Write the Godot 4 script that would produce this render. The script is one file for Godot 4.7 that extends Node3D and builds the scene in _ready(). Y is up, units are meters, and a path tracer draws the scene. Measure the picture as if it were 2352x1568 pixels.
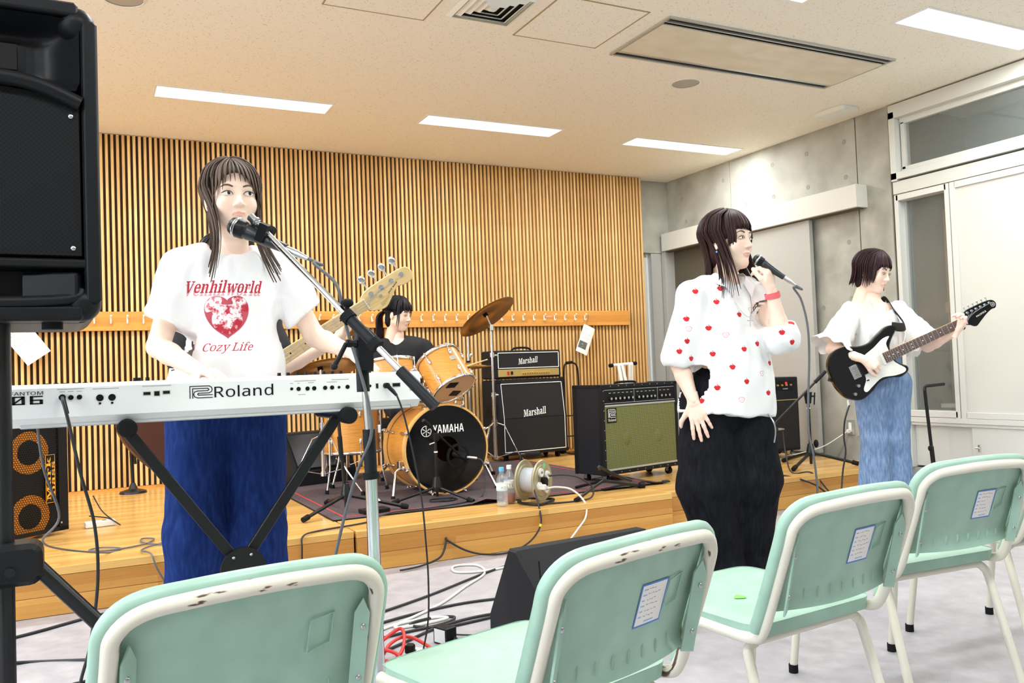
extends Node3D
# A school band plays in a hall: keyboard, bass, drums, vocal and guitar before a wall of wooden slats.
# Metres, y up. The slat wall lies along -z, the concrete wall along +x, the camera stands at the origin.

const CEIL := 2.76
const STAGE := 0.2
const WALL_X := 5.26
const SLAT_Z := -6.725


func _ready() -> void:
	rng.seed = 7
	# camera
	var cam := Camera3D.new()
	cam.name = "camera"
	cam.fov = rad_to_deg(2.0 * atan(784.0 / 1966.0))
	cam.near = 0.05
	cam.far = 60.0
	cam.transform = Transform3D(Basis(Vector3(0.89153, -0.03712, 0.45143), Vector3(0.01794, 0.99875, 0.04668), Vector3(-0.4526, -0.03352, 0.89108)).orthonormalized(), Vector3(0, 0.95, 0))
	add_child(cam)
	# daylight from an overcast sky outside the windows behind and to the left of the camera
	var we := WorldEnvironment.new()
	we.name = "sky"
	var env := Environment.new()
	env.background_mode = Environment.BG_SKY
	var sm := ProceduralSkyMaterial.new()
	sm.sky_top_color = Color(0.80, 0.87, 0.97)
	sm.sky_horizon_color = Color(0.93, 0.95, 0.98)
	sm.ground_bottom_color = Color(0.72, 0.72, 0.70)
	sm.ground_horizon_color = Color(0.78, 0.78, 0.77)
	sm.sky_energy_multiplier = 2.8
	sm.ground_energy_multiplier = 2.6
	var sky := Sky.new()
	sky.sky_material = sm
	env.sky = sky
	env.tonemap_mode = Environment.TONE_MAPPER_LINEAR
	env.tonemap_exposure = 1.0
	env.sdfgi_enabled = true
	env.ssao_enabled = true
	env.ssil_enabled = true
	we.environment = env
	add_child(we)
	materials()
	for row in [-5.64, -3.02, -0.4]:
		for col in 5:
			ceiling_light(Vector3(1.0 + 1.765 * (col - 2), CEIL, row))
	room()
	stage()
	wall_things()
	ceiling_things()
	gear()
	people()
	foreground()
# ---------------------------------------------------------------- mesh builder
class MB:
	var v := PackedVector3Array()
	var n := PackedVector3Array()
	var uv := PackedVector2Array()
	var c := PackedColorArray()
	var ix := PackedInt32Array()
	var col := Color(1, 1, 1)

	func vert(p: Vector3, nn: Vector3, t := Vector2.ZERO) -> int:
		v.append(p)
		n.append(nn)
		uv.append(t)
		c.append(col)
		return v.size() - 1

	func tri(a: int, b: int, d: int) -> void:
		var g := (v[b] - v[a]).cross(v[d] - v[a])
		ix.append(a)
		if g.dot(n[a] + n[b] + n[d]) > 0.0:
			ix.append(d)
			ix.append(b)
		else:
			ix.append(b)
			ix.append(d)

	func quad(a: int, b: int, e: int, d: int) -> void:
		tri(a, b, e)
		tri(a, e, d)

	func face(p: Array, nn: Vector3, t: Array = []) -> void:
		var k := []
		for i in p.size():
			k.append(vert(p[i], nn, t[i] if t else Vector2.ZERO))
		for i in range(1, p.size() - 1):
			tri(k[0], k[i], k[i + 1])

	func box(o: Vector3, s: Vector3, b := Basis(), ch := 0.0) -> MB:
		var h := s * 0.5
		if ch <= 0.0:
			for ax in 3:
				for sg in [-1.0, 1.0]:
					var nn := Vector3.ZERO
					nn[ax] = sg
					var u := (ax + 1) % 3
					var w := (ax + 2) % 3
					var p := []
					for q in [[-1, -1], [1, -1], [1, 1], [-1, 1]]:
						var e := Vector3.ZERO
						e[ax] = sg * h[ax]
						e[u] = q[0] * h[u]
						e[w] = q[1] * h[w]
						p.append(o + b * e)
					face(p, b * nn, [Vector2(0, 0), Vector2(1, 0), Vector2(1, 1), Vector2(0, 1)])
			return self
		var id := {}
		for sx in [-1, 1]:
			for sy in [-1, 1]:
				for sz in [-1, 1]:
					var sg := Vector3(sx, sy, sz)
					for ax in 3:
						var e := Vector3.ZERO
						for k in 3:
							e[k] = sg[k] * (h[k] - (0.0 if k == ax else ch))
						var nn := Vector3.ZERO
						nn[ax] = sg[ax]
						id[[sx, sy, sz, ax]] = vert(o + b * e, b * nn, Vector2(0.5, 0.5))
		for ax in 3:
			var u := (ax + 1) % 3
			var w := (ax + 2) % 3
			for sg in [-1, 1]:
				var k := []
				for q in [[-1, -1], [1, -1], [1, 1], [-1, 1]]:
					var e := [0, 0, 0]
					e[ax] = sg
					e[u] = q[0]
					e[w] = q[1]
					k.append(id[[e[0], e[1], e[2], ax]])
				quad(k[0], k[1], k[2], k[3])
			for su in [-1, 1]:
				for sw in [-1, 1]:
					var e1 := [0, 0, 0]
					e1[ax] = -1
					e1[u] = su
					e1[w] = sw
					var e2 := e1.duplicate()
					e2[ax] = 1
					quad(id[[e1[0], e1[1], e1[2], u]], id[[e2[0], e2[1], e2[2], u]], id[[e2[0], e2[1], e2[2], w]], id[[e1[0], e1[1], e1[2], w]])
		for sx in [-1, 1]:
			for sy in [-1, 1]:
				for sz in [-1, 1]:
					tri(id[[sx, sy, sz, 0]], id[[sx, sy, sz, 1]], id[[sx, sy, sz, 2]])
		return self

	# a tube along points; r is a number or an array; fl flattens it along the second frame axis
	func tube(p: Array, r, sides := 8, caps := true, fl := 1.0, up := Vector3.ZERO) -> MB:
		var m := p.size()
		var t0: Vector3 = (p[1] - p[0]).normalized()
		var a := up if up != Vector3.ZERO else (Vector3.UP if absf(t0.y) < 0.9 else Vector3.RIGHT)
		a = (a - t0 * a.dot(t0)).normalized()
		var prev := t0
		var rings := []
		var run := 0.0
		for i in m:
			var t: Vector3
			if i == 0:
				t = t0
			elif i == m - 1:
				t = (p[i] - p[i - 1]).normalized()
			else:
				t = ((p[i] - p[i - 1]).normalized() + (p[i + 1] - p[i]).normalized()).normalized()
			var axv := prev.cross(t)
			if axv.length() > 1e-6:
				a = a.rotated(axv.normalized(), prev.angle_to(t))
			a = (a - t * a.dot(t)).normalized()
			prev = t
			var bb := t.cross(a)
			var rr: float = r[i] if r is Array else r
			if i > 0:
				run += p[i].distance_to(p[i - 1])
			var ring := []
			for k in sides + 1:
				var an := TAU * k / sides
				var off := a * cos(an) * fl + bb * sin(an)
				var nn := (a * cos(an) / fl + bb * sin(an)).normalized()
				ring.append(vert(p[i] + off * rr, nn, Vector2(run, float(k) / sides)))
			rings.append(ring)
		for i in m - 1:
			for k in sides:
				quad(rings[i][k], rings[i][k + 1], rings[i + 1][k + 1], rings[i + 1][k])
		if caps:
			for e in [0, m - 1]:
				var nn: Vector3 = (p[0] - p[1]).normalized() if e == 0 else (p[m - 1] - p[m - 2]).normalized()
				var k := []
				for q in sides:
					k.append(vert(v[rings[e][q]], nn))
				for q in range(1, sides - 1):
					tri(k[0], k[q], k[q + 1])
		return self

	func rod(a: Vector3, b: Vector3, r: float, r2 := -1.0, sides := 10) -> MB:
		return tube([a, b], [r, r if r2 < 0.0 else r2], sides)

	# profile of (radius, height) turned round the y axis of x
	func lathe(pr: Array, x := Transform3D(), sides := 24, smooth := false) -> MB:
		var m := pr.size()
		var nrm := []
		for i in m - 1:
			var d: Vector2 = pr[i + 1] - pr[i]
			nrm.append(Vector2(d.y, -d.x).normalized())
		for i in m - 1:
			var na: Vector2 = nrm[i]
			var nb: Vector2 = nrm[i]
			if smooth:
				if i > 0:
					na = (nrm[i] + nrm[i - 1]).normalized()
				if i < m - 2:
					nb = (nrm[i] + nrm[i + 1]).normalized()
			var ra := []
			var rb := []
			for k in sides + 1:
				var an := TAU * k / sides
				var d := Vector3(cos(an), 0, sin(an))
				ra.append(vert(x * (d * pr[i].x + Vector3.UP * pr[i].y), (x.basis * (d * na.x + Vector3.UP * na.y)).normalized(), Vector2(float(k) / sides, float(i) / (m - 1))))
				rb.append(vert(x * (d * pr[i + 1].x + Vector3.UP * pr[i + 1].y), (x.basis * (d * nb.x + Vector3.UP * nb.y)).normalized(), Vector2(float(k) / sides, float(i + 1) / (m - 1))))
			for k in sides:
				if pr[i].x > 1e-6:
					tri(ra[k], ra[k + 1], rb[k + 1])
				if pr[i + 1].x > 1e-6:
					tri(ra[k], rb[k + 1], rb[k])
		return self

	# outline in xy, from z0 to z1
	func prism(poly: Array, z0: float, z1: float, x := Transform3D(), bev := 0.0) -> MB:
		var pp := PackedVector2Array(poly)
		if Geometry2D.is_polygon_clockwise(pp):
			pp.reverse()
		var inner := pp
		if bev > 0.0:
			inner = PackedVector2Array()
			var cnt := pp.size()
			for i in cnt:
				var e1 := (pp[i] - pp[(i + cnt - 1) % cnt]).normalized()
				var e2 := (pp[(i + 1) % cnt] - pp[i]).normalized()
				var nn := (Vector2(e1.y, -e1.x) + Vector2(e2.y, -e2.x)).normalized()
				inner.append(pp[i] - nn * bev)
		var ids := Geometry2D.triangulate_polygon(inner)
		for e in 2:
			var z := z0 if e == 0 else z1
			var nn := (x.basis * Vector3(0, 0, -1 if (z0 < z1) == (e == 0) else 1)).normalized()
			var k := []
			for q in inner:
				k.append(vert(x * Vector3(q.x, q.y, z), nn, q))
			for i in range(0, ids.size(), 3):
				tri(k[ids[i]], k[ids[i + 1]], k[ids[i + 2]])
		var cnt := pp.size()
		var sg := signf(z1 - z0)
		var lv := [[z0, z1, pp, pp]] if bev <= 0.0 else [[z0, z0 + bev * sg, inner, pp], [z0 + bev * sg, z1 - bev * sg, pp, pp], [z1 - bev * sg, z1, pp, inner]]
		for q in lv:
			for i in cnt:
				var j := (i + 1) % cnt
				var e := (pp[j] - pp[i]).normalized()
				var nn := (x.basis * Vector3(e.y, -e.x, 0)).normalized()
				var k := [vert(x * Vector3(q[2][i].x, q[2][i].y, q[0]), nn), vert(x * Vector3(q[2][j].x, q[2][j].y, q[0]), nn), vert(x * Vector3(q[3][j].x, q[3][j].y, q[1]), nn), vert(x * Vector3(q[3][i].x, q[3][i].y, q[1]), nn)]
				quad(k[0], k[1], k[2], k[3])
		return self

	func ball(o: Vector3, r: Vector3, b := Basis(), nu := 16, nv := 10) -> MB:
		var g := []
		for j in nv + 1:
			var row := []
			var la := PI * (float(j) / nv - 0.5)
			for i in nu + 1:
				var lo := TAU * i / nu
				var d := Vector3(cos(la) * cos(lo), sin(la), cos(la) * sin(lo))
				row.append(vert(o + b * (d * r), (b * (d / r)).normalized(), Vector2(float(i) / nu, float(j) / nv)))
			g.append(row)
		for j in nv:
			for i in nu:
				if j > 0:
					tri(g[j][i], g[j][i + 1], g[j + 1][i + 1])
				if j < nv - 1:
					tri(g[j][i], g[j + 1][i + 1], g[j + 1][i])
		return self

	# a grid of points with smooth normals and uv 0..1
	func sheet(g: Array, flip := false) -> MB:
		var nj := g.size()
		var ni: int = g[0].size()
		var k := []
		for j in nj:
			var row := []
			for i in ni:
				var du: Vector3 = g[j][mini(i + 1, ni - 1)] - g[j][maxi(i - 1, 0)]
				var dv: Vector3 = g[mini(j + 1, nj - 1)][i] - g[maxi(j - 1, 0)][i]
				var nn := du.cross(dv).normalized()
				row.append(vert(g[j][i], -nn if flip else nn, Vector2(float(i) / (ni - 1), float(j) / (nj - 1))))
			k.append(row)
		for j in nj - 1:
			for i in ni - 1:
				quad(k[j][i], k[j][i + 1], k[j + 1][i + 1], k[j + 1][i])
		return self

	func add(o: MB, x := Transform3D()) -> MB:
		var base := v.size()
		for i in o.v.size():
			v.append(x * o.v[i])
			n.append((x.basis * o.n[i]).normalized())
		uv.append_array(o.uv)
		c.append_array(o.c)
		for i in o.ix:
			ix.append(base + i)
		return self

	func mesh() -> ArrayMesh:
		var a := []
		a.resize(Mesh.ARRAY_MAX)
		a[Mesh.ARRAY_VERTEX] = v
		a[Mesh.ARRAY_NORMAL] = n
		a[Mesh.ARRAY_TEX_UV] = uv
		a[Mesh.ARRAY_COLOR] = c
		a[Mesh.ARRAY_INDEX] = ix
		var m := ArrayMesh.new()
		m.add_surface_from_arrays(Mesh.PRIMITIVE_TRIANGLES, a)
		return m


# ---------------------------------------------------------------- distance field on a grid, meshed as surface nets
class Field:
	var o: Vector3
	var h: float
	var nx: int
	var ny: int
	var nz: int
	var d := PackedFloat32Array()

	func _init(lo: Vector3, hi: Vector3, cell: float) -> void:
		o = lo
		h = cell
		nx = int(ceil((hi.x - lo.x) / cell)) + 1
		ny = int(ceil((hi.y - lo.y) / cell)) + 1
		nz = int(ceil((hi.z - lo.z) / cell)) + 1
		d.resize(nx * ny * nz)
		d.fill(9.0)

	func span(lo: Vector3, hi: Vector3) -> Array:
		var a := ((lo - o) / h).floor()
		var b := ((hi - o) / h).ceil()
		return [clampi(int(a.x), 0, nx - 1), clampi(int(b.x), -1, nx - 1), clampi(int(a.y), 0, ny - 1), clampi(int(b.y), -1, ny - 1), clampi(int(a.z), 0, nz - 1), clampi(int(b.z), -1, nz - 1)]

	# tapered capsule, squeezed by sq along the directions given in its own frame
	func cap(a: Vector3, b: Vector3, ra: float, rb: float, k := 0.02, sub := false, sq := Vector3.ONE) -> Field:
		var m := maxf(ra, rb) * maxf(1.0, maxf(1.0 / sq.x, 1.0 / sq.z)) + k + 2.0 * h
		var s := span(a.min(b) - Vector3.ONE * m, a.max(b) + Vector3.ONE * m)
		var ba := b - a
		var bb := maxf(ba.length_squared(), 1e-9)
		var kk := maxf(k, 1e-5)
		var plain := sq == Vector3.ONE
		var dr := rb - ra
		for z in range(s[4], s[5] + 1):
			for y in range(s[2], s[3] + 1):
				var at := (z * ny + y) * nx
				for x in range(s[0], s[1] + 1):
					var pa := o + Vector3(x, y, z) * h - a
					var t := clampf(pa.dot(ba) / bb, 0.0, 1.0)
					var q := pa - ba * t
					if not plain:
						q *= sq
					var e := q.length() - ra - dr * t
					var f := d[at + x]
					if sub:
						var g := maxf(kk - absf(f + e), 0.0) / kk
						d[at + x] = maxf(f, -e) + g * g * kk * 0.25
					else:
						var g := maxf(kk - absf(f - e), 0.0) / kk
						d[at + x] = minf(f, e) - g * g * kk * 0.25
		return self

	func ell(c: Vector3, r: Vector3, bs := Basis(), k := 0.02, sub := false) -> Field:
		var m := maxf(r.x, maxf(r.y, r.z)) + k + 2.0 * h
		var s := span(c - Vector3.ONE * m, c + Vector3.ONE * m)
		var inv := bs.transposed()
		var mn := minf(r.x, minf(r.y, r.z))
		var kk := maxf(k, 1e-5)
		for z in range(s[4], s[5] + 1):
			for y in range(s[2], s[3] + 1):
				var at := (z * ny + y) * nx
				for x in range(s[0], s[1] + 1):
					var p := inv * (o + Vector3(x, y, z) * h - c)
					var q := p / r
					var l0 := q.length()
					var l1 := (q / r).length()
					var e := -mn if l1 < 1e-6 else l0 * (l0 - 1.0) / l1
					var f := d[at + x]
					if sub:
						var g := maxf(kk - absf(f + e), 0.0) / kk
						d[at + x] = maxf(f, -e) + g * g * kk * 0.25
					else:
						var g := maxf(kk - absf(f - e), 0.0) / kk
						d[at + x] = minf(f, e) - g * g * kk * 0.25
		return self

	# cut away the side that nn points to, smoothly
	func cut(p0: Vector3, nn: Vector3, k := 0.004, near := Vector3.ZERO, rad := 99.0) -> Field:
		nn = nn.normalized()
		for z in nz:
			for y in ny:
				var at := (z * ny + y) * nx
				for x in nx:
					var f := d[at + x]
					if f > 1.0:
						continue
					var p := o + Vector3(x, y, z) * h
					if rad < 90.0 and p.distance_to(near) > rad:
						continue
					var e := (p - p0).dot(nn)
					var g := maxf(k - absf(f - e), 0.0) / k
					d[at + x] = maxf(f, e) + g * g * k * 0.25
		return self

	func warp(fn: Callable) -> Field:
		var lim := 4.0 * h + 0.02
		for z in nz:
			for y in ny:
				var at := (z * ny + y) * nx
				for x in nx:
					if absf(d[at + x]) < lim:
						d[at + x] += fn.call(o + Vector3(x, y, z) * h)
		return self

	func mesh(mb: MB, colour = null, uvs = null) -> MB:
		var id := PackedInt32Array()
		id.resize(nx * ny * nz)
		id.fill(-1)
		var sx := 1
		var sy := nx
		var sz := nx * ny
		var lim := 2.5 * h + 0.02
		var off := [0, sx, sy, sx + sy, sz, sx + sz, sy + sz, sx + sy + sz]
		var cells := PackedInt32Array()
		for z in nz - 1:
			for y in ny - 1:
				var at := (z * ny + y) * nx
				for x in nx - 1:
					var i := at + x
					var f0 := d[i]
					if absf(f0) > lim:
						continue
					var s0 := f0 < 0.0
					if (d[i + 1] < 0.0) == s0 and (d[i + sy] < 0.0) == s0 and (d[i + sz] < 0.0) == s0 and (d[i + sy + 1] < 0.0) == s0 and (d[i + sz + 1] < 0.0) == s0 and (d[i + sy + sz] < 0.0) == s0 and (d[i + sy + sz + 1] < 0.0) == s0:
						continue
					var q := Vector3.ZERO
					var cnt := 0
					for e in [[0, 1], [2, 3], [4, 5], [6, 7], [0, 2], [1, 3], [4, 6], [5, 7], [0, 4], [1, 5], [2, 6], [3, 7]]:
						var a := d[i + off[e[0]]]
						var b := d[i + off[e[1]]]
						if (a < 0.0) != (b < 0.0):
							var t := a / (a - b)
							var pa := Vector3(e[0] & 1, (e[0] >> 1) & 1, e[0] >> 2)
							var pb := Vector3(e[1] & 1, (e[1] >> 1) & 1, e[1] >> 2)
							q += pa.lerp(pb, t)
							cnt += 1
					q /= cnt
					var nn := Vector3.ZERO
					for y2 in 2:
						for z2 in 2:
							var wy := (q.y if y2 else 1.0 - q.y) * (q.z if z2 else 1.0 - q.z)
							var j := i + y2 * sy + z2 * sz
							nn.x += wy * (d[j + 1] - d[j])
							wy = (q.x if y2 else 1.0 - q.x) * (q.z if z2 else 1.0 - q.z)
							j = i + y2 * sx + z2 * sz
							nn.y += wy * (d[j + sy] - d[j])
							wy = (q.x if y2 else 1.0 - q.x) * (q.y if z2 else 1.0 - q.y)
							j = i + y2 * sx + z2 * sy
							nn.z += wy * (d[j + sz] - d[j])
					var p := o + (Vector3(x, y, z) + q) * h
					nn = nn.normalized()
					if colour is Callable:
						mb.col = colour.call(p, nn)
					id[i] = mb.vert(p, nn, uvs.call(p, nn) if uvs is Callable else Vector2.ZERO)
					cells.append(i)
		for i in cells:
			var s0 := d[i] < 0.0
			if (d[i + sx] < 0.0) != s0 and i >= sy + sz:
				var a := id[i - sy - sz]
				var b := id[i - sz]
				var e := id[i - sy]
				if a >= 0 and b >= 0 and e >= 0:
					mb.quad(a, b, id[i], e)
			if (d[i + sy] < 0.0) != s0 and i >= sx + sz:
				var a := id[i - sx - sz]
				var b := id[i - sz]
				var e := id[i - sx]
				if a >= 0 and b >= 0 and e >= 0:
					mb.quad(a, b, id[i], e)
			if (d[i + sz] < 0.0) != s0 and i >= sx + sy:
				var a := id[i - sx - sy]
				var b := id[i - sy]
				var e := id[i - sx]
				if a >= 0 and b >= 0 and e >= 0:
					mb.quad(a, b, id[i], e)
		return mb


# ---------------------------------------------------------------- small helpers
var mats := {}
var taken := {}
var rng := RandomNumberGenerator.new()


func numbered(s: String) -> String:
	taken[s] = taken.get(s, -1) + 1
	return s if taken[s] == 0 else "%s_%03d" % [s, taken[s]]


func tag(o: Node, label: String, category: String, group := "", kind := "") -> Node:
	if label:
		o.set_meta("label", label)
	if category:
		o.set_meta("category", category)
	if group:
		o.set_meta("group", group)
	if kind:
		o.set_meta("kind", kind)
	return o


func thing(called: String, label: String, category: String, at := Vector3.ZERO, turn := 0.0, group := "") -> Node3D:
	var o := Node3D.new()
	o.name = numbered(called)
	add_child(o)
	o.position = at
	o.rotation.y = turn
	tag(o, label, category, group)
	return o


func put(called: String, s, m: Material, parent: Node = null) -> MeshInstance3D:
	var o := MeshInstance3D.new()
	o.mesh = s.mesh() if s is MB else s
	o.material_override = m
	if parent == null:
		o.name = numbered(called)
		add_child(o)
	else:
		o.name = called
		parent.add_child(o, true)
	return o


func structure(called: String, s, m: Material, parent: Node = null) -> MeshInstance3D:
	var o := put(called, s, m, parent)
	if parent == null:
		o.set_meta("kind", "structure")
	return o


func rgb8(r: float, g: float, b: float) -> Color:
	return Color(r / 255.0, g / 255.0, b / 255.0)


func mat(called: String, col: Color, rough := 0.6, metal := 0.0) -> StandardMaterial3D:
	if mats.has(called):
		return mats[called]
	var m := StandardMaterial3D.new()
	m.resource_name = called
	m.albedo_color = col
	m.roughness = rough
	m.metallic = metal
	mats[called] = m
	return m


func textured(m: StandardMaterial3D, t: Texture2D, scale := Vector3.ONE, world := false) -> StandardMaterial3D:
	m.albedo_texture = t
	m.uv1_triplanar = true
	m.uv1_world_triplanar = world
	m.uv1_scale = scale
	m.uv1_triplanar_sharpness = 8.0
	return m


func bumped(m: StandardMaterial3D, t: Texture2D, depth: float) -> StandardMaterial3D:
	m.heightmap_enabled = true
	m.heightmap_texture = t
	m.heightmap_scale = depth
	return m


func noise_img(w: int, hgt: int, freq: Vector2, oct: int, sd: int, a: Color, b: Color, gain := 1.0) -> ImageTexture:
	var f := FastNoiseLite.new()
	f.seed = sd
	f.frequency = 1.0
	f.fractal_octaves = oct
	f.noise_type = FastNoiseLite.TYPE_SIMPLEX_SMOOTH
	var by := PackedByteArray()
	by.resize(w * hgt * 3)
	var at := 0
	for y in hgt:
		for x in w:
			# blend two reads so that the edges meet
			var u := float(x) / w
			var q := f.get_noise_2d(x * freq.x, y * freq.y) * (1.0 - u) + f.get_noise_2d((x - w) * freq.x, y * freq.y) * u
			if y > hgt * 3 / 4:
				var s := float(y - hgt * 3 / 4) / (hgt / 4)
				q = lerpf(q, f.get_noise_2d(x * freq.x, (y - hgt) * freq.y) * (1.0 - u) + f.get_noise_2d((x - w) * freq.x, (y - hgt) * freq.y) * u, s)
			var e := a.lerp(b, clampf(0.5 + q * gain, 0.0, 1.0))
			by[at] = int(e.r * 255.0)
			by[at + 1] = int(e.g * 255.0)
			by[at + 2] = int(e.b * 255.0)
			at += 3
	return ImageTexture.create_from_image(Image.create_from_data(w, hgt, false, Image.FORMAT_RGB8, by))


func smooth_path(p: Array, per := 6) -> Array:
	var out := []
	var m := p.size()
	for i in m - 1:
		var a: Vector3 = p[maxi(i - 1, 0)]
		var b: Vector3 = p[i]
		var e: Vector3 = p[i + 1]
		var f: Vector3 = p[mini(i + 2, m - 1)]
		for k in per:
			out.append(b.cubic_interpolate(e, a, f, float(k) / per))
	out.append(p[m - 1])
	return out


func basis_to(y: Vector3, ref := Vector3.UP) -> Basis:
	y = y.normalized()
	if absf(y.dot(ref)) > 0.98:
		ref = Vector3.RIGHT
	var x := ref.cross(y).normalized()
	return Basis(x, y, x.cross(y))


func round_rect(w: float, hgt: float, r: float, seg := 4) -> Array:
	var p := []
	for q in [[1, 1, 0.0], [-1, 1, 0.5], [-1, -1, 1.0], [1, -1, 1.5]]:
		for k in seg + 1:
			var an: float = PI * (q[2] + 0.5 * k / seg)
			p.append(Vector2(q[0] * (w * 0.5 - r) + cos(an) * r, q[1] * (hgt * 0.5 - r) + sin(an) * r))
	return p


func font(serif := false, bold := 400, italic := false) -> SystemFont:
	var f := SystemFont.new()
	f.font_names = PackedStringArray(["Droid Serif" if serif else "Droid Sans"])
	f.font_weight = bold
	f.font_italic = italic
	return f


# flat lettering as triangles in the xy plane, centred, as wide or as tall as asked
func letters(text: String, width: float, tall := 0.0, serif := false, bold := 400, shear := 0.0, italic := false, depth := 0.0) -> MB:
	var tm := TextMesh.new()
	tm.text = text
	tm.font = font(serif, bold, italic)
	tm.font_size = 64
	tm.pixel_size = 0.01
	tm.depth = 0.0
	tm.curve_step = 2.0
	var a := tm.surface_get_arrays(0)
	var pv: PackedVector3Array = a[Mesh.ARRAY_VERTEX]
	var lo := Vector3(1e9, 1e9, 0)
	var hi := Vector3(-1e9, -1e9, 0)
	for i in pv.size():
		pv[i].x += pv[i].y * shear
		lo = lo.min(pv[i])
		hi = hi.max(pv[i])
	var sx := width / (hi.x - lo.x)
	var sy := sx if tall <= 0.0 else tall / (hi.y - lo.y)
	var mid := (lo + hi) * 0.5
	var mb := MB.new()
	for p in pv:
		mb.vert(Vector3((p.x - mid.x) * sx, (p.y - mid.y) * sy, depth), Vector3(0, 0, 1))
	var ids = a[Mesh.ARRAY_INDEX]
	if ids == null or ids.size() == 0:
		for i in range(0, pv.size(), 3):
			mb.tri(i, i + 1, i + 2)
	else:
		for i in range(0, ids.size(), 3):
			mb.tri(ids[i], ids[i + 1], ids[i + 2])
	return mb


# fill the triangles of a flat shape into a picture; at and per turn metres into pixels
func stamp(img: Image, mb: MB, at: Vector2, per: float, col: Color) -> void:
	for i in range(0, mb.ix.size(), 3):
		var p := []
		for k in 3:
			var q := mb.v[mb.ix[i + k]]
			p.append(Vector2(at.x + q.x * per, at.y - q.y * per))
		var x0 := maxi(0, int(floor(minf(p[0].x, minf(p[1].x, p[2].x)))))
		var x1 := mini(img.get_width() - 1, int(ceil(maxf(p[0].x, maxf(p[1].x, p[2].x)))))
		var y0 := maxi(0, int(floor(minf(p[0].y, minf(p[1].y, p[2].y)))))
		var y1 := mini(img.get_height() - 1, int(ceil(maxf(p[0].y, maxf(p[1].y, p[2].y)))))
		for y in range(y0, y1 + 1):
			for x in range(x0, x1 + 1):
				if Geometry2D.point_is_inside_triangle(Vector2(x + 0.5, y + 0.5), p[0], p[1], p[2]):
					img.set_pixel(x, y, col)
# ---------------------------------------------------------------- materials
func materials() -> void:
	var grain := wood_img()
	var m := textured(mat("stage wood", Color(1, 1, 1), 0.22), grain, Vector3(0.5, 3.2, 3.2))
	m.metallic_specular = 0.5
	textured(mat("rail wood", rgb8(252, 226, 186), 0.45), grain, Vector3(0.9, 4.0, 4.0))
	for i in 3:
		textured(mat("slat wood %d" % i, [rgb8(238, 194, 128), rgb8(246, 204, 138), rgb8(230, 184, 118)][i], 0.55), noise_img(64, 256, Vector2(0.12, 0.012), 3, 40 + i, Color(0.86, 0.84, 0.8), Color(1, 1, 1)), Vector3(9, 0.9, 9))
	mat("slat backing", rgb8(74, 60, 46), 0.9)
	textured(mat("concrete", rgb8(186, 184, 172), 0.75), noise_img(512, 512, Vector2(0.012, 0.012), 5, 3, Color(0.80, 0.80, 0.79), Color(1, 1, 1), 0.9), Vector3.ONE * 0.45, true)
	mat("concrete hole", rgb8(150, 148, 138), 0.85)
	mat("white paint", rgb8(212, 212, 204), 0.4)
	mat("white panel", rgb8(210, 209, 199), 0.5)
	mat("grey door", rgb8(176, 175, 168), 0.5)
	mat("aluminium", rgb8(196, 197, 192), 0.35, 0.6)
	mat("joint", rgb8(90, 84, 70), 0.9)
	textured(mat("ceiling board", rgb8(244, 240, 226), 0.95), speck_img(), Vector3.ONE * 1.1, true)
	textured(mat("plain wall", rgb8(222, 217, 205), 0.9), noise_img(128, 128, Vector2(0.03, 0.03), 3, 9, Color(0.95, 0.95, 0.95), Color(1, 1, 1)), Vector3.ONE * 0.5, true)
	textured(mat("floor sheet", rgb8(186, 182, 184), 0.42), floor_img(), Vector3.ONE * 0.9, true)
	var g := mat("dark glass", Color(0.75, 0.8, 0.78, 0.12), 0.03)
	g.transparency = BaseMaterial3D.TRANSPARENCY_ALPHA
	mat("black", rgb8(24, 24, 25), 0.5)
	mat("black plastic", rgb8(28, 29, 31), 0.38)
	mat("black metal", rgb8(22, 22, 23), 0.32, 0.2)
	mat("rubber", rgb8(26, 26, 27), 0.75)
	mat("chrome", rgb8(225, 228, 230), 0.16, 1.0)
	mat("steel", rgb8(190, 192, 194), 0.3, 1.0)
	mat("cable", rgb8(34, 35, 37), 0.5)
	mat("white cable", rgb8(226, 224, 214), 0.5)
	mat("red cable", rgb8(214, 52, 48), 0.45)
	mat("vinyl", rgb8(32, 33, 37), 0.6)
	mat("white print", rgb8(238, 238, 232), 0.6)
	mat("white plastic", rgb8(236, 236, 228), 0.4)
	mat("gold", rgb8(206, 178, 112), 0.35, 0.6)
	for q in ["black", "vinyl", "rubber", "black plastic"]:
		mats[q].metallic_specular = 0.3
	textured(mat("grille cloth", rgb8(32, 32, 33), 0.9), weave_img(Color(0.75, 0.75, 0.75), Color(1, 1, 1)), Vector3.ONE * 22.0)


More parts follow.
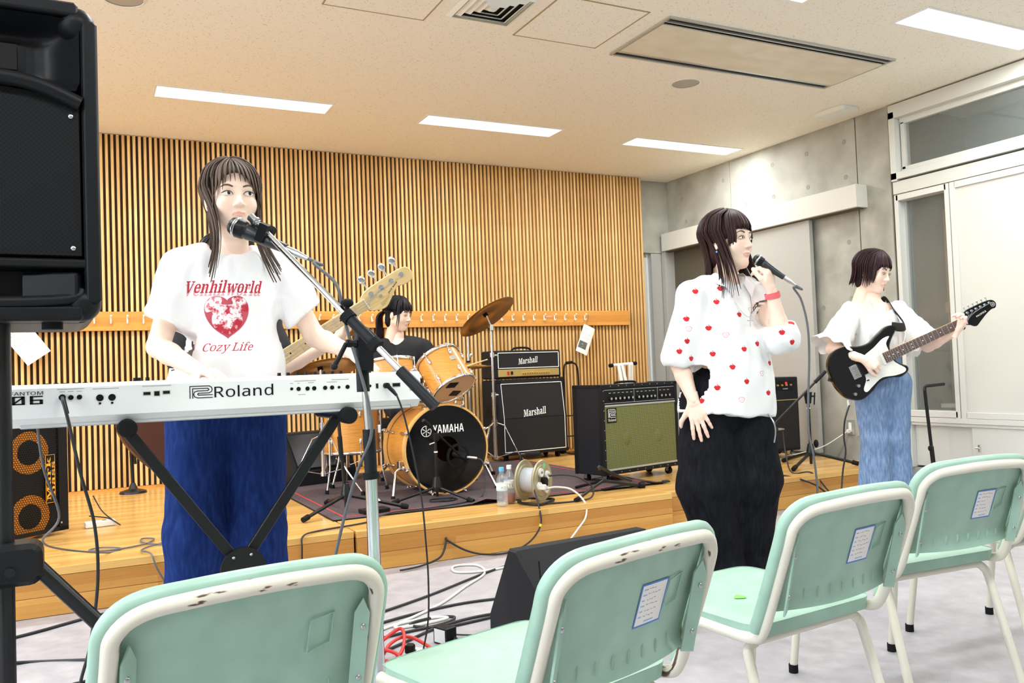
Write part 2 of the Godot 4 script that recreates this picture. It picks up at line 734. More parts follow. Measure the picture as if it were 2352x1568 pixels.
func wood_img() -> ImageTexture:
	# laminated strips about 4 cm wide, each of its own tone, with fine streaks
	var w := 512
	var hh := 512
	var f := FastNoiseLite.new()
	f.seed = 11
	f.frequency = 1.0
	f.fractal_octaves = 3
	var r := RandomNumberGenerator.new()
	r.seed = 5
	var tone := []
	for row in 8:
		var t := []
		for k in 3:
			t.append([r.randf(), r.randf_range(0.0, 1.0), r.randf_range(-0.5, 0.5)])
		tone.append(t)
	var a := rgb8(196, 143, 72)
	var b := rgb8(236, 190, 112)
	var by := PackedByteArray()
	by.resize(w * hh * 3)
	var at := 0
	for y in hh:
		var row := y * 8 / hh
		for x in w:
			var u := float(x) / w
			var cut: float = tone[row][0][1]
			var k := 0 if fposmod(u - cut, 1.0) < 0.45 else 1
			var q := f.get_noise_2d(x * 0.012 + row * 31.0 + k * 77.0, y * 0.33) * (1.0 - u) + f.get_noise_2d((x - w) * 0.012 + row * 31.0 + k * 77.0, y * 0.33) * u
			var t: float = clampf(tone[row][k][0] * 0.6 + 0.2 + q * 0.45, 0.0, 1.0)
			var e := a.lerp(b, t)
			by[at] = int(e.r * 255.0)
			by[at + 1] = int(e.g * 255.0)
			by[at + 2] = int(e.b * 255.0)
			at += 3
	return ImageTexture.create_from_image(Image.create_from_data(w, hh, false, Image.FORMAT_RGB8, by))


func speck_img() -> ImageTexture:
	var img := Image.create(512, 512, false, Image.FORMAT_RGB8)
	img.fill(Color(1, 1, 1))
	var r := RandomNumberGenerator.new()
	r.seed = 21
	for i in 1500:
		var p := Vector2(r.randf() * 512, r.randf() * 512)
		var an := r.randf() * TAU
		var ln := r.randi_range(1, 6)
		var sh := r.randf_range(0.62, 0.9)
		for k in ln:
			img.set_pixel(posmod(int(p.x + cos(an) * k), 512), posmod(int(p.y + sin(an) * k), 512), Color(sh, sh * 0.97, sh * 0.92))
	return ImageTexture.create_from_image(img)


func floor_img() -> ImageTexture:
	var t := noise_img(512, 512, Vector2(0.02, 0.02), 4, 17, Color(0.88, 0.88, 0.89), Color(1, 1, 1), 0.9)
	var img := t.get_image()
	var r := RandomNumberGenerator.new()
	r.seed = 33
	for i in 900:
		var p := Vector2(r.randf() * 512, r.randf() * 512)
		var an := r.randf_range(-0.7, 0.7)
		var ln := r.randi_range(3, 12)
		var lift := r.randf_range(-0.07, 0.09)
		for k in ln:
			var x := posmod(int(p.x + cos(an) * k), 512)
			var y := posmod(int(p.y + sin(an) * k), 512)
			var e := img.get_pixel(x, y)
			img.set_pixel(x, y, Color(e.r + lift, e.g + lift, e.b + lift))
	return ImageTexture.create_from_image(img)


func weave_img(a: Color, b: Color) -> ImageTexture:
	var img := Image.create(64, 64, false, Image.FORMAT_RGB8)
	for y in 64:
		for x in 64:
			var q := 0.5 + 0.25 * sin(TAU * x * 8.0 / 64.0) + 0.25 * sin(TAU * y * 8.0 / 64.0)
			img.set_pixel(x, y, a.lerp(b, q))
	return ImageTexture.create_from_image(img)


# ---------------------------------------------------------------- the room
func slab(lo: Vector3, hi: Vector3, ch := 0.0) -> MB:
	return MB.new().box((lo + hi) * 0.5, hi - lo, Basis(), ch)


func room() -> void:
	structure("floor", slab(Vector3(-3.6, -0.12, -7.0), Vector3(7.2, 0.0, 4.0)), mats["floor sheet"])
	structure("ceiling", slab(Vector3(-3.6, CEIL, -7.0), Vector3(7.2, CEIL + 0.15, 4.0)), mats["ceiling board"])
	# the slat wall
	var back := Node3D.new()
	back.name = "wall_back"
	back.set_meta("kind", "structure")
	add_child(back)
	put("backing_board", slab(Vector3(-3.6, 0.0, -7.0), Vector3(4.868, CEIL, SLAT_Z - 0.032)), mats["slat backing"], back)
	put("base_strip", slab(Vector3(-3.6, STAGE, SLAT_Z - 0.03), Vector3(4.868, STAGE + 0.018, SLAT_Z + 0.004)), mats["rail wood"], back)
	var one := slab(Vector3(-0.0095, STAGE + 0.02, -0.034), Vector3(0.0095, CEIL - 0.004, 0), 0.0012).mesh()
	var r := RandomNumberGenerator.new()
	r.seed = 3
	for i in 164:
		var x := 4.858 - i * 0.0366
		if x < -1.14:
			break
		var o := put("slat", one, mats["slat wood %d" % r.randi_range(0, 2)], back)
		o.position = Vector3(x, 0, SLAT_Z)
	# concrete between the slats and the corner, with a beam over a narrow door
	structure("wall_back_concrete", slab(Vector3(4.868, 2.05, -7.0), Vector3(5.6, CEIL, -6.835)), mats["concrete"])
	var d2 := Node3D.new()
	d2.name = "door_2"
	d2.set_meta("kind", "structure")
	add_child(d2)
	put("leaf", slab(Vector3(4.868, STAGE - 0.2, -6.95), Vector3(5.03, 2.05, -6.90), 0.003), mats["white paint"], d2)
	put("frame", slab(Vector3(5.045, STAGE - 0.2, -6.93), Vector3(5.6, 2.05, -6.845), 0.003), mats["grey door"], d2)
	put("closer_bar", slab(Vector3(4.875, 1.94, -6.90), Vector3(4.93, 1.96, -6.885)), mats["aluminium"], d2)
	# right wall: concrete with an opening for the sliding door
	var wr := Node3D.new()
	wr.name = "wall_right"
	wr.set_meta("kind", "structure")
	add_child(wr)
	put("concrete_panel", slab(Vector3(WALL_X, 2.06, -7.0), Vector3(WALL_X + 0.2, CEIL, -5.912)), mats["concrete"], wr)
	put("concrete_panel", slab(Vector3(WALL_X, 2.06, -5.906), Vector3(WALL_X + 0.2, CEIL, -4.518)), mats["concrete"], wr)
	put("concrete_panel", slab(Vector3(WALL_X, 0.0, -5.5), Vector3(WALL_X + 0.2, 2.06, -4.518)), mats["concrete"], wr)
	put("concrete_panel", slab(Vector3(WALL_X, 0.0, -4.508), Vector3(WALL_X + 0.2, CEIL, -4.222)), mats["concrete"], wr)
	put("joint_filler", slab(Vector3(WALL_X + 0.012, 0.0, -7.0), Vector3(WALL_X + 0.02, CEIL, -4.214)).box(Vector3(WALL_X + 0.1, 1.4, -4.216), Vector3(0.17, 2.72, 0.006)), mats["joint"], wr)
	var hole := MB.new().lathe([Vector2(0.0, 0.0005), Vector2(0.011, 0.0005), Vector2(0.016, 0.0022), Vector2(0.019, 0.0004)], Transform3D(Basis(Vector3(0, 0, 1), Vector3(-1, 0, 0), Vector3(0, -1, 0)), Vector3.ZERO), 14).mesh()
	for p in [[2.55, -6.6], [2.60, -6.0], [2.55, -5.75], [2.60, -5.38], [2.60, -5.0], [2.60, -4.62], [2.32, -6.55], [2.32, -6.1], [2.33, -5.72], [2.33, -5.38], [2.33, -5.0], [2.33, -4.62], [1.83, -4.62], [1.4, -4.62], [1.06, -4.86], [0.78, -4.86], [1.35, -4.9], [0.9, -4.62], [0.34, -4.62]]:
		put("tie_hole", hole, mats["concrete hole"], wr).position = Vector3(WALL_X - 0.0005, p[0], p[1])
	# corridor behind the opening, unlit
	structure("wall_corridor", slab(Vector3(6.35, 0, -7.0), Vector3(6.5, CEIL, -4.3)).box(Vector3(5.9, 1.38, -7.08), Vector3(1.1, 2.76, 0.16)).box(Vector3(5.9, 1.38, -4.38), Vector3(0.9, 2.76, 0.16)), mats["concrete"])
	# unseen sides of the hall: openings with windows let the daylight in
	var wl := MB.new()
	var win_z := [[-5.9, -4.1], [-3.7, -1.9], [-1.5, 0.3], [0.7, 2.5]]
	wl.box(Vector3(-3.5, 0.35, -1.5), Vector3(0.2, 0.7, 11.0))
	wl.box(Vector3(-3.5, 2.6, -1.5), Vector3(0.2, 0.32, 11.0))
	var zs := [-7.0, -5.9, -4.1, -3.7, -1.9, -1.5, 0.3, 0.7, 2.5, 4.0]
	for i in range(0, 10, 2):
		wl.box(Vector3(-3.5, 1.57, (zs[i] + zs[i + 1]) * 0.5), Vector3(0.2, 1.75, zs[i + 1] - zs[i]))
	structure("wall_left", wl, mats["plain wall"])
	var wn := slab(V(-3.6, 0, 2.6), V(7.2, CEIL, 2.8))
	structure("wall_front", wn, mat("curtain wall", rgb8(165, 163, 158), 0.9))
	var nwin := 10
	for q in win_z:
		window_frame("window_%d" % nwin, Vector3(-3.5, 1.57, (q[0] + q[1]) * 0.5), Vector3(0.06, 1.75, q[1] - q[0]), 2)
		nwin += 1
	window_wall()


func window_frame(called: String, o: Vector3, s: Vector3, ax: int) -> void:
	var w := Node3D.new()
	w.name = called
	w.set_meta("kind", "structure")
	add_child(w)
	w.position = o
	var f := MB.new()
	for e in [-1, 0, 1]:
		var p := Vector3.ZERO
		p[ax] = e * (s[ax] * 0.5 - 0.02)
		var z := Vector3(0.05, s.y, 0.05)
		f.box(p, z)
	for e in [-1, 1]:
		var z := Vector3(0.05, 0.04, 0.05)
		z[ax] = s[ax]
		f.box(Vector3(0, e * (s.y * 0.5 - 0.02), 0), z)
	put("window_frame", f, mats["aluminium"], w)
	var g := Vector3(0.006, s.y - 0.08, 0.006)
	g[ax] = s[ax] - 0.08
	put("pane", MB.new().box(Vector3.ZERO, g), mats["dark glass"], w)


func window_wall() -> void:
	# white joinery on the right wall: transom light, sash, panel door and a low cupboard
	var x := WALL_X
	var z1 := 3.9
	var t := Node3D.new()
	t.name = "window_1"
	t.set_meta("kind", "structure")
	add_child(t)
	var f := MB.new()
	f.box(Vector3(x + 0.06, 2.70, (z1 - 4.205) * 0.5), Vector3(0.16, 0.10, z1 + 4.205), Basis(), 0.003)
	f.box(Vector3(x + 0.06, 2.235, (z1 - 4.205) * 0.5), Vector3(0.16, 0.05, z1 + 4.205), Basis(), 0.003)
	for z in [-4.18, -1.6, 1.2]:
		f.box(Vector3(x + 0.06, 2.45, z), Vector3(0.16, 0.5, 0.05), Basis(), 0.003)
	put("window_frame", f, mats["white paint"], t)
	var s := MB.new()
	s.box(Vector3(x + 0.05, 2.63, -2.9), Vector3(0.04, 0.045, 2.5), Basis(), 0.002)
	s.box(Vector3(x + 0.05, 2.28, -2.9), Vector3(0.04, 0.04, 2.5), Basis(), 0.002)
	s.box(Vector3(x + 0.05, 2.45, -4.13), Vector3(0.04, 0.34, 0.03), Basis(), 0.002)
	put("sash", s, mats["white paint"], t)
	put("pane", slab(Vector3(x + 0.05, 2.28, -4.14), Vector3(x + 0.056, 2.64, 3.8)), mats["dark glass"], t)
	structure("trim_1", slab(Vector3(x - 0.004, 2.108, -4.205), Vector3(x + 0.14, 2.198, z1), 0.002), mats["white panel"])
	# sash window with the store room behind it
	var w := Node3D.new()
	w.name = "window_2"
	w.set_meta("kind", "structure")
	add_child(w)
	var g := MB.new()
	g.box(Vector3(x + 0.05, 1.31, -4.188), Vector3(0.10, 1.59, 0.034), Basis(), 0.003)
	g.box(Vector3(x + 0.05, 1.31, -3.79), Vector3(0.10, 1.59, 0.034), Basis(), 0.003)
	g.box(Vector3(x + 0.05, 2.082, -3.99), Vector3(0.10, 0.044, 0.4), Basis(), 0.003)
	g.box(Vector3(x + 0.05, 0.54, -3.99), Vector3(0.10, 0.044, 0.4), Basis(), 0.003)
	put("window_frame", g, mats["white paint"], w)
	put("inner_sash", MB.new().box(Vector3(x + 0.075, 1.31, -4.163), Vector3(0.02, 1.5, 0.02)), mats["aluminium"], w)
	put("pane", slab(Vector3(x + 0.07, 0.55, -4.18), Vector3(x + 0.076, 2.07, -3.8)), mats["dark glass"], w)
	# tall white panel door and its frame
	var d := Node3D.new()
	d.name = "door_3"
	d.set_meta("kind", "structure")
	add_child(d)
	var fr := MB.new()
	fr.box(Vector3(x + 0.03, 1.31, -3.745), Vector3(0.06, 1.59, 0.042), Basis(), 0.002)
	fr.box(Vector3(x + 0.03, 2.083, -1.4), Vector3(0.06, 0.044, 4.66), Basis(), 0.002)
	fr.box(Vector3(x + 0.03, 0.537, -1.4), Vector3(0.06, 0.04, 4.66), Basis(), 0.002)
	put("door_frame", fr, mats["white paint"], d)
	put("panel", slab(Vector3(x + 0.012, 0.55, -3.73), Vector3(x + 0.05, 2.07, 1.0)), mats["white panel"], d)
	# low cupboard with sliding doors on a grey plinth
	var k := thing("low_cupboard", "long low white built-in cupboard with sliding doors under the white panel", "cupboard", Vector3(x, 0.16, -3.0))
	var b := MB.new()
	b.box(Vector3(0.06, 0.338, 0.4), Vector3(0.13, 0.035, 3.2), Basis(), 0.002)
	b.box(Vector3(0.06, 0.16, -1.178), Vector3(0.13, 0.32, 0.044), Basis(), 0.002)
	b.box(Vector3(0.06, 0.31, 0.4), Vector3(0.115, 0.02, 3.2), Basis(), 0.002)
	put("carcass", b, mats["white paint"], k)
	put("sliding_door", slab(Vector3(0.04, 0.012, -1.156), Vector3(0.06, 0.30, -0.66), 0.002), mats["white paint"], k)
	var d2 := put("sliding_door", slab(Vector3(0.012, 0.006, -0.705), Vector3(0.032, 0.30, 0.6), 0.002), mats["white paint"], k)
	put("latch", MB.new().box(Vector3(0.006, 0.165, -0.655), Vector3(0.012, 0.05, 0.014), Basis(), 0.002).rod(Vector3(-0.004, 0.165, -0.675), Vector3(-0.004, 0.165, -0.645), 0.006), mats["chrome"], d2)
	structure("trim_2", slab(Vector3(x + 0.01, 0.0, -4.2), Vector3(x + 0.2, 0.158, z1)), mats["concrete"])
	# store room behind the sash: brown corrugated sheet and a shelf
	structure("wall_store", slab(Vector3(x + 0.85, 0, -4.25), Vector3(x + 0.95, CEIL, 3.9)).box(Vector3(x + 0.55, 1.38, -4.26), Vector3(0.7, 2.76, 0.08)).box(Vector3(x + 0.52, 1.38, -0.7), Vector3(0.7, 2.76, 0.06)), mat("store wall", rgb8(92, 86, 76), 0.9))
	var c := thing("corrugated_sheet", "brown corrugated sheet standing behind the narrow window", "sheet", Vector3(x + 0.45, 0.3, -4.15))
	var g2 := []
	for j in 2:
		var row := []
		for i in 121:
			row.append(Vector3(0.006 * sin(i * 1.05), j * 1.72, i * 0.008))
		g2.append(row)
	put("ribbed_panel", MB.new().sheet(g2), mat("brown board", rgb8(150, 124, 88), 0.7), c)
	put("batten", slab(Vector3(-0.03, 0.95, 0.0), Vector3(-0.01, 1.03, 0.97), 0.003), mats["brown board"], c)
	var sh := thing("storage_shelf", "grey metal shelf edge low behind the narrow window", "shelf", Vector3(x + 0.3, 0.57, -3.9))
	put("board", slab(Vector3(-0.08, 0.0, -0.18), Vector3(0.1, 0.03, 0.4), 0.003), mats["aluminium"], sh)
	put("bracket", slab(Vector3(-0.08, -0.57, -0.22), Vector3(-0.05, 0.06, -0.19)), mats["black metal"], sh)
	# sliding door on the concrete wall: box header, leaf hanging in front, door post
	var sd := Node3D.new()
	sd.name = "door_1"
	sd.set_meta("kind", "structure")
	add_child(sd)
	put("header_box", slab(Vector3(x - 0.12, 2.06, -6.80), Vector3(x, 2.231, -4.43), 0.003), mats["white panel"], sd)
	put("leaf", slab(Vector3(x - 0.075, STAGE + 0.01, -5.95), Vector3(x - 0.035, 2.062, -4.94), 0.003), mats["grey door"], sd)
	put("jamb", slab(Vector3(x - 0.1, STAGE, -6.833), Vector3(x + 0.02, 2.06, -6.775), 0.003), mats["grey door"], sd)
	put("track_groove", slab(Vector3(x - 0.085, 2.052, -6.78), Vector3(x - 0.025, 2.061, -4.45)), mats["joint"], sd)
	put("pane", slab(Vector3(x + 0.08, 0.0, -6.77), Vector3(x + 0.086, 2.06, -5.5)), mats["dark glass"], sd)
	put("pane_post", slab(Vector3(x + 0.06, 0.0, -6.80), Vector3(x + 0.11, 2.06, -6.765)), mats["aluminium"], sd)


func stage() -> void:
	# low platform made of three boxes pushed together
	var spans := [[-1.6, 1.178, -4.085], [1.186, 3.078, -4.07], [3.084, 5.07, -4.115]]
	var lab := ["long wooden stage box under the bass amplifier and keyboard stand", "wooden stage box under the drum rug and the cable reel", "wooden stage box behind the singer reaching the concrete wall"]
	for i in 3:
		var q: Array = spans[i]
		var o := thing("stage_box", lab[i], "stage", Vector3(q[0], 0, q[2]), 0.0, "wooden stage boxes")
		var ln: float = q[1] - q[0]
		put("top_board", slab(Vector3(0, 0.165, SLAT_Z - q[2]), Vector3(ln, STAGE, 0), 0.003), mats["stage wood"], o)
		put("front_board", slab(Vector3(0.001, 0.083, -0.03), Vector3(ln - 0.001, 0.1645, -0.001), 0.0015), mats["stage front 0"] if mats.has("stage front 0") else front_mat(0), o)
		put("front_board", slab(Vector3(0.001, 0.002, -0.03), Vector3(ln - 0.001, 0.082, -0.0015), 0.0015), mats["stage front 1"] if mats.has("stage front 1") else front_mat(1), o)
		put("frame", slab(Vector3(0.02, 0.0, SLAT_Z - q[2] + 0.02), Vector3(ln - 0.02, 0.164, -0.032)), mats["rail wood"], o)


func front_mat(i: int) -> StandardMaterial3D:
	var m := mat("stage front %d" % i, [rgb8(232, 214, 186), rgb8(246, 232, 206)][i], 0.35)
	return textured(m, mats["stage wood"].albedo_texture, Vector3(0.4, 2.2, 2.2))


# ---------------------------------------------------------------- coat rail and papers
func wall_things() -> void:
	var rail := thing("coat_rail", "long pale wooden board with a row of cream coat hooks on the slat wall", "coat rail", Vector3(0, 1.335, SLAT_Z + 0.001))
	put("board", slab(Vector3(-1.1, 0, 0), Vector3(4.655, 0.136, 0.03), 0.003), mats["rail wood"], rail)
	var hk := MB.new()
	hk.box(Vector3(0, 0, 0.004), Vector3(0.012, 0.045, 0.008), Basis(), 0.002)
	hk.tube(smooth_path([Vector3(0, 0.012, 0.006), Vector3(0, 0.018, 0.022), Vector3(0, 0.034, 0.036)], 4), [0.004, 0.004, 0.004, 0.004, 0.0045, 0.005, 0.005, 0.006, 0.0075], 7)
	hk.tube(smooth_path([Vector3(0, -0.012, 0.006), Vector3(0, -0.024, 0.016), Vector3(0, -0.02, 0.03), Vector3(0, -0.008, 0.034)], 4), 0.0045, 7)
	var hm := hk.mesh()
	var cream := mat("hook enamel", rgb8(240, 234, 212), 0.35)
	for i in 47:
		var x := 4.155 - i * 0.1065
		put("hook", hm, cream, rail).position = Vector3(x, 0.072, 0.03)
	var tg := put("hook_tag", slab(Vector3(3.73, 0.076, 0.068), Vector3(3.79, 0.09, 0.070)), mat("pink card", rgb8(236, 150, 140), 0.7), rail)
	tg.set_meta("label", "small pink card across two hooks")
	paper("hanging_paper", "white printed sheet with a photo hanging by string from the coat rail", Vector3(4.17, 1.40, SLAT_Z + 0.066), -0.42, Vector2(0.125, 0.265), true)
	paper("hanging_paper", "cream printed sheet at the picture's edge beside the black loudspeaker", Vector3(-0.47, 1.38, SLAT_Z + 0.066), 0.62, Vector2(0.17, 0.26), false)


func paper(called: String, label: String, at: Vector3, tilt: float, s: Vector2, photo: bool) -> void:
	var o := thing(called, label, "paper", at)
	o.rotation.z = tilt
	var img := Image.create(128, 256, false, Image.FORMAT_RGB8)
	img.fill(Color(0.95, 0.94, 0.9))
	var r := RandomNumberGenerator.new()
	r.seed = 12
	for ln in [[26, 40], [44, 30], [74, 84], [88, 70], [108, 84], [120, 60]]:
		var x := 14
		while x < 14 + ln[1]:
			var w := r.randi_range(3, 9)
			img.fill_rect(Rect2i(x, ln[0], w, 3), Color(0.55, 0.54, 0.52))
			x += w + 3
	if photo:
		img.fill_rect(Rect2i(8, 150, 84, 66), Color(0.36, 0.38, 0.34))
		for k in 40:
			img.fill_rect(Rect2i(8 + r.randi_range(0, 70), 150 + r.randi_range(0, 56), r.randi_range(3, 14), r.randi_range(2, 8)), [Color(0.75, 0.76, 0.72), Color(0.5, 0.42, 0.3), Color(0.22, 0.24, 0.22), Color(0.45, 0.5, 0.46)][r.randi_range(0, 3)])
	var m := mat("paper " + label, Color(1, 1, 1), 0.8)
	m.albedo_texture = ImageTexture.create_from_image(img)
	var g := []
	for j in 9:
		var row := []
		for i in 7:
			var u := i / 6.0
			var w := j / 8.0
			row.append(Vector3((u - 0.15) * s.x, -0.065 - w * s.y, 0.010 * sin(u * 3.0) + 0.012 * w))
		g.append(row)
	put("sheet", MB.new().sheet(g, true), m, o)
	put("string", MB.new().tube(smooth_path([Vector3(0, 0.035, -0.02), Vector3(0.004, 0.0, 0.0), Vector3(0.002, -0.075, 0.004)], 4), 0.0012, 5), mats["cable"], o)


# ---------------------------------------------------------------- on the ceiling
func ceiling_light(at: Vector3) -> void:
	var seen: bool = (at.z < -5.0 and at.x > 0.5) or (at.z < -2.5 and at.x > 2.0)
	var lab := "recessed ceiling light panel out of the picture"
	if seen:
		lab = {"1-6": "ceiling light panel above the keyboard player's head", "3-6": "middle ceiling light panel of the row before the slat wall", "5-6": "ceiling light panel nearest the concrete corner", "3-3": "sliver of a ceiling light at the picture's upper edge", "5-3": "large ceiling light panel in the picture's upper right corner"}.get("%d%d" % [roundi(at.x), roundi(at.z)], lab)
	var o := thing("ceiling_light", lab, "light", at, 0.0, "recessed ceiling lights")
	var w := 1.08
	var dd := 0.205
	var f := MB.new()
	f.box(Vector3(0, -0.003, dd * 0.5 + 0.006), Vector3(w + 0.024, 0.006, 0.012))
	f.box(Vector3(0, -0.003, -dd * 0.5 - 0.006), Vector3(w + 0.024, 0.006, 0.012))
	f.box(Vector3(w * 0.5 + 0.006, -0.003, 0), Vector3(0.012, 0.006, dd))
	f.box(Vector3(-w * 0.5 - 0.006, -0.003, 0), Vector3(0.012, 0.006, dd))
	put("light_frame", f, mat("lamp white", rgb8(240, 240, 236), 0.5), o)
	var e := mat("lamp panel", Color(1, 1, 1), 0.6)
	e.emission_enabled = true
	e.emission = Color(1.0, 1.0, 1.0)
	e.emission_energy_multiplier = 1.6
	put("lamp_diffuser", slab(Vector3(-w * 0.5, -0.003, -dd * 0.5), Vector3(w * 0.5, -0.0005, dd * 0.5)), e, o)
	var l := AreaLight3D.new()
	l.name = "lamp"
	l.area_size = Vector2(w, dd)
	l.light_color = Color(0.965, 0.985, 1.0)
	l.light_energy = LAMP
	l.area_normalize_energy = true
	l.shadow_enabled = true
	o.add_child(l)
	l.position = Vector3(0, -0.008, 0)
	l.rotation.x = -PI * 0.5


const LAMP := 3.1


func ceiling_things() -> void:
	# access panels: seams of a thin frame
	for q in [[Vector3(2.39, CEIL, -3.78), "square ceiling access panel beside the air outlet and the air conditioner"], [Vector3(1.35, CEIL, -3.78), "square ceiling access panel cut by the picture's upper edge"]]:
		var o := thing("ceiling_hatch", q[1], "panel", q[0])
		var f := MB.new()
		for s in [-1, 1]:
			f.box(Vector3(0, -0.001, s * 0.26), Vector3(0.528, 0.004, 0.008))
			f.box(Vector3(s * 0.26, -0.001, 0), Vector3(0.008, 0.004, 0.52))
		put("seam_frame", f, mat("panel seam", rgb8(170, 150, 112), 0.6), o)
		put("board", slab(Vector3(-0.256, -0.002, -0.256), Vector3(0.256, 0.001, 0.256)), mats["ceiling board"], o)
	# square air outlet: nested sloping frames over a dark throat
	var v := thing("air_outlet", "square louvred ceiling air outlet at the picture's upper edge", "vent", Vector3(1.87, CEIL, -3.76))
	put("throat", slab(Vector3(-0.15, -0.002, -0.15), Vector3(0.15, 0.001, 0.15)), mats["black"], v)
	for k in 5:
		var a := 0.178 - k * 0.036
		var m := MB.new()
		for e in 4:
			var b := Basis(Vector3.UP, e * PI * 0.5)
			var i := maxf(a - 0.022, 0.008)
			var dy := -0.004 - 0.003 * (1 if k > 0 else 0)
			var p := [b * Vector3(-a, dy, a), b * Vector3(a, dy, a), b * Vector3(i, dy - 0.014, i), b * Vector3(-i, dy - 0.014, i)]
			m.face(p, b * Vector3(0, -0.8, 0.6))
			m.face([p[0], p[1], p[1] + Vector3(0, 0.003, 0), p[0] + Vector3(0, 0.003, 0)], b * Vector3(0, 0, 1))
			m.face([p[3], p[2], p[2] + Vector3(0, 0.003, 0), p[3] + Vector3(0, 0.003, 0)], b * Vector3(0, 0, -1))
		if k == 4:
			m.box(Vector3(0, -0.018, 0), Vector3(0.03, 0.006, 0.03))
		put("louvre_frame", m, mats["white plastic"], v)
	# ceiling cassette air conditioner
	var ac := thing("air_conditioner", "long flush ceiling air conditioner with a plain cream panel and dark slots", "air conditioner", Vector3(3.63, CEIL, -3.8))
	var f2 := MB.new()
	for s in [-1, 1]:
		f2.box(Vector3(0, -0.005, s * 0.278), Vector3(1.71, 0.012, 0.016), Basis(), 0.002)
		f2.box(Vector3(s * 0.848, -0.005, 0), Vector3(0.016, 0.012, 0.56), Basis(), 0.002)
	f2.box(Vector3(0, -0.006, 0.232), Vector3(1.68, 0.008, 0.010))
	f2.box(Vector3(0, -0.006, -0.212), Vector3(1.68, 0.01, 0.03))
	put("outer_frame", f2, mats["aluminium"], ac)
	put("slot_interior", slab(Vector3(-0.84, -0.002, -0.272), Vector3(0.84, 0.001, 0.272)), mats["black"], ac)
	put("front_panel", slab(Vector3(-0.835, -0.014, -0.2), Vector3(0.835, -0.003, 0.20), 0.003), textured(mat("ac panel", rgb8(232, 224, 204), 0.5), noise_img(128, 128, Vector2(0.03, 0.05), 2, 61, Color(0.94, 0.93, 0.9), Color(1, 1, 1)), Vector3.ONE), ac)
	# round speakers
	for q in [[Vector3(3.53, CEIL, -4.34), "round grey ceiling speaker near the air conditioner"], [Vector3(0.22, CEIL, -4.32), "round ceiling speaker cut off at the picture's upper left edge"]]:
		var o := thing("ceiling_speaker", q[1], "speaker", q[0])
		put("rim", MB.new().lathe([Vector2(0.088, 0.0), Vector2(0.1, 0.0), Vector2(0.1, -0.004), Vector2(0.09, -0.008), Vector2(0.088, -0.005)], Transform3D(), 32), mats["white plastic"], o)
		put("speaker_grille", MB.new().lathe([Vector2(0.088, -0.003), Vector2(0.0, -0.006)], Transform3D(), 32), mat("grey mesh", rgb8(178, 172, 160), 0.6), o)
	# wireless access point
	var ap := thing("access_point", "small white wireless access point on the ceiling by the concrete wall", "access point", Vector3(4.98, CEIL, -4.43), 0.06)
	put("housing", MB.new().prism(round_rect(0.19, 0.26, 0.03), 0.0, 0.035, Transform3D(Basis(Vector3(1, 0, 0), Vector3(0, 0, 1), Vector3(0, -1, 0)), Vector3.ZERO), 0.006), mats["white plastic"], ap)
	var led := mat("green lamp", rgb8(90, 220, 120), 0.4)
	led.emission_enabled = true
	led.emission = Color(0.2, 0.9, 0.4)
	put("indicator_lamp", MB.new().ball(Vector3(-0.02, -0.0355, 0.08), Vector3.ONE * 0.003), led, ap)
	# wall socket with a plug and a white lead
	var so := thing("wall_socket", "grey double wall socket with a white plug low on the concrete wall", "socket", Vector3(WALL_X, 0.42, -4.69), 0.0)
	put("plate", MB.new().box(Vector3(-0.005, 0, 0), Vector3(0.01, 0.12, 0.07), Basis(), 0.003), mats["aluminium"], so)
	put("insert", MB.new().box(Vector3(-0.0115, 0.0, 0), Vector3(0.004, 0.07, 0.026)), mats["white plastic"], so)
	var pl := thing("white_plug_lead", "white plug and lead running from the wall socket down behind the stand", "cable", Vector3(WALL_X - 0.014, 0.40, -4.69))
	put("plug", MB.new().box(Vector3(-0.016, -0.01, 0), Vector3(0.03, 0.03, 0.024), Basis(), 0.005), mats["white cable"], pl)
	put("lead", MB.new().tube(smooth_path([Vector3(-0.03, -0.01, 0), Vector3(-0.1, -0.05, -0.02), Vector3(-0.22, -0.12, -0.08), Vector3(-0.36, -0.17, -0.2), Vector3(-0.45, -0.195, -0.34)], 6), 0.004, 6), mats["white cable"], pl)
# ---------------------------------------------------------------- instruments and amplifiers
func V(x: float, y: float, z: float) -> Vector3:
	return Vector3(x, y, z)


func at_xf(p: Vector3, b := Basis()) -> Transform3D:
	return Transform3D(b, p)


# three-legged stand: pole, hub and legs with rubber feet, as parts of o
func tripod(o: Node3D, hub_y: float, reach: float, turn: float, m: Material, leg_r := 0.009, tip_y := 0.02) -> void:
	put("hub", MB.new().lathe([Vector2(0.0, hub_y + 0.05), Vector2(0.018, hub_y + 0.05), Vector2(0.03, hub_y - 0.01), Vector2(0.03, hub_y - 0.035), Vector2(0, hub_y - 0.035)], Transform3D(), 14), m, o)
	for k in 3:
		var d := Vector3(cos(turn + TAU * k / 3.0), 0, sin(turn + TAU * k / 3.0))
		var tip := d * reach + Vector3.UP * tip_y
		var leg := put("leg", MB.new().rod(d * 0.02 + Vector3.UP * (hub_y - 0.015), tip, leg_r), m, o)
		put("foot_cap", MB.new().rod(tip - (tip - Vector3.UP * hub_y).normalized() * 0.03, tip + (tip - Vector3.UP * hub_y).normalized() * 0.012, leg_r + 0.005), mats["rubber"], leg)


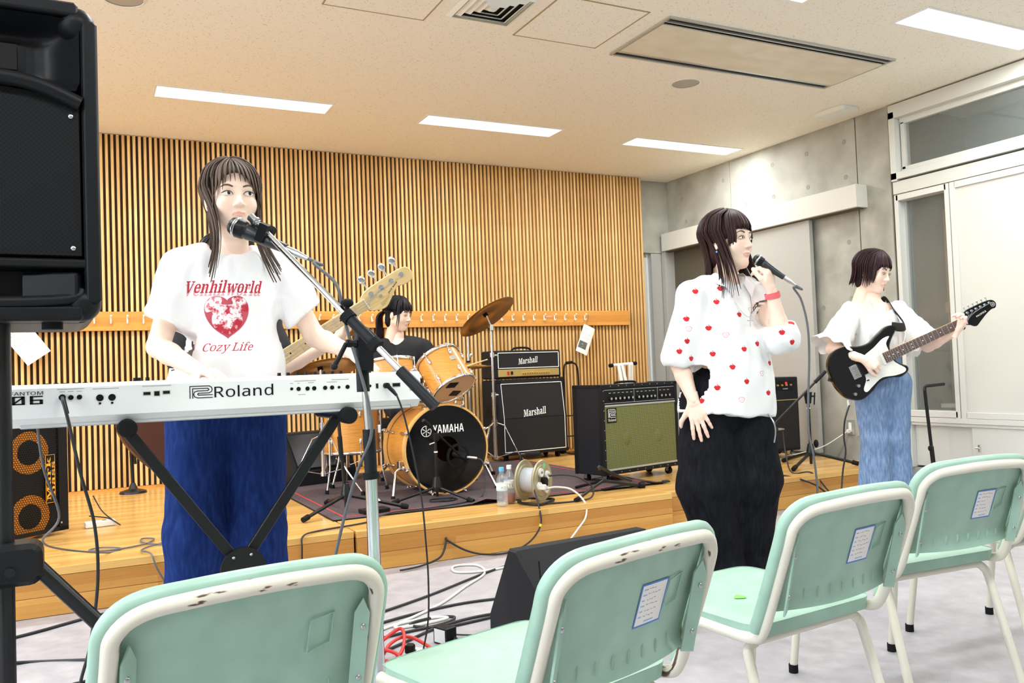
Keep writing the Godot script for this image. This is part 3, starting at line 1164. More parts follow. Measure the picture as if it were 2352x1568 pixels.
func microphone(o: Node3D, tip: Vector3, dir: Vector3, s := 1.0) -> void:
	# dir points from the grille towards the cable
	var b := basis_to(dir)
	var x := at_xf(tip, b)
	var gr := put("mic_grille", MB.new().lathe([Vector2(0, 0), Vector2(0.012 * s, 0.002 * s), Vector2(0.021 * s, 0.009 * s), Vector2(0.0255 * s, 0.022 * s), Vector2(0.0255 * s, 0.028 * s), Vector2(0.0235 * s, 0.046 * s), Vector2(0.02 * s, 0.052 * s)], x, 20, true), textured(mat("mic mesh", rgb8(46, 47, 49), 0.4, 0.6), weave_img(Color(0.5, 0.5, 0.5), Color(1, 1, 1)), V(90, 90, 90)), o)
	put("grille_ring", MB.new().lathe([Vector2(0.0258 * s, 0.021 * s), Vector2(0.0268 * s, 0.023 * s), Vector2(0.0268 * s, 0.027 * s), Vector2(0.0258 * s, 0.029 * s)], x, 20), mats["steel"], gr)
	put("mic_body", MB.new().lathe([Vector2(0.02 * s, 0.052 * s), Vector2(0.0205 * s, 0.06 * s), Vector2(0.018 * s, 0.075 * s), Vector2(0.0125 * s, 0.17 * s), Vector2(0, 0.17 * s)], x, 16), mat("mic body", rgb8(58, 60, 63), 0.35, 0.5), o)
	put("mic_plug", MB.new().lathe([Vector2(0.0095 * s, 0.17 * s), Vector2(0.0098 * s, 0.2 * s), Vector2(0.008 * s, 0.212 * s), Vector2(0.005 * s, 0.235 * s), Vector2(0, 0.236 * s)], x, 12), mats["steel"], o)


func cable(called: String, label: String, pts: Array, r: float, m: Material, group := "cables") -> void:
	var o := put(called, MB.new().tube(smooth_path(pts, 8), r, 6), m)
	tag(o, label, "cable", group)


func knob_row(o: Node3D, x0: float, x1: float, n: int, y: float, z: float, r: float, m: Material, depth := 0.012) -> void:
	var kb := MB.new().lathe([Vector2(r, 0), Vector2(r * 0.85, depth), Vector2(0, depth)], at_xf(Vector3.ZERO, Basis(V(1, 0, 0), V(0, 0, 1), V(0, -1, 0))), 10).mesh()
	for i in n:
		put("knob", kb, m, o).position = V(x0 + (x1 - x0) * i / maxf(1, n - 1), y, z)


func roland_mark(w: float, hgt: float, z: float) -> MB:
	# the double-line R: two nested folded bands
	var s := MB.new()
	var t := 0.07
	var k := func(p: Array) -> void:
		for i in p.size() - 1:
			var a := Vector2(p[i][0] * w, p[i][1] * hgt)
			var b := Vector2(p[i + 1][0] * w, p[i + 1][1] * hgt)
			var d := (b - a).normalized()
			var nn := Vector2(-d.y, d.x) * t * hgt * 0.5
			a -= d * t * hgt * 0.5
			b += d * t * hgt * 0.5
			s.face([V(a.x - nn.x, a.y - nn.y, z), V(b.x - nn.x, b.y - nn.y, z), V(b.x + nn.x, b.y + nn.y, z), V(a.x + nn.x, a.y + nn.y, z)], V(0, 0, 1))
	k.call([[-0.5, -0.5], [-0.5, 0.5], [0.36, 0.5], [0.47, 0.38], [0.5, 0.2], [0.47, 0.02], [0.36, -0.1], [-0.12, -0.1], [-0.16, -0.18], [-0.12, -0.26], [0.5, -0.26]])
	k.call([[-0.38, -0.5], [-0.38, 0.3], [0.3, 0.3], [0.36, 0.2], [0.3, 0.1], [-0.16, 0.1], [-0.29, 0.02], [-0.34, -0.18], [-0.29, -0.4], [-0.16, -0.5], [0.5, -0.5]])
	return s


func fork_emblem(r: float, z: float) -> MB:
	var s := MB.new()
	for k in 28:
		var a := TAU * k / 28
		var b := TAU * (k + 1) / 28
		s.face([V(cos(a) * r, sin(a) * r, z), V(cos(b) * r, sin(b) * r, z), V(cos(b) * r * 0.88, sin(b) * r * 0.88, z), V(cos(a) * r * 0.88, sin(a) * r * 0.88, z)], V(0, 0, 1))
	for k in 6:
		var b := Basis(V(0, 0, 1), PI / 6 + PI * k / 3)
		var q := func(x0: float, y0: float, x1: float, y1: float) -> void:
			s.face([b * V(x0 * r, y0 * r, z), b * V(x1 * r, y0 * r, z), b * V(x1 * r, y1 * r, z), b * V(x0 * r, y1 * r, z)], V(0, 0, 1))
		q.call(0.0, -0.035, 0.42, 0.035)
		q.call(0.42, -0.09, 0.48, 0.09)
		q.call(0.48, -0.09, 0.8, -0.03)
		q.call(0.48, 0.03, 0.8, 0.09)
	return s


func gear() -> void:
	keyboard_and_stand()
	bass_cabinet()
	drum_kit()
	amplifiers()
	stage_oddments()
	floor_oddments()


# ---------------------------------------------------------------- keyboard, its stand and the singer's boom stand
func keyboard_and_stand() -> void:
	var kb := thing("keyboard", "long white synthesizer keyboard on a black crossed stand", "keyboard", V(0.378, 0.87, -2.41), 0.0)
	var w := 1.07
	var white := mat("keyboard white", rgb8(248, 249, 245), 0.35)
	var side := [Vector2(0.0, 0.005), Vector2(0.0, 0.078), Vector2(-0.012, 0.088), Vector2(-0.16, 0.082), Vector2(-0.17, 0.062), Vector2(-0.345, 0.05), Vector2(-0.345, 0.0), Vector2(-0.03, -0.018)]
	put("body", MB.new().prism(side, -w * 0.5, w * 0.5, Transform3D(Basis(V(0, 0, 1), V(0, 1, 0), V(-1, 0, 0)), Vector3.ZERO), 0.003), white, kb)
	put("bottom_cover", MB.new().box(V(0, -0.012, -0.14), V(w - 0.05, 0.018, 0.24), Basis(), 0.004), mat("keyboard grey", rgb8(206, 208, 204), 0.5), kb)
	var dark: Material = mats["black plastic"]
	put("lettering", letters("Roland", 0.155, 0.031, false, 400), dark, kb).position = V(0.024, 0.052, 0.0012)
	put("maker_mark", roland_mark(0.056, 0.031, 0.0012), dark, kb).position = V(-0.087, 0.053, 0)
	put("lettering", letters("FANTOM", 0.070, 0.0085, false, 400), dark, kb).position = V(-0.491, 0.067, 0.0012)
	var num := MB.new()
	for q in [[-0.021, 0], [0.023, 1]]:
		var ox: float = q[0]
		for b in [[-0.016, -0.011, -0.008, 0.011], [0.008, -0.011, 0.016, 0.011], [-0.016, 0.008, 0.016, 0.0115], [-0.016, -0.0115, 0.016, -0.008]]:
			if q[1] == 1 and b[0] > 0.0:
				b = [0.008, -0.011, 0.016, 0.001]
			num.face([V(ox + b[0], b[1], 0), V(ox + b[2], b[1], 0), V(ox + b[2], b[3], 0), V(ox + b[0], b[3], 0)], V(0, 0, 1))
		if q[1] == 0:
			num.face([V(ox - 0.013, -0.007, 0), V(ox - 0.009, -0.009, 0), V(ox + 0.013, 0.007, 0), V(ox + 0.009, 0.009, 0)], V(0, 0, 1))
		else:
			num.face([V(ox - 0.014, -0.002, 0), V(ox + 0.014, -0.002, 0), V(ox + 0.014, 0.0015, 0), V(ox - 0.014, 0.0015, 0)], V(0, 0, 1))
	put("lettering", num, dark, kb).transform = at_xf(V(-0.491, 0.05, 0.0012), Basis().scaled(V(0.88, 0.9, 1)))
	# jacks along the rear
	var jack := func(x: float, y: float, r: float) -> void:
		var j := put("jack", MB.new().lathe([Vector2(r, 0.0), Vector2(r, 0.0022), Vector2(r * 0.7, 0.0022), Vector2(r * 0.62, 0.0008), Vector2(0, 0.0008)], at_xf(V(x, y, 0), Basis(V(1, 0, 0), V(0, 0, 1), V(0, -1, 0))), 12), mats["black"], kb)
		j.set_meta("kind", "thing")
	for q in [[-0.414, 0.054, 0.0062], [-0.395, 0.053, 0.0062], [-0.376, 0.053, 0.0062], [-0.33, 0.049, 0.0088], [-0.302, 0.049, 0.0088], [-0.33, 0.035, 0.003], [-0.302, 0.035, 0.003], [0.152, 0.051, 0.0042], [0.171, 0.05, 0.006], [0.196, 0.05, 0.006], [0.215, 0.05, 0.006], [0.246, 0.05, 0.006], [0.266, 0.05, 0.006], [0.286, 0.05, 0.0038], [0.311, 0.05, 0.006], [0.378, 0.05, 0.0038]]:
		jack.call(q[0], q[1], q[2])
	for q in [[-0.22, 0.055, 0.016, 0.007], [-0.196, 0.054, 0.012, 0.011], [-0.173, 0.056, 0.016, 0.007], [0.399, 0.049, 0.006, 0.013], [0.425, 0.049, 0.010, 0.012], [0.458, 0.050, 0.022, 0.009]]:
		put("port", MB.new().box(V(q[0], q[1], 0.0008), V(q[2] + 0.003, q[3] + 0.003, 0.0014)), mats["aluminium"], kb)
		put("socket_hole", MB.new().box(V(q[0], q[1], 0.0016), V(q[2], q[3], 0.001)), mats["black"], kb)
	put("rating_label", MB.new().box(V(0.506, 0.046, 0.0006), V(0.013, 0.03, 0.001)), mat("label grey", rgb8(168, 172, 164), 0.6), kb)
	var prints := MB.new()
	for q in [[-0.414, 0.068, 0.012], [-0.395, 0.068, 0.012], [-0.376, 0.068, 0.012], [-0.316, 0.072, 0.06], [-0.395, 0.074, 0.06], [-0.196, 0.074, 0.07], [0.152, 0.066, 0.008], [0.171, 0.066, 0.006], [0.206, 0.066, 0.016], [0.266, 0.066, 0.03], [0.19, 0.072, 0.06], [0.29, 0.072, 0.05], [0.18, 0.034, 0.02]]:
		prints.face([V(q[0] - q[2] * 0.5, q[1] - 0.0008, 0.001), V(q[0] + q[2] * 0.5, q[1] - 0.0008, 0.001), V(q[0] + q[2] * 0.5, q[1] + 0.0008, 0.001), V(q[0] - q[2] * 0.5, q[1] + 0.0008, 0.001)], V(0, 0, 1))
	put("fine_print", prints, mats["label grey"], kb).set_meta("kind", "stuff")
	# knobs and keys on top
	var kn := MB.new().lathe([Vector2(0.0058, 0), Vector2(0.005, 0.012), Vector2(0, 0.012)], Transform3D(), 10).mesh()
	for x in [-0.245, -0.236, -0.215, 0.127, 0.152, 0.178, 0.203, 0.228, 0.254, 0.279, 0.304, 0.373, 0.39]:
		put("knob", kn, dark, kb).position = V(x, 0.085, -0.04)
	for i in 5:
		put("pad_edge", MB.new().box(V(-0.45 + i * 0.022, 0.088, -0.05), V(0.012, 0.004, 0.012)), dark, kb)
	var wk := MB.new().box(V(0, 0, 0), V(0.0218, 0.018, 0.15), Basis(), 0.001).mesh()
	for i in 36:
		put("white_key", wk, mats["white plastic"], kb).position = V(-0.41 + i * 0.0236, 0.058, -0.255)
	var bk := MB.new().box(V(0, 0, 0), V(0.011, 0.012, 0.09), Basis(), 0.002).mesh()
	for i in 35:
		if not (i % 7 in [2, 6]):
			put("black_key", bk, mats["black"], kb).position = V(-0.398 + i * 0.0236, 0.070, -0.225)
	# crossed stand: two black arms a side with end caps
	var st := thing("keyboard_stand", "black folding crossed keyboard stand with ribbed end caps", "stand", V(0.40, 0, -2.52))
	var arm := func(a: Vector3, b: Vector3) -> void:
		var t := (b - a).normalized()
		var bs := Basis(t.cross(V(0, 0, 1)).normalized(), t, V(0, 0, 1))
		put("arm", MB.new().box((a + b) * 0.5, V(0.03, a.distance_to(b), 0.022), bs, 0.003), mats["black metal"], st)
	arm.call(V(-0.29, 0.83, 0.015), V(0.29, 0.02, 0.015))
	arm.call(V(0.29, 0.83, -0.015), V(-0.29, 0.02, -0.015))
	for s in [-1, 1]:
		put("top_bar", MB.new().rod(V(s * 0.29, 0.838, -0.22), V(s * 0.29, 0.838, 0.10), 0.016), mats["black metal"], st)
		put("end_cap", MB.new().lathe([Vector2(0, 0.0), Vector2(0.02, 0.002), Vector2(0.024, 0.01), Vector2(0.024, 0.055), Vector2(0.018, 0.062), Vector2(0, 0.062)], at_xf(V(s * 0.29, 0.838, 0.13), Basis(V(1, 0, 0), V(0, 0, -1), V(0, 1, 0))), 18), mats["rubber"], st)
		put("foot_bar", MB.new().rod(V(s * 0.29, 0.02, -0.2), V(s * 0.29, 0.02, 0.15), 0.016), mats["black metal"], st)
	put("locking_disc", MB.new().lathe([Vector2(0, 0.0), Vector2(0.062, 0.0), Vector2(0.062, 0.012), Vector2(0, 0.012)], at_xf(V(0, 0.425, 0.028), Basis(V(1, 0, 0), V(0, 0, 1), V(0, -1, 0))), 28), mats["black metal"], st)
	for k in 5:
		put("pin", MB.new().ball(V(cos(k * 1.1) * 0.045, 0.425 + sin(k * 1.1) * 0.045, 0.041), Vector3.ONE * 0.005), mats["steel"], st)
	# leads from the keyboard
	cable("black_lead", "black lead hanging from the keyboard's left jack down the stage front", [V(-0.036, 0.924, -2.395), V(-0.034, 0.915, -2.36), V(-0.022, 0.86, -2.35), V(0.0, 0.74, -2.36), V(0.03, 0.60, -2.4), V(0.035, 0.45, -2.45), V(0.015, 0.28, -2.5), V(-0.01, 0.17, -2.5), V(0.02, 0.06, -2.52), V(-0.02, 0.008, -2.6), V(-0.2, 0.006, -2.7)], 0.0042, mats["cable"])
	put("jack_plug", MB.new().rod(V(-0.036, 0.924, -2.409), V(-0.036, 0.924, -2.385), 0.008).rod(V(-0.036, 0.927, -2.39), V(-0.026, 0.885, -2.366), 0.006, 0.005), mats["rubber"], kb).transform = Transform3D(Basis(), -kb.position)
	cable("thin_lead", "thin grey lead looping from under the keyboard onto the stage", [V(-0.10, 0.86, -2.6), V(-0.09, 0.72, -2.75), V(-0.06, 0.55, -3.0), V(-0.12, 0.42, -3.4), V(-0.06, 0.30, -3.9), V(0.1, 0.207, -4.25), V(0.16, 0.207, -4.32), V(0.08, 0.207, -4.4), V(0.03, 0.207, -4.36), V(0.12, 0.207, -4.3), V(0.26, 0.207, -4.36), V(0.31, 0.207, -4.48), V(0.26, 0.207, -4.52), V(0.26, 0.207, -4.4), V(0.36, 0.207, -4.27), V(0.42, 0.207, -4.3), V(0.34, 0.207, -4.34), V(0.24, 0.207, -4.22), V(0.27, 0.208, -4.09), V(0.29, 0.15, -4.06), V(0.34, 0.06, -4.05), V(0.42, 0.01, -4.0), V(0.6, 0.008, -3.9)], 0.004, mat("grey cable", rgb8(96, 98, 100), 0.5))
	cable("power_lead", "thin black power lead falling from the keyboard to the adapter on the floor", [V(0.805, 0.918, -2.40), V(0.822, 0.895, -2.375), V(0.85, 0.80, -2.37), V(0.89, 0.60, -2.38), V(0.905, 0.45, -2.39), V(0.92, 0.33, -2.42), V(0.945, 0.19, -2.5), V(0.96, 0.06, -2.6), V(0.98, 0.008, -2.68), V(1.06, 0.006, -2.75), V(1.10, 0.006, -2.70), V(1.09, 0.006, -2.62), V(1.16, 0.006, -2.60), V(1.28, 0.006, -2.68), V(1.33, 0.006, -2.78), V(1.2, 0.008, -2.88), V(1.155, 0.03, -2.86)], 0.003, mats["cable"])
	put("power_plug", MB.new().rod(V(0.803, 0.919, -2.41), V(0.804, 0.919, -2.392), 0.008).rod(V(0.804, 0.919, -2.395), V(0.824, 0.89, -2.375), 0.007, 0.0045), mats["rubber"], kb).transform = Transform3D(Basis(), -kb.position)
	# chrome boom stand in front of the keyboard
	var ms := thing("microphone_stand", "tall chrome microphone stand with a long boom across the keyboard player", "microphone stand", V(0.652, 0, -2.1))
	var top := V(-0.012, 1.02, 0.0)
	put("upper_pole", MB.new().rod(V(0, 0.80, 0), top, 0.0095), mats["chrome"], ms)
	put("grip", MB.new().rod(V(0.002, 0.70, 0), V(0, 0.815, 0), 0.0165), mats["black plastic"], ms)
	put("grip_ring", MB.new().rod(V(0.003, 0.69, 0), V(0.002, 0.705, 0), 0.021), mats["rubber"], ms)
	put("lower_pole", MB.new().rod(V(0.008, 0.06, 0), V(0.002, 0.70, 0), 0.0165), mats["chrome"], ms)
	put("cast_base", MB.new().lathe([Vector2(0.0, 0.075), Vector2(0.022, 0.07), Vector2(0.05, 0.04), Vector2(0.13, 0.025), Vector2(0.14, 0.0), Vector2(0, 0.0)], at_xf(V(0.008, 0, 0)), 28), mats["black metal"], ms)
	# boom goes from the microphone clip down to the counterweight
	var a := V(0.415, 1.345, -2.22) - ms.position
	var e := V(0.745, 0.872, -1.875) - ms.position
	var dir := (e - a).normalized()
	var cl := a + dir * (top - a).dot(dir)
	put("boom", MB.new().rod(a, e - dir * 0.1, 0.0085), mats["chrome"], ms)
	put("boom_grip", MB.new().rod(e - dir * 0.125, e, 0.0145), mats["black plastic"], ms)
	var sl := put("boom_sleeve", MB.new().rod(cl - dir * 0.05, cl + dir * 0.06, 0.0145), mats["black plastic"], ms)
	for q in [-0.045, 0.055]:
		put("sleeve_collar", MB.new().rod(cl + dir * (q - 0.01), cl + dir * (q + 0.01), 0.019), mats["rubber"], sl)
	put("clamp_knob", MB.new().ball(cl - dir * 0.048 + V(0, 0.032, 0.0), V(0.016, 0.011, 0.016)).rod(cl - dir * 0.048, cl - dir * 0.048 + V(0, 0.028, 0), 0.006), mats["rubber"], ms)
	put("swivel", MB.new().prism([Vector2(-0.018, -0.06), Vector2(0.018, -0.06), Vector2(0.022, -0.01), Vector2(0.03, 0.03), Vector2(0.01, 0.05), Vector2(-0.02, 0.045), Vector2(-0.026, 0.0)], -0.016, 0.016, at_xf(top + V(0.004, 0.0, 0.01)), 0.004), mats["black plastic"], ms)
	put("swivel_collar", MB.new().rod(top + V(0.001, -0.11, 0), top + V(0.0, -0.05, 0), 0.017), mats["black plastic"], ms)
	put("clutch_lever", MB.new().rod(top + V(-0.02, 0.01, 0.02), top + V(-0.045, 0.012, 0.02), 0.010).tube([top + V(-0.045, 0.012, 0.02), top + V(-0.065, -0.025, 0.02), top + V(-0.075, -0.04, 0.02)], [0.006, 0.006, 0.007], 8).ball(top + V(-0.077, -0.045, 0.02), Vector3.ONE * 0.009), mats["black plastic"], ms)
	put("boom_tip", MB.new().rod(a - dir * 0.03, a, 0.011).rod(a - dir * 0.012, a - dir * 0.006, 0.014), mats["steel"], ms)
	# microphone in its clip
	var mc := thing("vocal_microphone", "black ball-grille vocal microphone in the clip before the keyboard player's mouth", "microphone", V(0.352, 1.352, -2.27))
	var md := V(0.60, -0.36, 0.44).normalized()
	microphone(mc, Vector3.ZERO, md, 1.0)
	var bs := basis_to(md)
	put("mic_clip", MB.new().prism([Vector2(-0.022, -0.016), Vector2(0.022, -0.016), Vector2(0.03, 0.03), Vector2(0.012, 0.034), Vector2(0.006, 0.016), Vector2(-0.006, 0.016), Vector2(-0.012, 0.034), Vector2(-0.03, 0.03)], -0.012, 0.012, at_xf(md * 0.105 + V(0, 0.006, 0), Basis(md.cross(V(0, 1, 0)).normalized(), md.cross(V(0, 1, 0)).cross(md).normalized(), md)), 0.002), mats["black plastic"], mc)
	var q0 := mc.position + md * 0.235
	cable("microphone_cable", "grey microphone cable following the chrome boom and falling past the keyboard", [q0, q0 + md * 0.04, V(0.53, 1.235, -2.12), V(0.57, 1.18, -2.07), V(0.585, 1.12, -2.07), V(0.60, 1.06, -2.08), V(0.625, 0.96, -2.07), V(0.642, 0.88, -2.065), V(0.648, 0.80, -2.07), V(0.625, 0.70, -2.13), V(0.60, 0.55, -2.2), V(0.575, 0.38, -2.25), V(0.56, 0.2, -2.25), V(0.6, 0.05, -2.2), V(0.8, 0.008, -2.15)], 0.0042, mats["grey cable"])


# ---------------------------------------------------------------- bass cabinet
func bass_cabinet() -> void:
	var o := thing("bass_cabinet", "black bass speaker cabinet with two orange-ringed speakers behind a hexagon grille", "amplifier", V(-0.21, STAGE, -4.90), 0.66)
	# front faces local +z; the cabinet is 0.36 wide, 0.7 tall
	put("cabinet", MB.new().box(V(0, 0.365, -0.19), V(0.36, 0.69, 0.38), Basis(), 0.012), mats["vinyl"], o)
	put("side_handle", MB.new().box(V(0.181, 0.40, -0.19), V(0.004, 0.09, 0.16), Basis(), 0.001), mats["black"], o)
	put("front_frame", MB.new().box(V(-0.172, 0.365, 0.008), V(0.02, 0.69, 0.02)).box(V(0.155, 0.365, 0.008), V(0.05, 0.69, 0.02)).box(V(0, 0.70, 0.008), V(0.36, 0.02, 0.02)).box(V(0, 0.03, 0.008), V(0.36, 0.02, 0.02)), mats["black plastic"], o)
	var orange := mat("orange cone", rgb8(236, 146, 20), 0.6)
	for y in [0.115, 0.43]:
		var c := put("speaker", MB.new().lathe([Vector2(0.105, 0.001), Vector2(0.105, 0.003), Vector2(0.062, 0.003), Vector2(0.062, 0.001)], at_xf(V(-0.02, y + 0.0, 0.0), Basis(V(1, 0, 0), V(0, 0, 1), V(0, -1, 0))), 40), orange, o)
		put("dust_cap", MB.new().lathe([Vector2(0.062, 0.001), Vector2(0.05, 0.004), Vector2(0, 0.006)], at_xf(V(-0.02, y, 0.0), Basis(V(1, 0, 0), V(0, 0, 1), V(0, -1, 0))), 32, true), mats["rubber"], c)
	# hexagon grille: webs joined into one sheet
	var g := MB.new()
	var p := 0.0125
	for j in 60:
		for i in 24:
			var cx := -0.155 + (i + (0.5 if j % 2 else 0.0)) * p
			var cy := 0.045 + j * p * 0.866
			if cx > 0.125 or cy > 0.69:
				continue
			for k in 3:
				var a := Vector2(cx + cos(PI / 6 + PI / 3 * k) * p * 0.577, cy + sin(PI / 6 + PI / 3 * k) * p * 0.577)
				var b := Vector2(cx + cos(PI / 6 + PI / 3 * (k + 1)) * p * 0.577, cy + sin(PI / 6 + PI / 3 * (k + 1)) * p * 0.577)
				var nn := (b - a).orthogonal().normalized() * 0.0017
				g.face([V(a.x - nn.x, a.y - nn.y, 0.012), V(b.x - nn.x, b.y - nn.y, 0.012), V(b.x + nn.x, b.y + nn.y, 0.012), V(a.x + nn.x, a.y + nn.y, 0.012)], V(0, 0, 1))
	put("hexagon_grille", g, mats["black metal"], o).set_meta("kind", "stuff")
	var yel := mat("logo orange", rgb8(242, 168, 40), 0.5)
	var lg := put("logo_plate", MB.new().box(V(0.082, 0.29, 0.016), V(0.052, 0.245, 0.004), Basis(), 0.0015), mats["black"], o)
	var t1 := put("lettering", letters("Mark", 0.215, 0.024, true, 700), yel, lg)
	t1.transform = at_xf(V(0.072, 0.29, 0.0185), Basis(V(0, 0, 1), PI * 0.5))
	var t2 := put("lettering", letters("bass", 0.17, 0.024, true, 700), yel, lg)
	t2.transform = at_xf(V(0.096, 0.29, 0.0185), Basis(V(0, 0, 1), PI * 0.5))
	put("logo_outline", MB.new().tube([V(0.057, 0.17, 0.018), V(0.107, 0.17, 0.018), V(0.107, 0.41, 0.018), V(0.057, 0.41, 0.018), V(0.057, 0.17, 0.018)], 0.0014, 5), yel, lg)
	for q in [[0.14, 0.06], [-0.165, 0.06], [0.14, 0.67], [-0.165, 0.67]]:
		put("grille_screw", MB.new().ball(V(q[0], q[1], 0.019), V(0.005, 0.005, 0.002)), mats["steel"], o)
	# power strip beside it with two black leads
	var s := thing("power_strip", "white power strip on the stage beside the bass cabinet", "power strip", V(0.09, STAGE, -5.10), 0.12)
	put("housing", MB.new().box(V(0, 0.016, 0), V(0.15, 0.032, 0.055), Basis(), 0.006), mats["white plastic"], s)
	for i in 2:
		put("outlet_slot", MB.new().box(V(-0.03 + i * 0.05, 0.0325, 0), V(0.02, 0.001, 0.012)), mats["black"], s)
	cable("bass_amp_lead", "short black lead curving from the bass cabinet over the power strip", [V(0.06, 0.36, -5.16), V(0.1, 0.28, -5.13), V(0.15, 0.235, -5.05), V(0.185, 0.207, -5.04), V(0.13, 0.24, -5.1), V(0.04, 0.25, -5.18)], 0.0035, mats["cable"])
	# small stand against the slats
	var st := thing("microphone_stand", "short black microphone stand folded against the slat wall behind the keyboard", "microphone stand", V(0.325, STAGE, -6.5))
	put("pole", MB.new().rod(V(0, 0.05, 0), V(-0.01, 0.36, 0), 0.012).rod(V(-0.01, 0.34, 0), V(-0.015, 0.42, 0), 0.009), mats["black metal"], st)
	put("folded_boom", MB.new().rod(V(0.018, 0.2, 0.01), V(0.005, 0.4, 0.01), 0.009), mats["black metal"], st)
	put("clutch", MB.new().box(V(-0.01, 0.41, 0), V(0.045, 0.05, 0.03), Basis(), 0.008), mats["black plastic"], st)
	put("round_base", MB.new().lathe([Vector2(0, 0.07), Vector2(0.014, 0.07), Vector2(0.03, 0.03), Vector2(0.085, 0.015), Vector2(0.09, 0), Vector2(0, 0)], Transform3D(), 24), mats["black metal"], st)


# ---------------------------------------------------------------- drums
func hoop(o: Node3D, x: Transform3D, r: float, m: Material) -> void:
	var pts := []
	for k in 37:
		pts.append(x * V(cos(TAU * k / 36) * r, 0, sin(TAU * k / 36) * r))
	put("hoop", MB.new().tube(pts, 0.007, 6, false, 1.6, x.basis.y), m, o)


func drum(o: Node3D, x: Transform3D, r: float, ln: float, lugs: int, shell: Material, head: Material, bottom_head: Material) -> void:
	put("shell", MB.new().lathe([Vector2(r, -ln * 0.5), Vector2(r, ln * 0.5)], x, 40, true), shell, o)
	put("top_head", MB.new().lathe([Vector2(r, ln * 0.5 + 0.003), Vector2(0, ln * 0.5 + 0.004)], x, 40), head, o)
	put("bottom_head", MB.new().lathe([Vector2(0, -ln * 0.5 - 0.004), Vector2(r, -ln * 0.5 - 0.003)], x, 40), bottom_head, o)
	for s in [-1, 1]:
		hoop(o, x * at_xf(V(0, s * (ln * 0.5 + 0.001), 0)), r + 0.006, mats["chrome"])
	for k in lugs:
		var an := TAU * (k + 0.5) / lugs
		var d := V(cos(an), 0, sin(an))
		for s in [-1, 1]:
			var lg := put("lug", MB.new().ball(x * (d * (r + 0.008) + V(0, s * ln * 0.27, 0)), V(0.010, 0.022, 0.010), x.basis, 10, 6), mats["chrome"], o)
			put("tension_rod", MB.new().rod(x * (d * (r + 0.012) + V(0, s * ln * 0.27, 0)), x * (d * (r + 0.012) + V(0, s * (ln * 0.5 + 0.012), 0)), 0.0035, -1.0, 6).rod(x * (d * (r + 0.012) + V(0, s * (ln * 0.5 - 0.004), 0)), x * (d * (r + 0.012) + V(0, s * (ln * 0.5 + 0.010), 0)), 0.007, -1.0, 6), mats["chrome"], lg)


func cymbal(called: String, label: String, at: Vector3, nrm: Vector3, r: float, m: Material) -> Node3D:
	var o := thing(called, label, "cymbal", at)
	var x := at_xf(Vector3.ZERO, basis_to(nrm))
	put("plate", MB.new().lathe([Vector2(0.006, 0.022), Vector2(r * 0.12, 0.019), Vector2(r * 0.2, 0.008), Vector2(r * 0.5, 0.003), Vector2(r, -0.012), Vector2(r, -0.0135), Vector2(r * 0.5, 0.0012), Vector2(r * 0.2, 0.006), Vector2(r * 0.12, 0.017), Vector2(0.006, 0.0205)], x, 48, true), m, o)
	put("felt_and_nut", MB.new().lathe([Vector2(0, 0.05), Vector2(0.005, 0.05), Vector2(0.006, 0.036), Vector2(0.013, 0.034), Vector2(0.013, 0.022), Vector2(0, 0.022)], x, 12).lathe([Vector2(0, 0.02), Vector2(0.018, 0.018), Vector2(0.018, -0.004), Vector2(0, -0.004)], x, 12), mats["rubber"], o)
	return o


func braced_stand(called: String, label: String, at: Vector3, top: float, turn: float, reach := 0.27) -> Node3D:
	var o := thing(called, label, "cymbal stand", at)
	put("lower_tube", MB.new().rod(V(0, 0.12, 0), V(0, top * 0.55, 0), 0.0125), mats["chrome"], o)
	put("upper_tube", MB.new().rod(V(0, top * 0.55, 0), V(0, top, 0), 0.0085), mats["chrome"], o)
	for y in [0.55, 0.82]:
		put("collar", MB.new().rod(V(0, top * y - 0.012, 0), V(0, top * y + 0.02, 0), 0.017).ball(V(0.025, top * y, 0), V(0.018, 0.007, 0.007)), mats["chrome"], o)
	put("leg_collar", MB.new().rod(V(0, 0.36, 0), V(0, 0.40, 0), 0.019).rod(V(0, 0.12, 0), V(0, 0.15, 0), 0.017), mats["chrome"], o)
	for k in 3:
		var d := V(cos(turn + TAU * k / 3), 0, sin(turn + TAU * k / 3))
		var leg := put("leg", MB.new().tube([d * 0.018 + V(0, 0.38, 0), d * 0.07 + V(0, 0.36, 0), d * reach * 0.6 + V(0, 0.16, 0), d * reach + V(0, 0.02, 0)], 0.008, 6, true, 0.5), mats["chrome"], o)
		put("brace", MB.new().tube([d * 0.016 + V(0, 0.135, 0), d * reach * 0.58 + V(0, 0.175, 0)], 0.0065, 6, true, 0.5), mats["chrome"], leg)
		put("rubber_foot", MB.new().box(d * reach + V(0, 0.016, 0), V(0.026, 0.032, 0.026), Basis(Vector3.UP, -turn - TAU * k / 3), 0.006), mats["rubber"], leg)
	return o


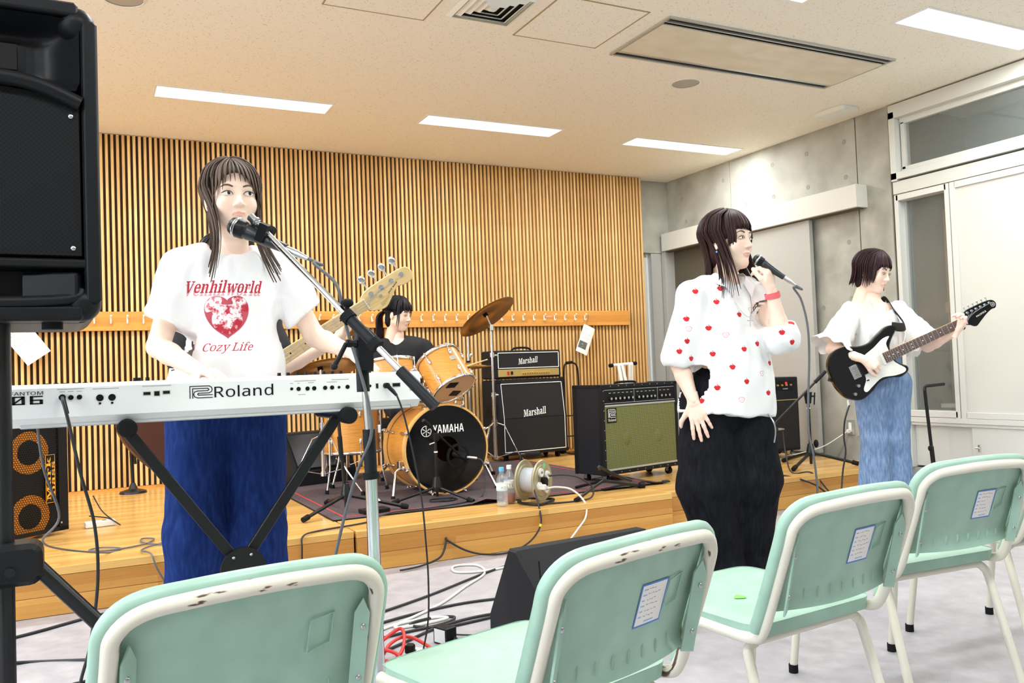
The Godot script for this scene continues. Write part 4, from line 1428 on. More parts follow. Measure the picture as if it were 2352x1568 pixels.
func drum_kit() -> void:
	# rug
	var rug := thing("rug", "dark maroon rug with a red border line under the drum kit", "rug", V(2.21, STAGE, -5.42))
	var g := []
	for j in 13:
		var row := []
		for i in 25:
			var u := i / 24.0
			var w := j / 12.0
			var p := V(-1.04 + u * 2.1, 0.007, -1.0 + w * 2.0)
			if j >= 11 and absf(u - 0.42) < 0.05:
				p.y += 0.022 * cos((u - 0.42) / 0.05 * PI * 0.5) * (w - 0.8) * 5.0
			row.append(p)
		g.append(row)
	var wool := textured(mat("rug wool", rgb8(104, 88, 92), 0.95), noise_img(128, 128, Vector2(0.2, 0.2), 3, 71, Color(0.62, 0.6, 0.6), Color(1, 1, 1)), Vector3.ONE * 3.0)
	put("pile", MB.new().sheet(g, true), wool, rug)
	put("edge", MB.new().box(V(0.01, 0.003, 0.998), V(2.1, 0.006, 0.008)).box(V(-1.04, 0.003, 0), V(0.008, 0.006, 2.0)).box(V(1.06, 0.003, 0), V(0.008, 0.006, 2.0)), mats["black"], rug)
	put("border_line", MB.new().box(V(0.01, 0.0075, 0.93), V(1.96, 0.003, 0.009)).box(V(-0.97, 0.0075, -0.02), V(0.009, 0.003, 1.9)).box(V(0.99, 0.0075, -0.02), V(0.009, 0.003, 1.9)), mat("rug red", rgb8(206, 62, 58), 0.9), rug)
	var maple := mat("drum maple", rgb8(232, 164, 70), 0.22)
	maple.clearcoat_enabled = true
	maple.clearcoat = 0.5
	textured(maple, noise_img(128, 256, Vector2(0.02, 0.2), 3, 81, Color(0.88, 0.84, 0.78), Color(1, 1, 1)), V(3, 3, 3))
	var white_head := mat("drum head", rgb8(230, 226, 214), 0.6)
	var clear := mat("tom bottom head", rgb8(222, 184, 140), 0.35)
	# bass drum
	var bd := thing("bass_drum", "orange maple bass drum with a black front head reading YAMAHA", "drum", V(2.012, STAGE + 0.283, -4.9), 0.0)
	var ax := Basis(V(1, 0, 0), V(0, 0, 1), V(0, -1, 0))
	put("shell", MB.new().lathe([Vector2(0.262, -0.38), Vector2(0.262, 0.0)], at_xf(Vector3.ZERO, ax), 56, true), maple, bd)
	for z in [-0.015, -0.375]:
		put("wooden_hoop", MB.new().lathe([Vector2(0.266, z - 0.02), Vector2(0.278, z - 0.02), Vector2(0.278, z + 0.02), Vector2(0.266, z + 0.02)], at_xf(Vector3.ZERO, ax), 56), mat("hoop maple", rgb8(226, 176, 104), 0.3), bd)
	var blackhead := mat("black drum head", rgb8(14, 14, 15), 0.16)
	var fh := put("front_head", MB.new().lathe([Vector2(0.266, -0.002), Vector2(0.077, 0.0)], at_xf(Vector3.ZERO, ax), 56), blackhead, bd)
	put("port_ring", MB.new().lathe([Vector2(0.078, -0.004), Vector2(0.078, 0.004), Vector2(0.062, 0.004), Vector2(0.062, -0.006)], at_xf(V(0.075, -0.05, 0.0), ax), 32), mats["black plastic"], fh)
	put("inside_back", MB.new().lathe([Vector2(0, -0.36), Vector2(0.258, -0.36)], at_xf(Vector3.ZERO, ax), 40), mat("inside wood", rgb8(128, 78, 36), 0.7), bd)
	var inw := put("inside_shell", MB.new().lathe([Vector2(0.256, -0.36), Vector2(0.256, -0.01)], at_xf(Vector3.ZERO, ax), 40, true), mats["inside wood"], bd)
	inw.set_meta("label", "unpainted wood inside the drum")
	put("lettering", letters("YAMAHA", 0.205, 0.05, false, 800), mats["white print"], fh).position = V(0.015, 0.125, 0.003)
	put("maker_mark", fork_emblem(0.034, 0.003), mats["white print"], fh).position = V(-0.132, 0.115, 0)
	for k in 8:
		var an := TAU * (k + 0.5) / 8
		var d := V(cos(an), sin(an), 0)
		for z in [-0.1, -0.29]:
			var lg := put("lug", MB.new().ball(d * 0.271 + V(0, 0, z), V(0.011, 0.011, 0.028)), mats["chrome"], bd)
			put("claw", MB.new().rod(d * 0.284 + V(0, 0, z), d * 0.284 + V(0, 0, 0.02 if z > -0.2 else -0.41), 0.004, -1.0, 6).box(d * 0.279 + V(0, 0, -0.012 if z > -0.2 else -0.378), V(0.02, 0.02, 0.046), Basis(V(0, 0, 1), an), 0.004).ball(d * 0.29 + V(0, 0, 0.022 if z > -0.2 else -0.415), V(0.012, 0.006, 0.006), Basis(V(0, 0, 1), an)), mats["chrome"], lg)
	for s in [-1, 1]:
		var sp := put("spur", MB.new().tube([V(s * 0.25, -0.1, -0.12), V(s * 0.30, -0.13, -0.10), V(s * 0.345, -0.27, -0.03)], 0.009, 8), mats["chrome"], bd)
		put("spur_bracket", MB.new().box(V(s * 0.262, -0.09, -0.12), V(0.03, 0.06, 0.05), Basis(), 0.008), mats["chrome"], sp)
		put("rubber_tip", MB.new().rod(V(s * 0.343, -0.262, -0.032), V(s * 0.347, -0.282, -0.027), 0.013), mats["rubber"], sp)
	# tom holder and the two rack toms
	var th := thing("tom_holder", "chrome double tom holder rising from the bass drum", "drum hardware", V(2.0, STAGE + 0.55, -5.08))
	put("post", MB.new().rod(V(-0.045, 0, 0), V(-0.045, 0.27, 0), 0.0125).rod(V(0.045, 0, 0), V(0.045, 0.27, 0), 0.0125), mats["chrome"], th)
	put("mount_plate", MB.new().box(V(0, 0.005, 0), V(0.14, 0.03, 0.09), Basis(), 0.006), mats["chrome"], th)
	put("post_clamp", MB.new().box(V(0, 0.13, 0), V(0.13, 0.03, 0.03), Basis(), 0.006), mats["chrome"], th)
	put("arm", MB.new().rod(V(-0.045, 0.25, 0), V(-0.13, 0.22, -0.03), 0.012).ball(V(-0.045, 0.255, 0), Vector3.ONE * 0.022), mats["chrome"], th)
	put("arm", MB.new().rod(V(0.045, 0.25, 0), V(0.06, 0.2, 0.05), 0.012).ball(V(0.045, 0.255, 0), Vector3.ONE * 0.022), mats["chrome"], th)
	var t1 := thing("rack_tom", "orange maple rack tom standing nearly upright beside the keyboard's right end", "drum", V(1.772, 0.905, -5.2), 0.0, "rack toms")
	drum(t1, at_xf(Vector3.ZERO, Basis.from_euler(V(-0.16, 0, 0.02))), 0.148, 0.26, 6, maple, white_head, clear)
	put("badge", MB.new().box(V(-0.02, 0.06, 0.150), V(0.06, 0.036, 0.006), Basis(), 0.003), mats["aluminium"], t1)
	var t2 := thing("rack_tom", "orange maple rack tom tilted back so its taped lower head shows", "drum", V(2.03, 0.945, -4.92), 0.0, "rack toms")
	var x2 := at_xf(Vector3.ZERO, Basis.from_euler(V(-0.62, 0.12, 0.16)))
	drum(t2, x2, 0.135, 0.23, 6, maple, white_head, clear)
	for q in [[0.03, 0.055, 0.3], [-0.04, -0.05, 0.2]]:
		put("tape_patch", MB.new().box(x2 * V(q[0], -0.1205, -q[1]), V(0.075, 0.002, 0.05), x2.basis * Basis(Vector3.UP, q[2]), 0.0), mats["black"], t2)
	put("badge", MB.new().box(x2 * V(0.0, 0.02, 0.137), V(0.04, 0.03, 0.006), x2.basis, 0.003), mats["aluminium"], t2)
	# floor tom
	var ft := thing("floor_tom", "orange maple floor tom on three legs behind the crossed keyboard stand", "drum", V(1.60, STAGE + 0.42, -5.52))
	drum(ft, Transform3D(), 0.178, 0.32, 6, maple, white_head, white_head)
	for k in 3:
		var d := V(cos(0.6 + TAU * k / 3), 0, sin(0.6 + TAU * k / 3))
		var lg := put("leg", MB.new().tube([d * 0.195 + V(0, 0.1, 0), d * 0.195 + V(0, -0.26, 0), d * 0.225 + V(0, -0.405, 0)], 0.006, 8), mats["chrome"], ft)
		put("leg_bracket", MB.new().box(d * 0.188 + V(0, -0.02, 0), V(0.03, 0.06, 0.03), Basis(Vector3.UP, -0.6 - TAU * k / 3), 0.006), mats["chrome"], lg)
		put("rubber_foot", MB.new().rod(d * 0.222 + V(0, -0.39, 0), d * 0.227 + V(0, -0.412, 0), 0.013), mats["rubber"], lg)
	# snare
	var sn := thing("snare_drum", "snare drum on its chrome stand behind the bass drum", "drum", V(2.3, STAGE + 0.42, -5.75))
	drum(sn, at_xf(V(0, 0.06, 0), Basis.from_euler(V(-0.1, 0, 0))), 0.178, 0.14, 8, maple, white_head, white_head)
	put("stand_basket", MB.new().rod(V(0, -0.3, 0), V(0, -0.05, 0), 0.011).rod(V(0, -0.06, 0), V(0.15, -0.02, 0.08), 0.007).rod(V(0, -0.06, 0), V(-0.15, -0.02, 0.08), 0.007).rod(V(0, -0.06, 0), V(0, -0.02, -0.17), 0.007), mats["chrome"], sn)
	for k in 3:
		put("leg", MB.new().rod(V(0, -0.2, 0), V(cos(k * 2.094 + 0.5) * 0.22, -0.405, sin(k * 2.094 + 0.5) * 0.22), 0.007), mats["chrome"], sn)
	# cymbals
	var bronze := mat("bronze", rgb8(206, 162, 88), 0.3, 0.9)
	var dull := mat("dull bronze", rgb8(168, 124, 66), 0.36, 0.85)
	var cs := braced_stand("cymbal_stand", "tall chrome cymbal stand in front of the guitar stack", V(2.64, STAGE, -5.52), 1.05, 0.5)
	put("tilter", MB.new().box(V(0, 1.06, 0), V(0.03, 0.05, 0.03), Basis(), 0.006).rod(V(0, 1.07, 0), V(-0.045, 1.15, 0.02), 0.006), mats["chrome"], cs)
	var cy := cymbal("crash_cymbal", "large bronze crash cymbal tilted high on the chrome stand", V(2.595, 1.345, -5.50), V(-0.36, 0.82, -0.46), 0.226, dull)
	var zl := put("lettering", letters("Zildjian", 0.13, 0.035, true, 500, 0.35, true), mats["black"], cy)
	var cb := basis_to(V(-0.36, 0.82, -0.46))
	zl.transform = at_xf(cb * V(-0.02, -0.0125, 0.16), Basis(cb.x, -cb.z, cb.y * -1.0) * Basis(V(0, 0, 1), 0.15))
	var hs := braced_stand("hi_hat_stand", "chrome hi-hat stand with pull rod beside the bass drum", V(2.60, STAGE, -5.85), 0.78, 1.4)
	put("pull_rod", MB.new().rod(V(0, 0.78, 0), V(0, 1.05, 0), 0.004), mats["chrome"], hs)
	put("clutch", MB.new().rod(V(0, 0.83, 0), V(0, 0.885, 0), 0.011).ball(V(0.022, 0.872, 0), V(0.016, 0.012, 0.005), Basis(V(0, 0, 1), 0.7)), mats["chrome"], hs)
	put("pedal", MB.new().box(V(-0.03, 0.05, 0.02), V(0.09, 0.012, 0.26), Basis(V(1, 0, 0), 0.25), 0.003), mats["steel"], hs)
	cymbal("hi_hat_cymbal", "upper bronze hi-hat cymbal on the hi-hat stand", V(2.60, 0.998, -5.85), V(0, 1, 0), 0.175, bronze).set_meta("group", "hi-hat cymbals")
	var lower := cymbal("hi_hat_cymbal", "lower bronze hi-hat cymbal facing down on the hi-hat stand", V(2.60, 0.975, -5.85), V(0, -1, 0.02), 0.175, bronze)
	lower.set_meta("group", "hi-hat cymbals")
	braced_stand("cymbal_stand", "chrome cymbal stand with crossing legs behind the black keyboard stand", V(1.385, STAGE, -5.45), 0.80, 0.9, 0.3)
	cymbal("ride_cymbal", "wide bronze ride cymbal showing its underside beside the bass guitar neck", V(1.385, 1.0, -5.45), V(-0.10, 0.93, -0.30), 0.25, dull)
	braced_stand("cymbal_stand", "chrome cymbal stand half hidden beside the drummer", V(1.66, STAGE, -5.86), 1.09, 0.2, 0.24)
	cymbal("crash_cymbal", "bronze crash cymbal edge-on beside the drummer's head", V(1.66, 1.30, -5.86), V(0.22, 0.96, -0.14), 0.2, dull)
	# black stage monitor behind
	var mo := thing("stage_monitor", "black sloping stage monitor lying behind the cymbal stand legs", "speaker", V(1.50, STAGE, -6.15), 0.25)
	put("cabinet", MB.new().prism([Vector2(-0.17, 0), Vector2(0.17, 0), Vector2(0.17, 0.10), Vector2(-0.02, 0.36), Vector2(-0.17, 0.36)], -0.24, 0.24, at_xf(Vector3.ZERO, Basis(V(0, 0, 1), V(0, 1, 0), V(-1, 0, 0))), 0.006), mats["vinyl"], mo)
	put("speaker_grille", MB.new().box(V(0, 0.235, 0.082), V(0.42, 0.012, 0.28), Basis(V(1, 0, 0), 0.94), 0.003), mats["black metal"], mo)
	# kick drum microphone on a short boom stand
	var ks := thing("microphone_stand", "short black tripod microphone stand with its boom reaching into the bass drum", "microphone stand", V(1.86, STAGE, -4.70))
	put("pole", MB.new().rod(V(0, 0.03, 0), V(0, 0.36, 0), 0.0085), mats["black metal"], ks)
	put("pole_ring", MB.new().rod(V(0, 0.285, 0), V(0, 0.293, 0), 0.0115), mats["white plastic"], ks)
	tripod(ks, 0.095, 0.26, 1.1, mats["black metal"], 0.0085)
	put("clutch", MB.new().box(V(0.005, 0.375, 0.0), V(0.03, 0.05, 0.026), Basis(), 0.006), mats["black plastic"], ks)
	put("boom", MB.new().rod(V(-0.055, 0.455, 0.02), V(0.205, 0.245, -0.13), 0.0065), mats["black metal"], ks)
	put("boom_grip", MB.new().rod(V(-0.085, 0.48, 0.035), V(-0.035, 0.44, 0.01), 0.0115), mats["black plastic"], ks)
	put("wing_bolt", MB.new().rod(V(-0.04, 0.335, 0), V(0, 0.345, 0), 0.005), mats["chrome"], ks)
	var km := thing("kick_microphone", "black microphone with a chrome plug in the bass drum's port", "microphone", V(2.06, STAGE + 0.25, -4.85))
	put("mic_body", MB.new().rod(V(0.0, 0, -0.05), V(0.05, -0.02, 0.03), 0.022), mats["black plastic"], km)
	put("mic_plug", MB.new().rod(V(0.05, -0.02, 0.03), V(0.105, -0.03, 0.055), 0.009), mats["chrome"], km)
	cable("kick_cable", "black cable hanging from the bass drum microphone over the rug to the stage edge", [V(2.165, 0.42, -4.795), V(2.19, 0.40, -4.77), V(2.19, 0.32, -4.74), V(2.14, 0.23, -4.66), V(2.05, 0.214, -4.55), V(1.9, 0.214, -4.47), V(1.72, 0.214, -4.43), V(1.5, 0.214, -4.42), V(1.38, 0.206, -4.36), V(1.30, 0.206, -4.26), V(1.2, 0.206, -4.22), V(1.02, 0.206, -4.17), V(0.93, 0.205, -4.08), V(0.92, 0.15, -4.06), V(0.91, 0.06, -4.04), V(0.85, 0.01, -3.9)], 0.0045, mats["cable"])
	cable("coiled_cable", "small coil of black cable lying on the rug before the bass drum", [V(1.80, 0.213, -4.66), V(1.88, 0.213, -4.6), V(1.96, 0.213, -4.64), V(1.92, 0.213, -4.72), V(1.82, 0.214, -4.7), V(1.8, 0.216, -4.62), V(1.9, 0.216, -4.61), V(1.95, 0.216, -4.68), V(1.86, 0.216, -4.7)], 0.004, mats["cable"])
	# tall boom stand tripod in front of the rug
	var bs := thing("microphone_stand", "black tripod stand whose round-footed legs straddle the rug corner", "microphone stand", V(1.305, STAGE, -4.66))
	tripod(bs, 0.11, 0.33, 2.55, mats["black metal"], 0.010)
	put("pole", MB.new().rod(V(0, 0.03, 0), V(-0.03, 0.62, -0.02), 0.010), mats["black metal"], bs)
	put("pole_grip", MB.new().rod(V(-0.016, 0.3, -0.01), V(-0.022, 0.42, -0.014), 0.014), mats["black plastic"], bs)
	var pd := thing("foot_switch", "flat black foot pedal with a white card on the rug's front corner", "pedal", V(1.42, STAGE + 0.008, -4.52), 0.1)
	put("plate", MB.new().box(V(0, 0.012, 0), V(0.15, 0.02, 0.09), Basis(), 0.003), mats["black"], pd)
	put("white_card", MB.new().box(V(0.03, 0.06, -0.06), V(0.05, 0.001, 0.05), Basis(V(1, 0, 0), 0.3)), mats["white print"], pd)


# ---------------------------------------------------------------- amplifiers
func amplifiers() -> void:
	# guitar stack
	var y0 := STAGE + 0.05
	var cab := thing("guitar_cabinet", "black guitar speaker cabinet lettered Marshall standing on the stage", "amplifier", V(3.385, STAGE, -6.46), 0.10)
	var w := 0.67
	var prof := [Vector2(-0.14, 0.05), Vector2(0.14, 0.05), Vector2(0.14, 0.36), Vector2(0.10, 0.67), Vector2(-0.14, 0.67)]
	put("cabinet", MB.new().prism(prof, -w * 0.5, w * 0.5, at_xf(Vector3.ZERO, Basis(V(0, 0, 1), V(0, 1, 0), V(-1, 0, 0))), 0.008), mats["vinyl"], cab)
	put("grille_cloth", MB.new().box(V(0, 0.215, 0.141), V(w - 0.07, 0.27, 0.006)).box(V(0, 0.495, 0.1225), V(w - 0.07, 0.285, 0.006), Basis(V(1, 0, 0), -0.129)), mats["grille cloth"], cab)
	var pipe := MB.new()
	for s in [-1, 1]:
		pipe.tube([V(s * (w * 0.5 - 0.03), 0.078, 0.1445), V(s * (w * 0.5 - 0.03), 0.358, 0.1445), V(s * (w * 0.5 - 0.03), 0.635, 0.109)], 0.0035, 6)
	pipe.rod(V(-w * 0.5 + 0.03, 0.078, 0.1445), V(w * 0.5 - 0.03, 0.078, 0.1445), 0.0035)
	pipe.rod(V(-w * 0.5 + 0.03, 0.637, 0.109), V(w * 0.5 - 0.03, 0.637, 0.109), 0.0035)
	put("white_piping", pipe, mats["white plastic"], cab)
	var lt := put("lettering", letters("Marshall", 0.235, 0.06, true, 700, 0.28, true), mats["white print"], cab)
	lt.transform = at_xf(V(0.0, 0.40, 0.141), Basis(V(1, 0, 0), -0.129) * Basis(V(0, 0, 1), 0.08))
	put("side_handle", MB.new().box(V(-w * 0.5 - 0.002, 0.42, 0), V(0.006, 0.1, 0.16), Basis(), 0.002), mats["black"], cab)
	for q in [[-1, 0.06, 0.13], [1, 0.06, 0.13], [-1, 0.655, 0.09], [1, 0.655, 0.09]]:
		put("corner_cap", MB.new().box(V(q[0] * (w * 0.5 - 0.018), q[1] + 0.005, q[2]), V(0.045, 0.04, 0.035), Basis(), 0.01), mats["black plastic"], cab)
	for q in [[-0.26, 0.08], [0.26, 0.08], [-0.26, -0.1], [0.26, -0.1]]:
		put("caster", MB.new().rod(V(q[0] - 0.012, 0.024, q[1]), V(q[0] + 0.012, 0.024, q[1]), 0.024).box(V(q[0], 0.045, q[1]), V(0.03, 0.014, 0.03)), mats["rubber"], cab)
	var hd := thing("guitar_amplifier", "black guitar amplifier head lettered Marshall with a gold control panel", "amplifier", V(3.375, STAGE + 0.672, -6.48), 0.10)
	put("cabinet", MB.new().box(V(0, 0.125, 0), V(w, 0.235, 0.22), Basis(), 0.012), mats["vinyl"], hd)
	put("front_cloth", MB.new().box(V(0, 0.157, 0.111), V(w - 0.05, 0.13, 0.006)), mats["grille cloth"], hd)
	var pp := MB.new()
	var hx := w * 0.5 - 0.03
	for q in [[V(-hx, 0.222, 0.115), V(hx, 0.222, 0.115)], [V(-hx, 0.095, 0.115), V(hx, 0.095, 0.115)], [V(-hx, 0.095, 0.115), V(-hx, 0.222, 0.115)], [V(hx, 0.095, 0.115), V(hx, 0.222, 0.115)]]:
		pp.rod(q[0], q[1], 0.0035)
	put("white_piping", pp, mats["white plastic"], hd)
	put("control_panel", MB.new().box(V(0, 0.055, 0.111), V(w - 0.055, 0.06, 0.008), Basis(), 0.002), mats["gold"], hd)
	knob_row(hd, -0.06, 0.2, 12, 0.052, 0.115, 0.0095, mats["gold"], 0.014)
	put("switch", MB.new().box(V(-0.21, 0.055, 0.118), V(0.018, 0.028, 0.008), Basis(), 0.002), mat("red switch", rgb8(205, 40, 36), 0.4), hd)
	put("switch", MB.new().box(V(-0.175, 0.055, 0.118), V(0.018, 0.028, 0.008), Basis(), 0.002), mats["black"], hd)
	var l2 := put("lettering", letters("Marshall", 0.2, 0.05, true, 700, 0.28, true), mats["white print"], hd)
	l2.transform = at_xf(V(-0.01, 0.157, 0.1155), Basis(V(0, 0, 1), 0.08))
	put("carry_handle", MB.new().tube(smooth_path([V(-0.1, 0.243, 0), V(-0.07, 0.262, 0), V(0, 0.268, 0), V(0.07, 0.262, 0), V(0.1, 0.243, 0)], 4), 0.009, 8), mats["rubber"], hd)
	# combo in the middle: olive grille cloth
	var jc := thing("combo_amplifier", "wide black combo amplifier with olive grille cloth and Roland badge", "amplifier", V(3.318, STAGE, -4.78), 0.21)
	var jw := 0.73
	put("cabinet", MB.new().box(V(0, 0.342, -0.06), V(jw, 0.575, 0.26), Basis(), 0.006), mats["vinyl"], jc)
	var tr := MB.new()
	for s in [-1, 1]:
		tr.box(V(s * (jw * 0.5 - 0.012), 0.342, 0.072), V(0.028, 0.58, 0.012), Basis(), 0.003)
		tr.box(V(s * (jw * 0.5 + 0.001), 0.342, 0.062), V(0.006, 0.58, 0.03), Basis(), 0.002)
		tr.box(V(s * (jw * 0.5 + 0.001), 0.342, -0.18), V(0.006, 0.58, 0.03), Basis(), 0.002)
		tr.box(V(s * (jw * 0.5 + 0.001), 0.625, -0.06), V(0.006, 0.02, 0.26), Basis(), 0.002)
	tr.box(V(0, 0.622, 0.072), V(jw, 0.026, 0.012), Basis(), 0.003)
	tr.box(V(0, 0.068, 0.072), V(jw, 0.028, 0.012), Basis(), 0.003)
	put("edge_trim", tr, mats["black plastic"], jc)
	var stud := MB.new().ball(Vector3.ZERO, V(0.0035, 0.0035, 0.002), Basis(), 8, 5).mesh()
	for i in 9:
		for q in [[-jw * 0.5 + 0.014, 0.09 + i * 0.063], [-jw * 0.5 + 0.08 + i * 0.075, 0.068], [-jw * 0.5 + 0.08 + i * 0.075, 0.624]]:
			put("stud", stud, mats["steel"], jc).position = V(q[0], q[1], 0.0795)
	var olive := textured(mat("olive cloth", rgb8(150, 152, 92), 0.85), weave_img(Color(0.42, 0.44, 0.40), Color(1, 1, 1)), Vector3.ONE * 13.0)
	put("grille_cloth", MB.new().box(V(0, 0.29, 0.070), V(jw - 0.05, 0.40, 0.008)), olive, jc)
	for s in [-0.145, 0.165]:
		put("speaker_dome", MB.new().ball(V(s, 0.28, 0.073), V(0.036, 0.045, 0.008)), olive, jc)
	for q in [0.497, 0.087]:
		put("silver_strip", MB.new().box(V(0, q, 0.074), V(jw - 0.05, 0.011, 0.010)), mats["aluminium"], jc)
	var pn := put("control_panel", MB.new().box(V(0, 0.556, 0.068), V(jw - 0.05, 0.085, 0.010), Basis(), 0.001), mats["black"], jc)
	put("panel_border", MB.new().box(V(0, 0.599, 0.074), V(jw - 0.05, 0.003, 0.002)).box(V(0, 0.513, 0.074), V(jw - 0.05, 0.003, 0.002)).box(V(-0.06, 0.556, 0.074), V(0.002, 0.085, 0.002)).box(V(0.17, 0.556, 0.074), V(0.002, 0.085, 0.002)), mats["aluminium"], pn)
	var silver := mat("silver knob", rgb8(200, 200, 196), 0.3, 0.8)
	var k0 := [-0.285, -0.245, -0.205, -0.165, -0.125, -0.085, -0.025, 0.015, 0.055, 0.095, 0.13, 0.2, 0.24, 0.28]
	for xk in k0:
		var kk := put("knob", MB.new().lathe([Vector2(0.015, 0), Vector2(0.013, 0.014), Vector2(0.007, 0.014)], at_xf(V(xk, 0.543, 0.073), Basis(V(1, 0, 0), V(0, 0, 1), V(0, -1, 0))), 14), mats["black plastic"], pn)
		put("knob_cap", MB.new().lathe([Vector2(0.008, 0.014), Vector2(0.0075, 0.0155), Vector2(0, 0.0155)], at_xf(V(xk, 0.543, 0.073), Basis(V(1, 0, 0), V(0, 0, 1), V(0, -1, 0))), 12), silver, kk)
	var pr := MB.new()
	for xk in k0:
		pr.face([V(xk - 0.01, 0.577, 0.0735), V(xk + 0.01, 0.577, 0.0735), V(xk + 0.01, 0.581, 0.0735), V(xk - 0.01, 0.581, 0.0735)], V(0, 0, 1))
	put("fine_print", pr, mats["aluminium"], pn).set_meta("kind", "stuff")
	var bg := put("badge_plate", MB.new().box(V(-0.28, 0.435, 0.077), V(0.088, 0.092, 0.006), Basis(), 0.002), mats["black"], jc)
	put("maker_mark", roland_mark(0.066, 0.05, 0.0808), mats["white print"], bg).position = V(-0.28, 0.448, 0)
	put("lettering", letters("Roland", 0.068, 0.018, false, 500), mats["white print"], bg).position = V(-0.28, 0.406, 0.0808)
	put("top_handle", MB.new().tube(smooth_path([V(-0.1, 0.63, -0.06), V(-0.08, 0.643, -0.06), V(0.08, 0.643, -0.06), V(0.1, 0.63, -0.06)], 4), 0.008, 6), mats["rubber"], jc)
	for q in [[-0.3, 0.03], [0.3, 0.03], [-0.3, -0.15], [0.3, -0.15]]:
		var cw := put("caster", MB.new().rod(V(q[0] - 0.012, 0.024, q[1]), V(q[0] + 0.012, 0.024, q[1]), 0.024, -1.0, 16), mats["rubber"], jc)
		put("caster_fork", MB.new().box(V(q[0] - 0.016, 0.038, q[1]), V(0.004, 0.035, 0.026)).box(V(q[0] + 0.016, 0.038, q[1]), V(0.004, 0.035, 0.026)), mats["steel"], cw)
	# combo behind the singer
	var ar := thing("combo_amplifier", "tall black combo amplifier on casters half hidden behind the singer", "amplifier", V(4.66, STAGE, -5.02), -0.05)
	put("cabinet", MB.new().box(V(0, 0.34, 0), V(0.56, 0.56, 0.24), Basis(), 0.008), mats["vinyl"], ar)
	put("panel_recess", MB.new().box(V(0.10, 0.555, 0.121), V(0.26, 0.07, 0.004), Basis(), 0.001), mats["black"], ar)
	put("grille_cloth", MB.new().box(V(0, 0.26, 0.121), V(0.52, 0.36, 0.005)), mats["grille cloth"], ar)
	put("gold_strip", MB.new().box(V(0, 0.447, 0.122), V(0.53, 0.006, 0.006)), mats["gold"], ar)
	knob_row(ar, 0.03, 0.2, 5, 0.56, 0.123, 0.008, mats["gold"])
	var rl := mat("red lamp", rgb8(240, 40, 40), 0.4)
	rl.emission_enabled = true
	rl.emission = Color(1, 0.1, 0.1)
	put("red_lamp", MB.new().ball(V(0.155, 0.575, 0.128), Vector3.ONE * 0.009), rl, ar)
	put("lettering", letters("STANDBY", 0.05, 0.009, false, 400), mats["white print"], ar).position = V(0.15, 0.532, 0.1235)
	for s in [-0.22, 0.22]:
		var cw2 := put("caster", MB.new().rod(V(s - 0.014, 0.028, 0.07), V(s + 0.014, 0.028, 0.07), 0.028, -1.0, 16), mat("grey rubber", rgb8(110, 110, 106), 0.6), ar)
		put("caster_fork", MB.new().box(V(s - 0.018, 0.045, 0.07), V(0.004, 0.035, 0.03)).box(V(s, 0.064, 0.07), V(0.05, 0.004, 0.05)), mats["chrome"], cw2)
	# chrome stand rising behind it
	var cr := thing("cymbal_stand", "bare chrome stand with wing nuts rising behind the amplifier near the singer", "stand", V(4.80, STAGE, -5.25))
	put("pole", MB.new().rod(V(0, 0.02, 0), V(0, 0.85, 0), 0.010).rod(V(0, 0.85, 0), V(-0.01, 0.92, 0), 0.007), mats["chrome"], cr)
	put("wing_nut", MB.new().ball(V(0, 0.885, 0), V(0.04, 0.012, 0.012)).ball(V(-0.01, 0.92, 0), V(0.03, 0.008, 0.012)).rod(V(0, 0.72, 0), V(0, 0.76, 0), 0.014), mats["chrome"], cr)
	tripod(cr, 0.2, 0.2, 0.4, mats["chrome"], 0.007)


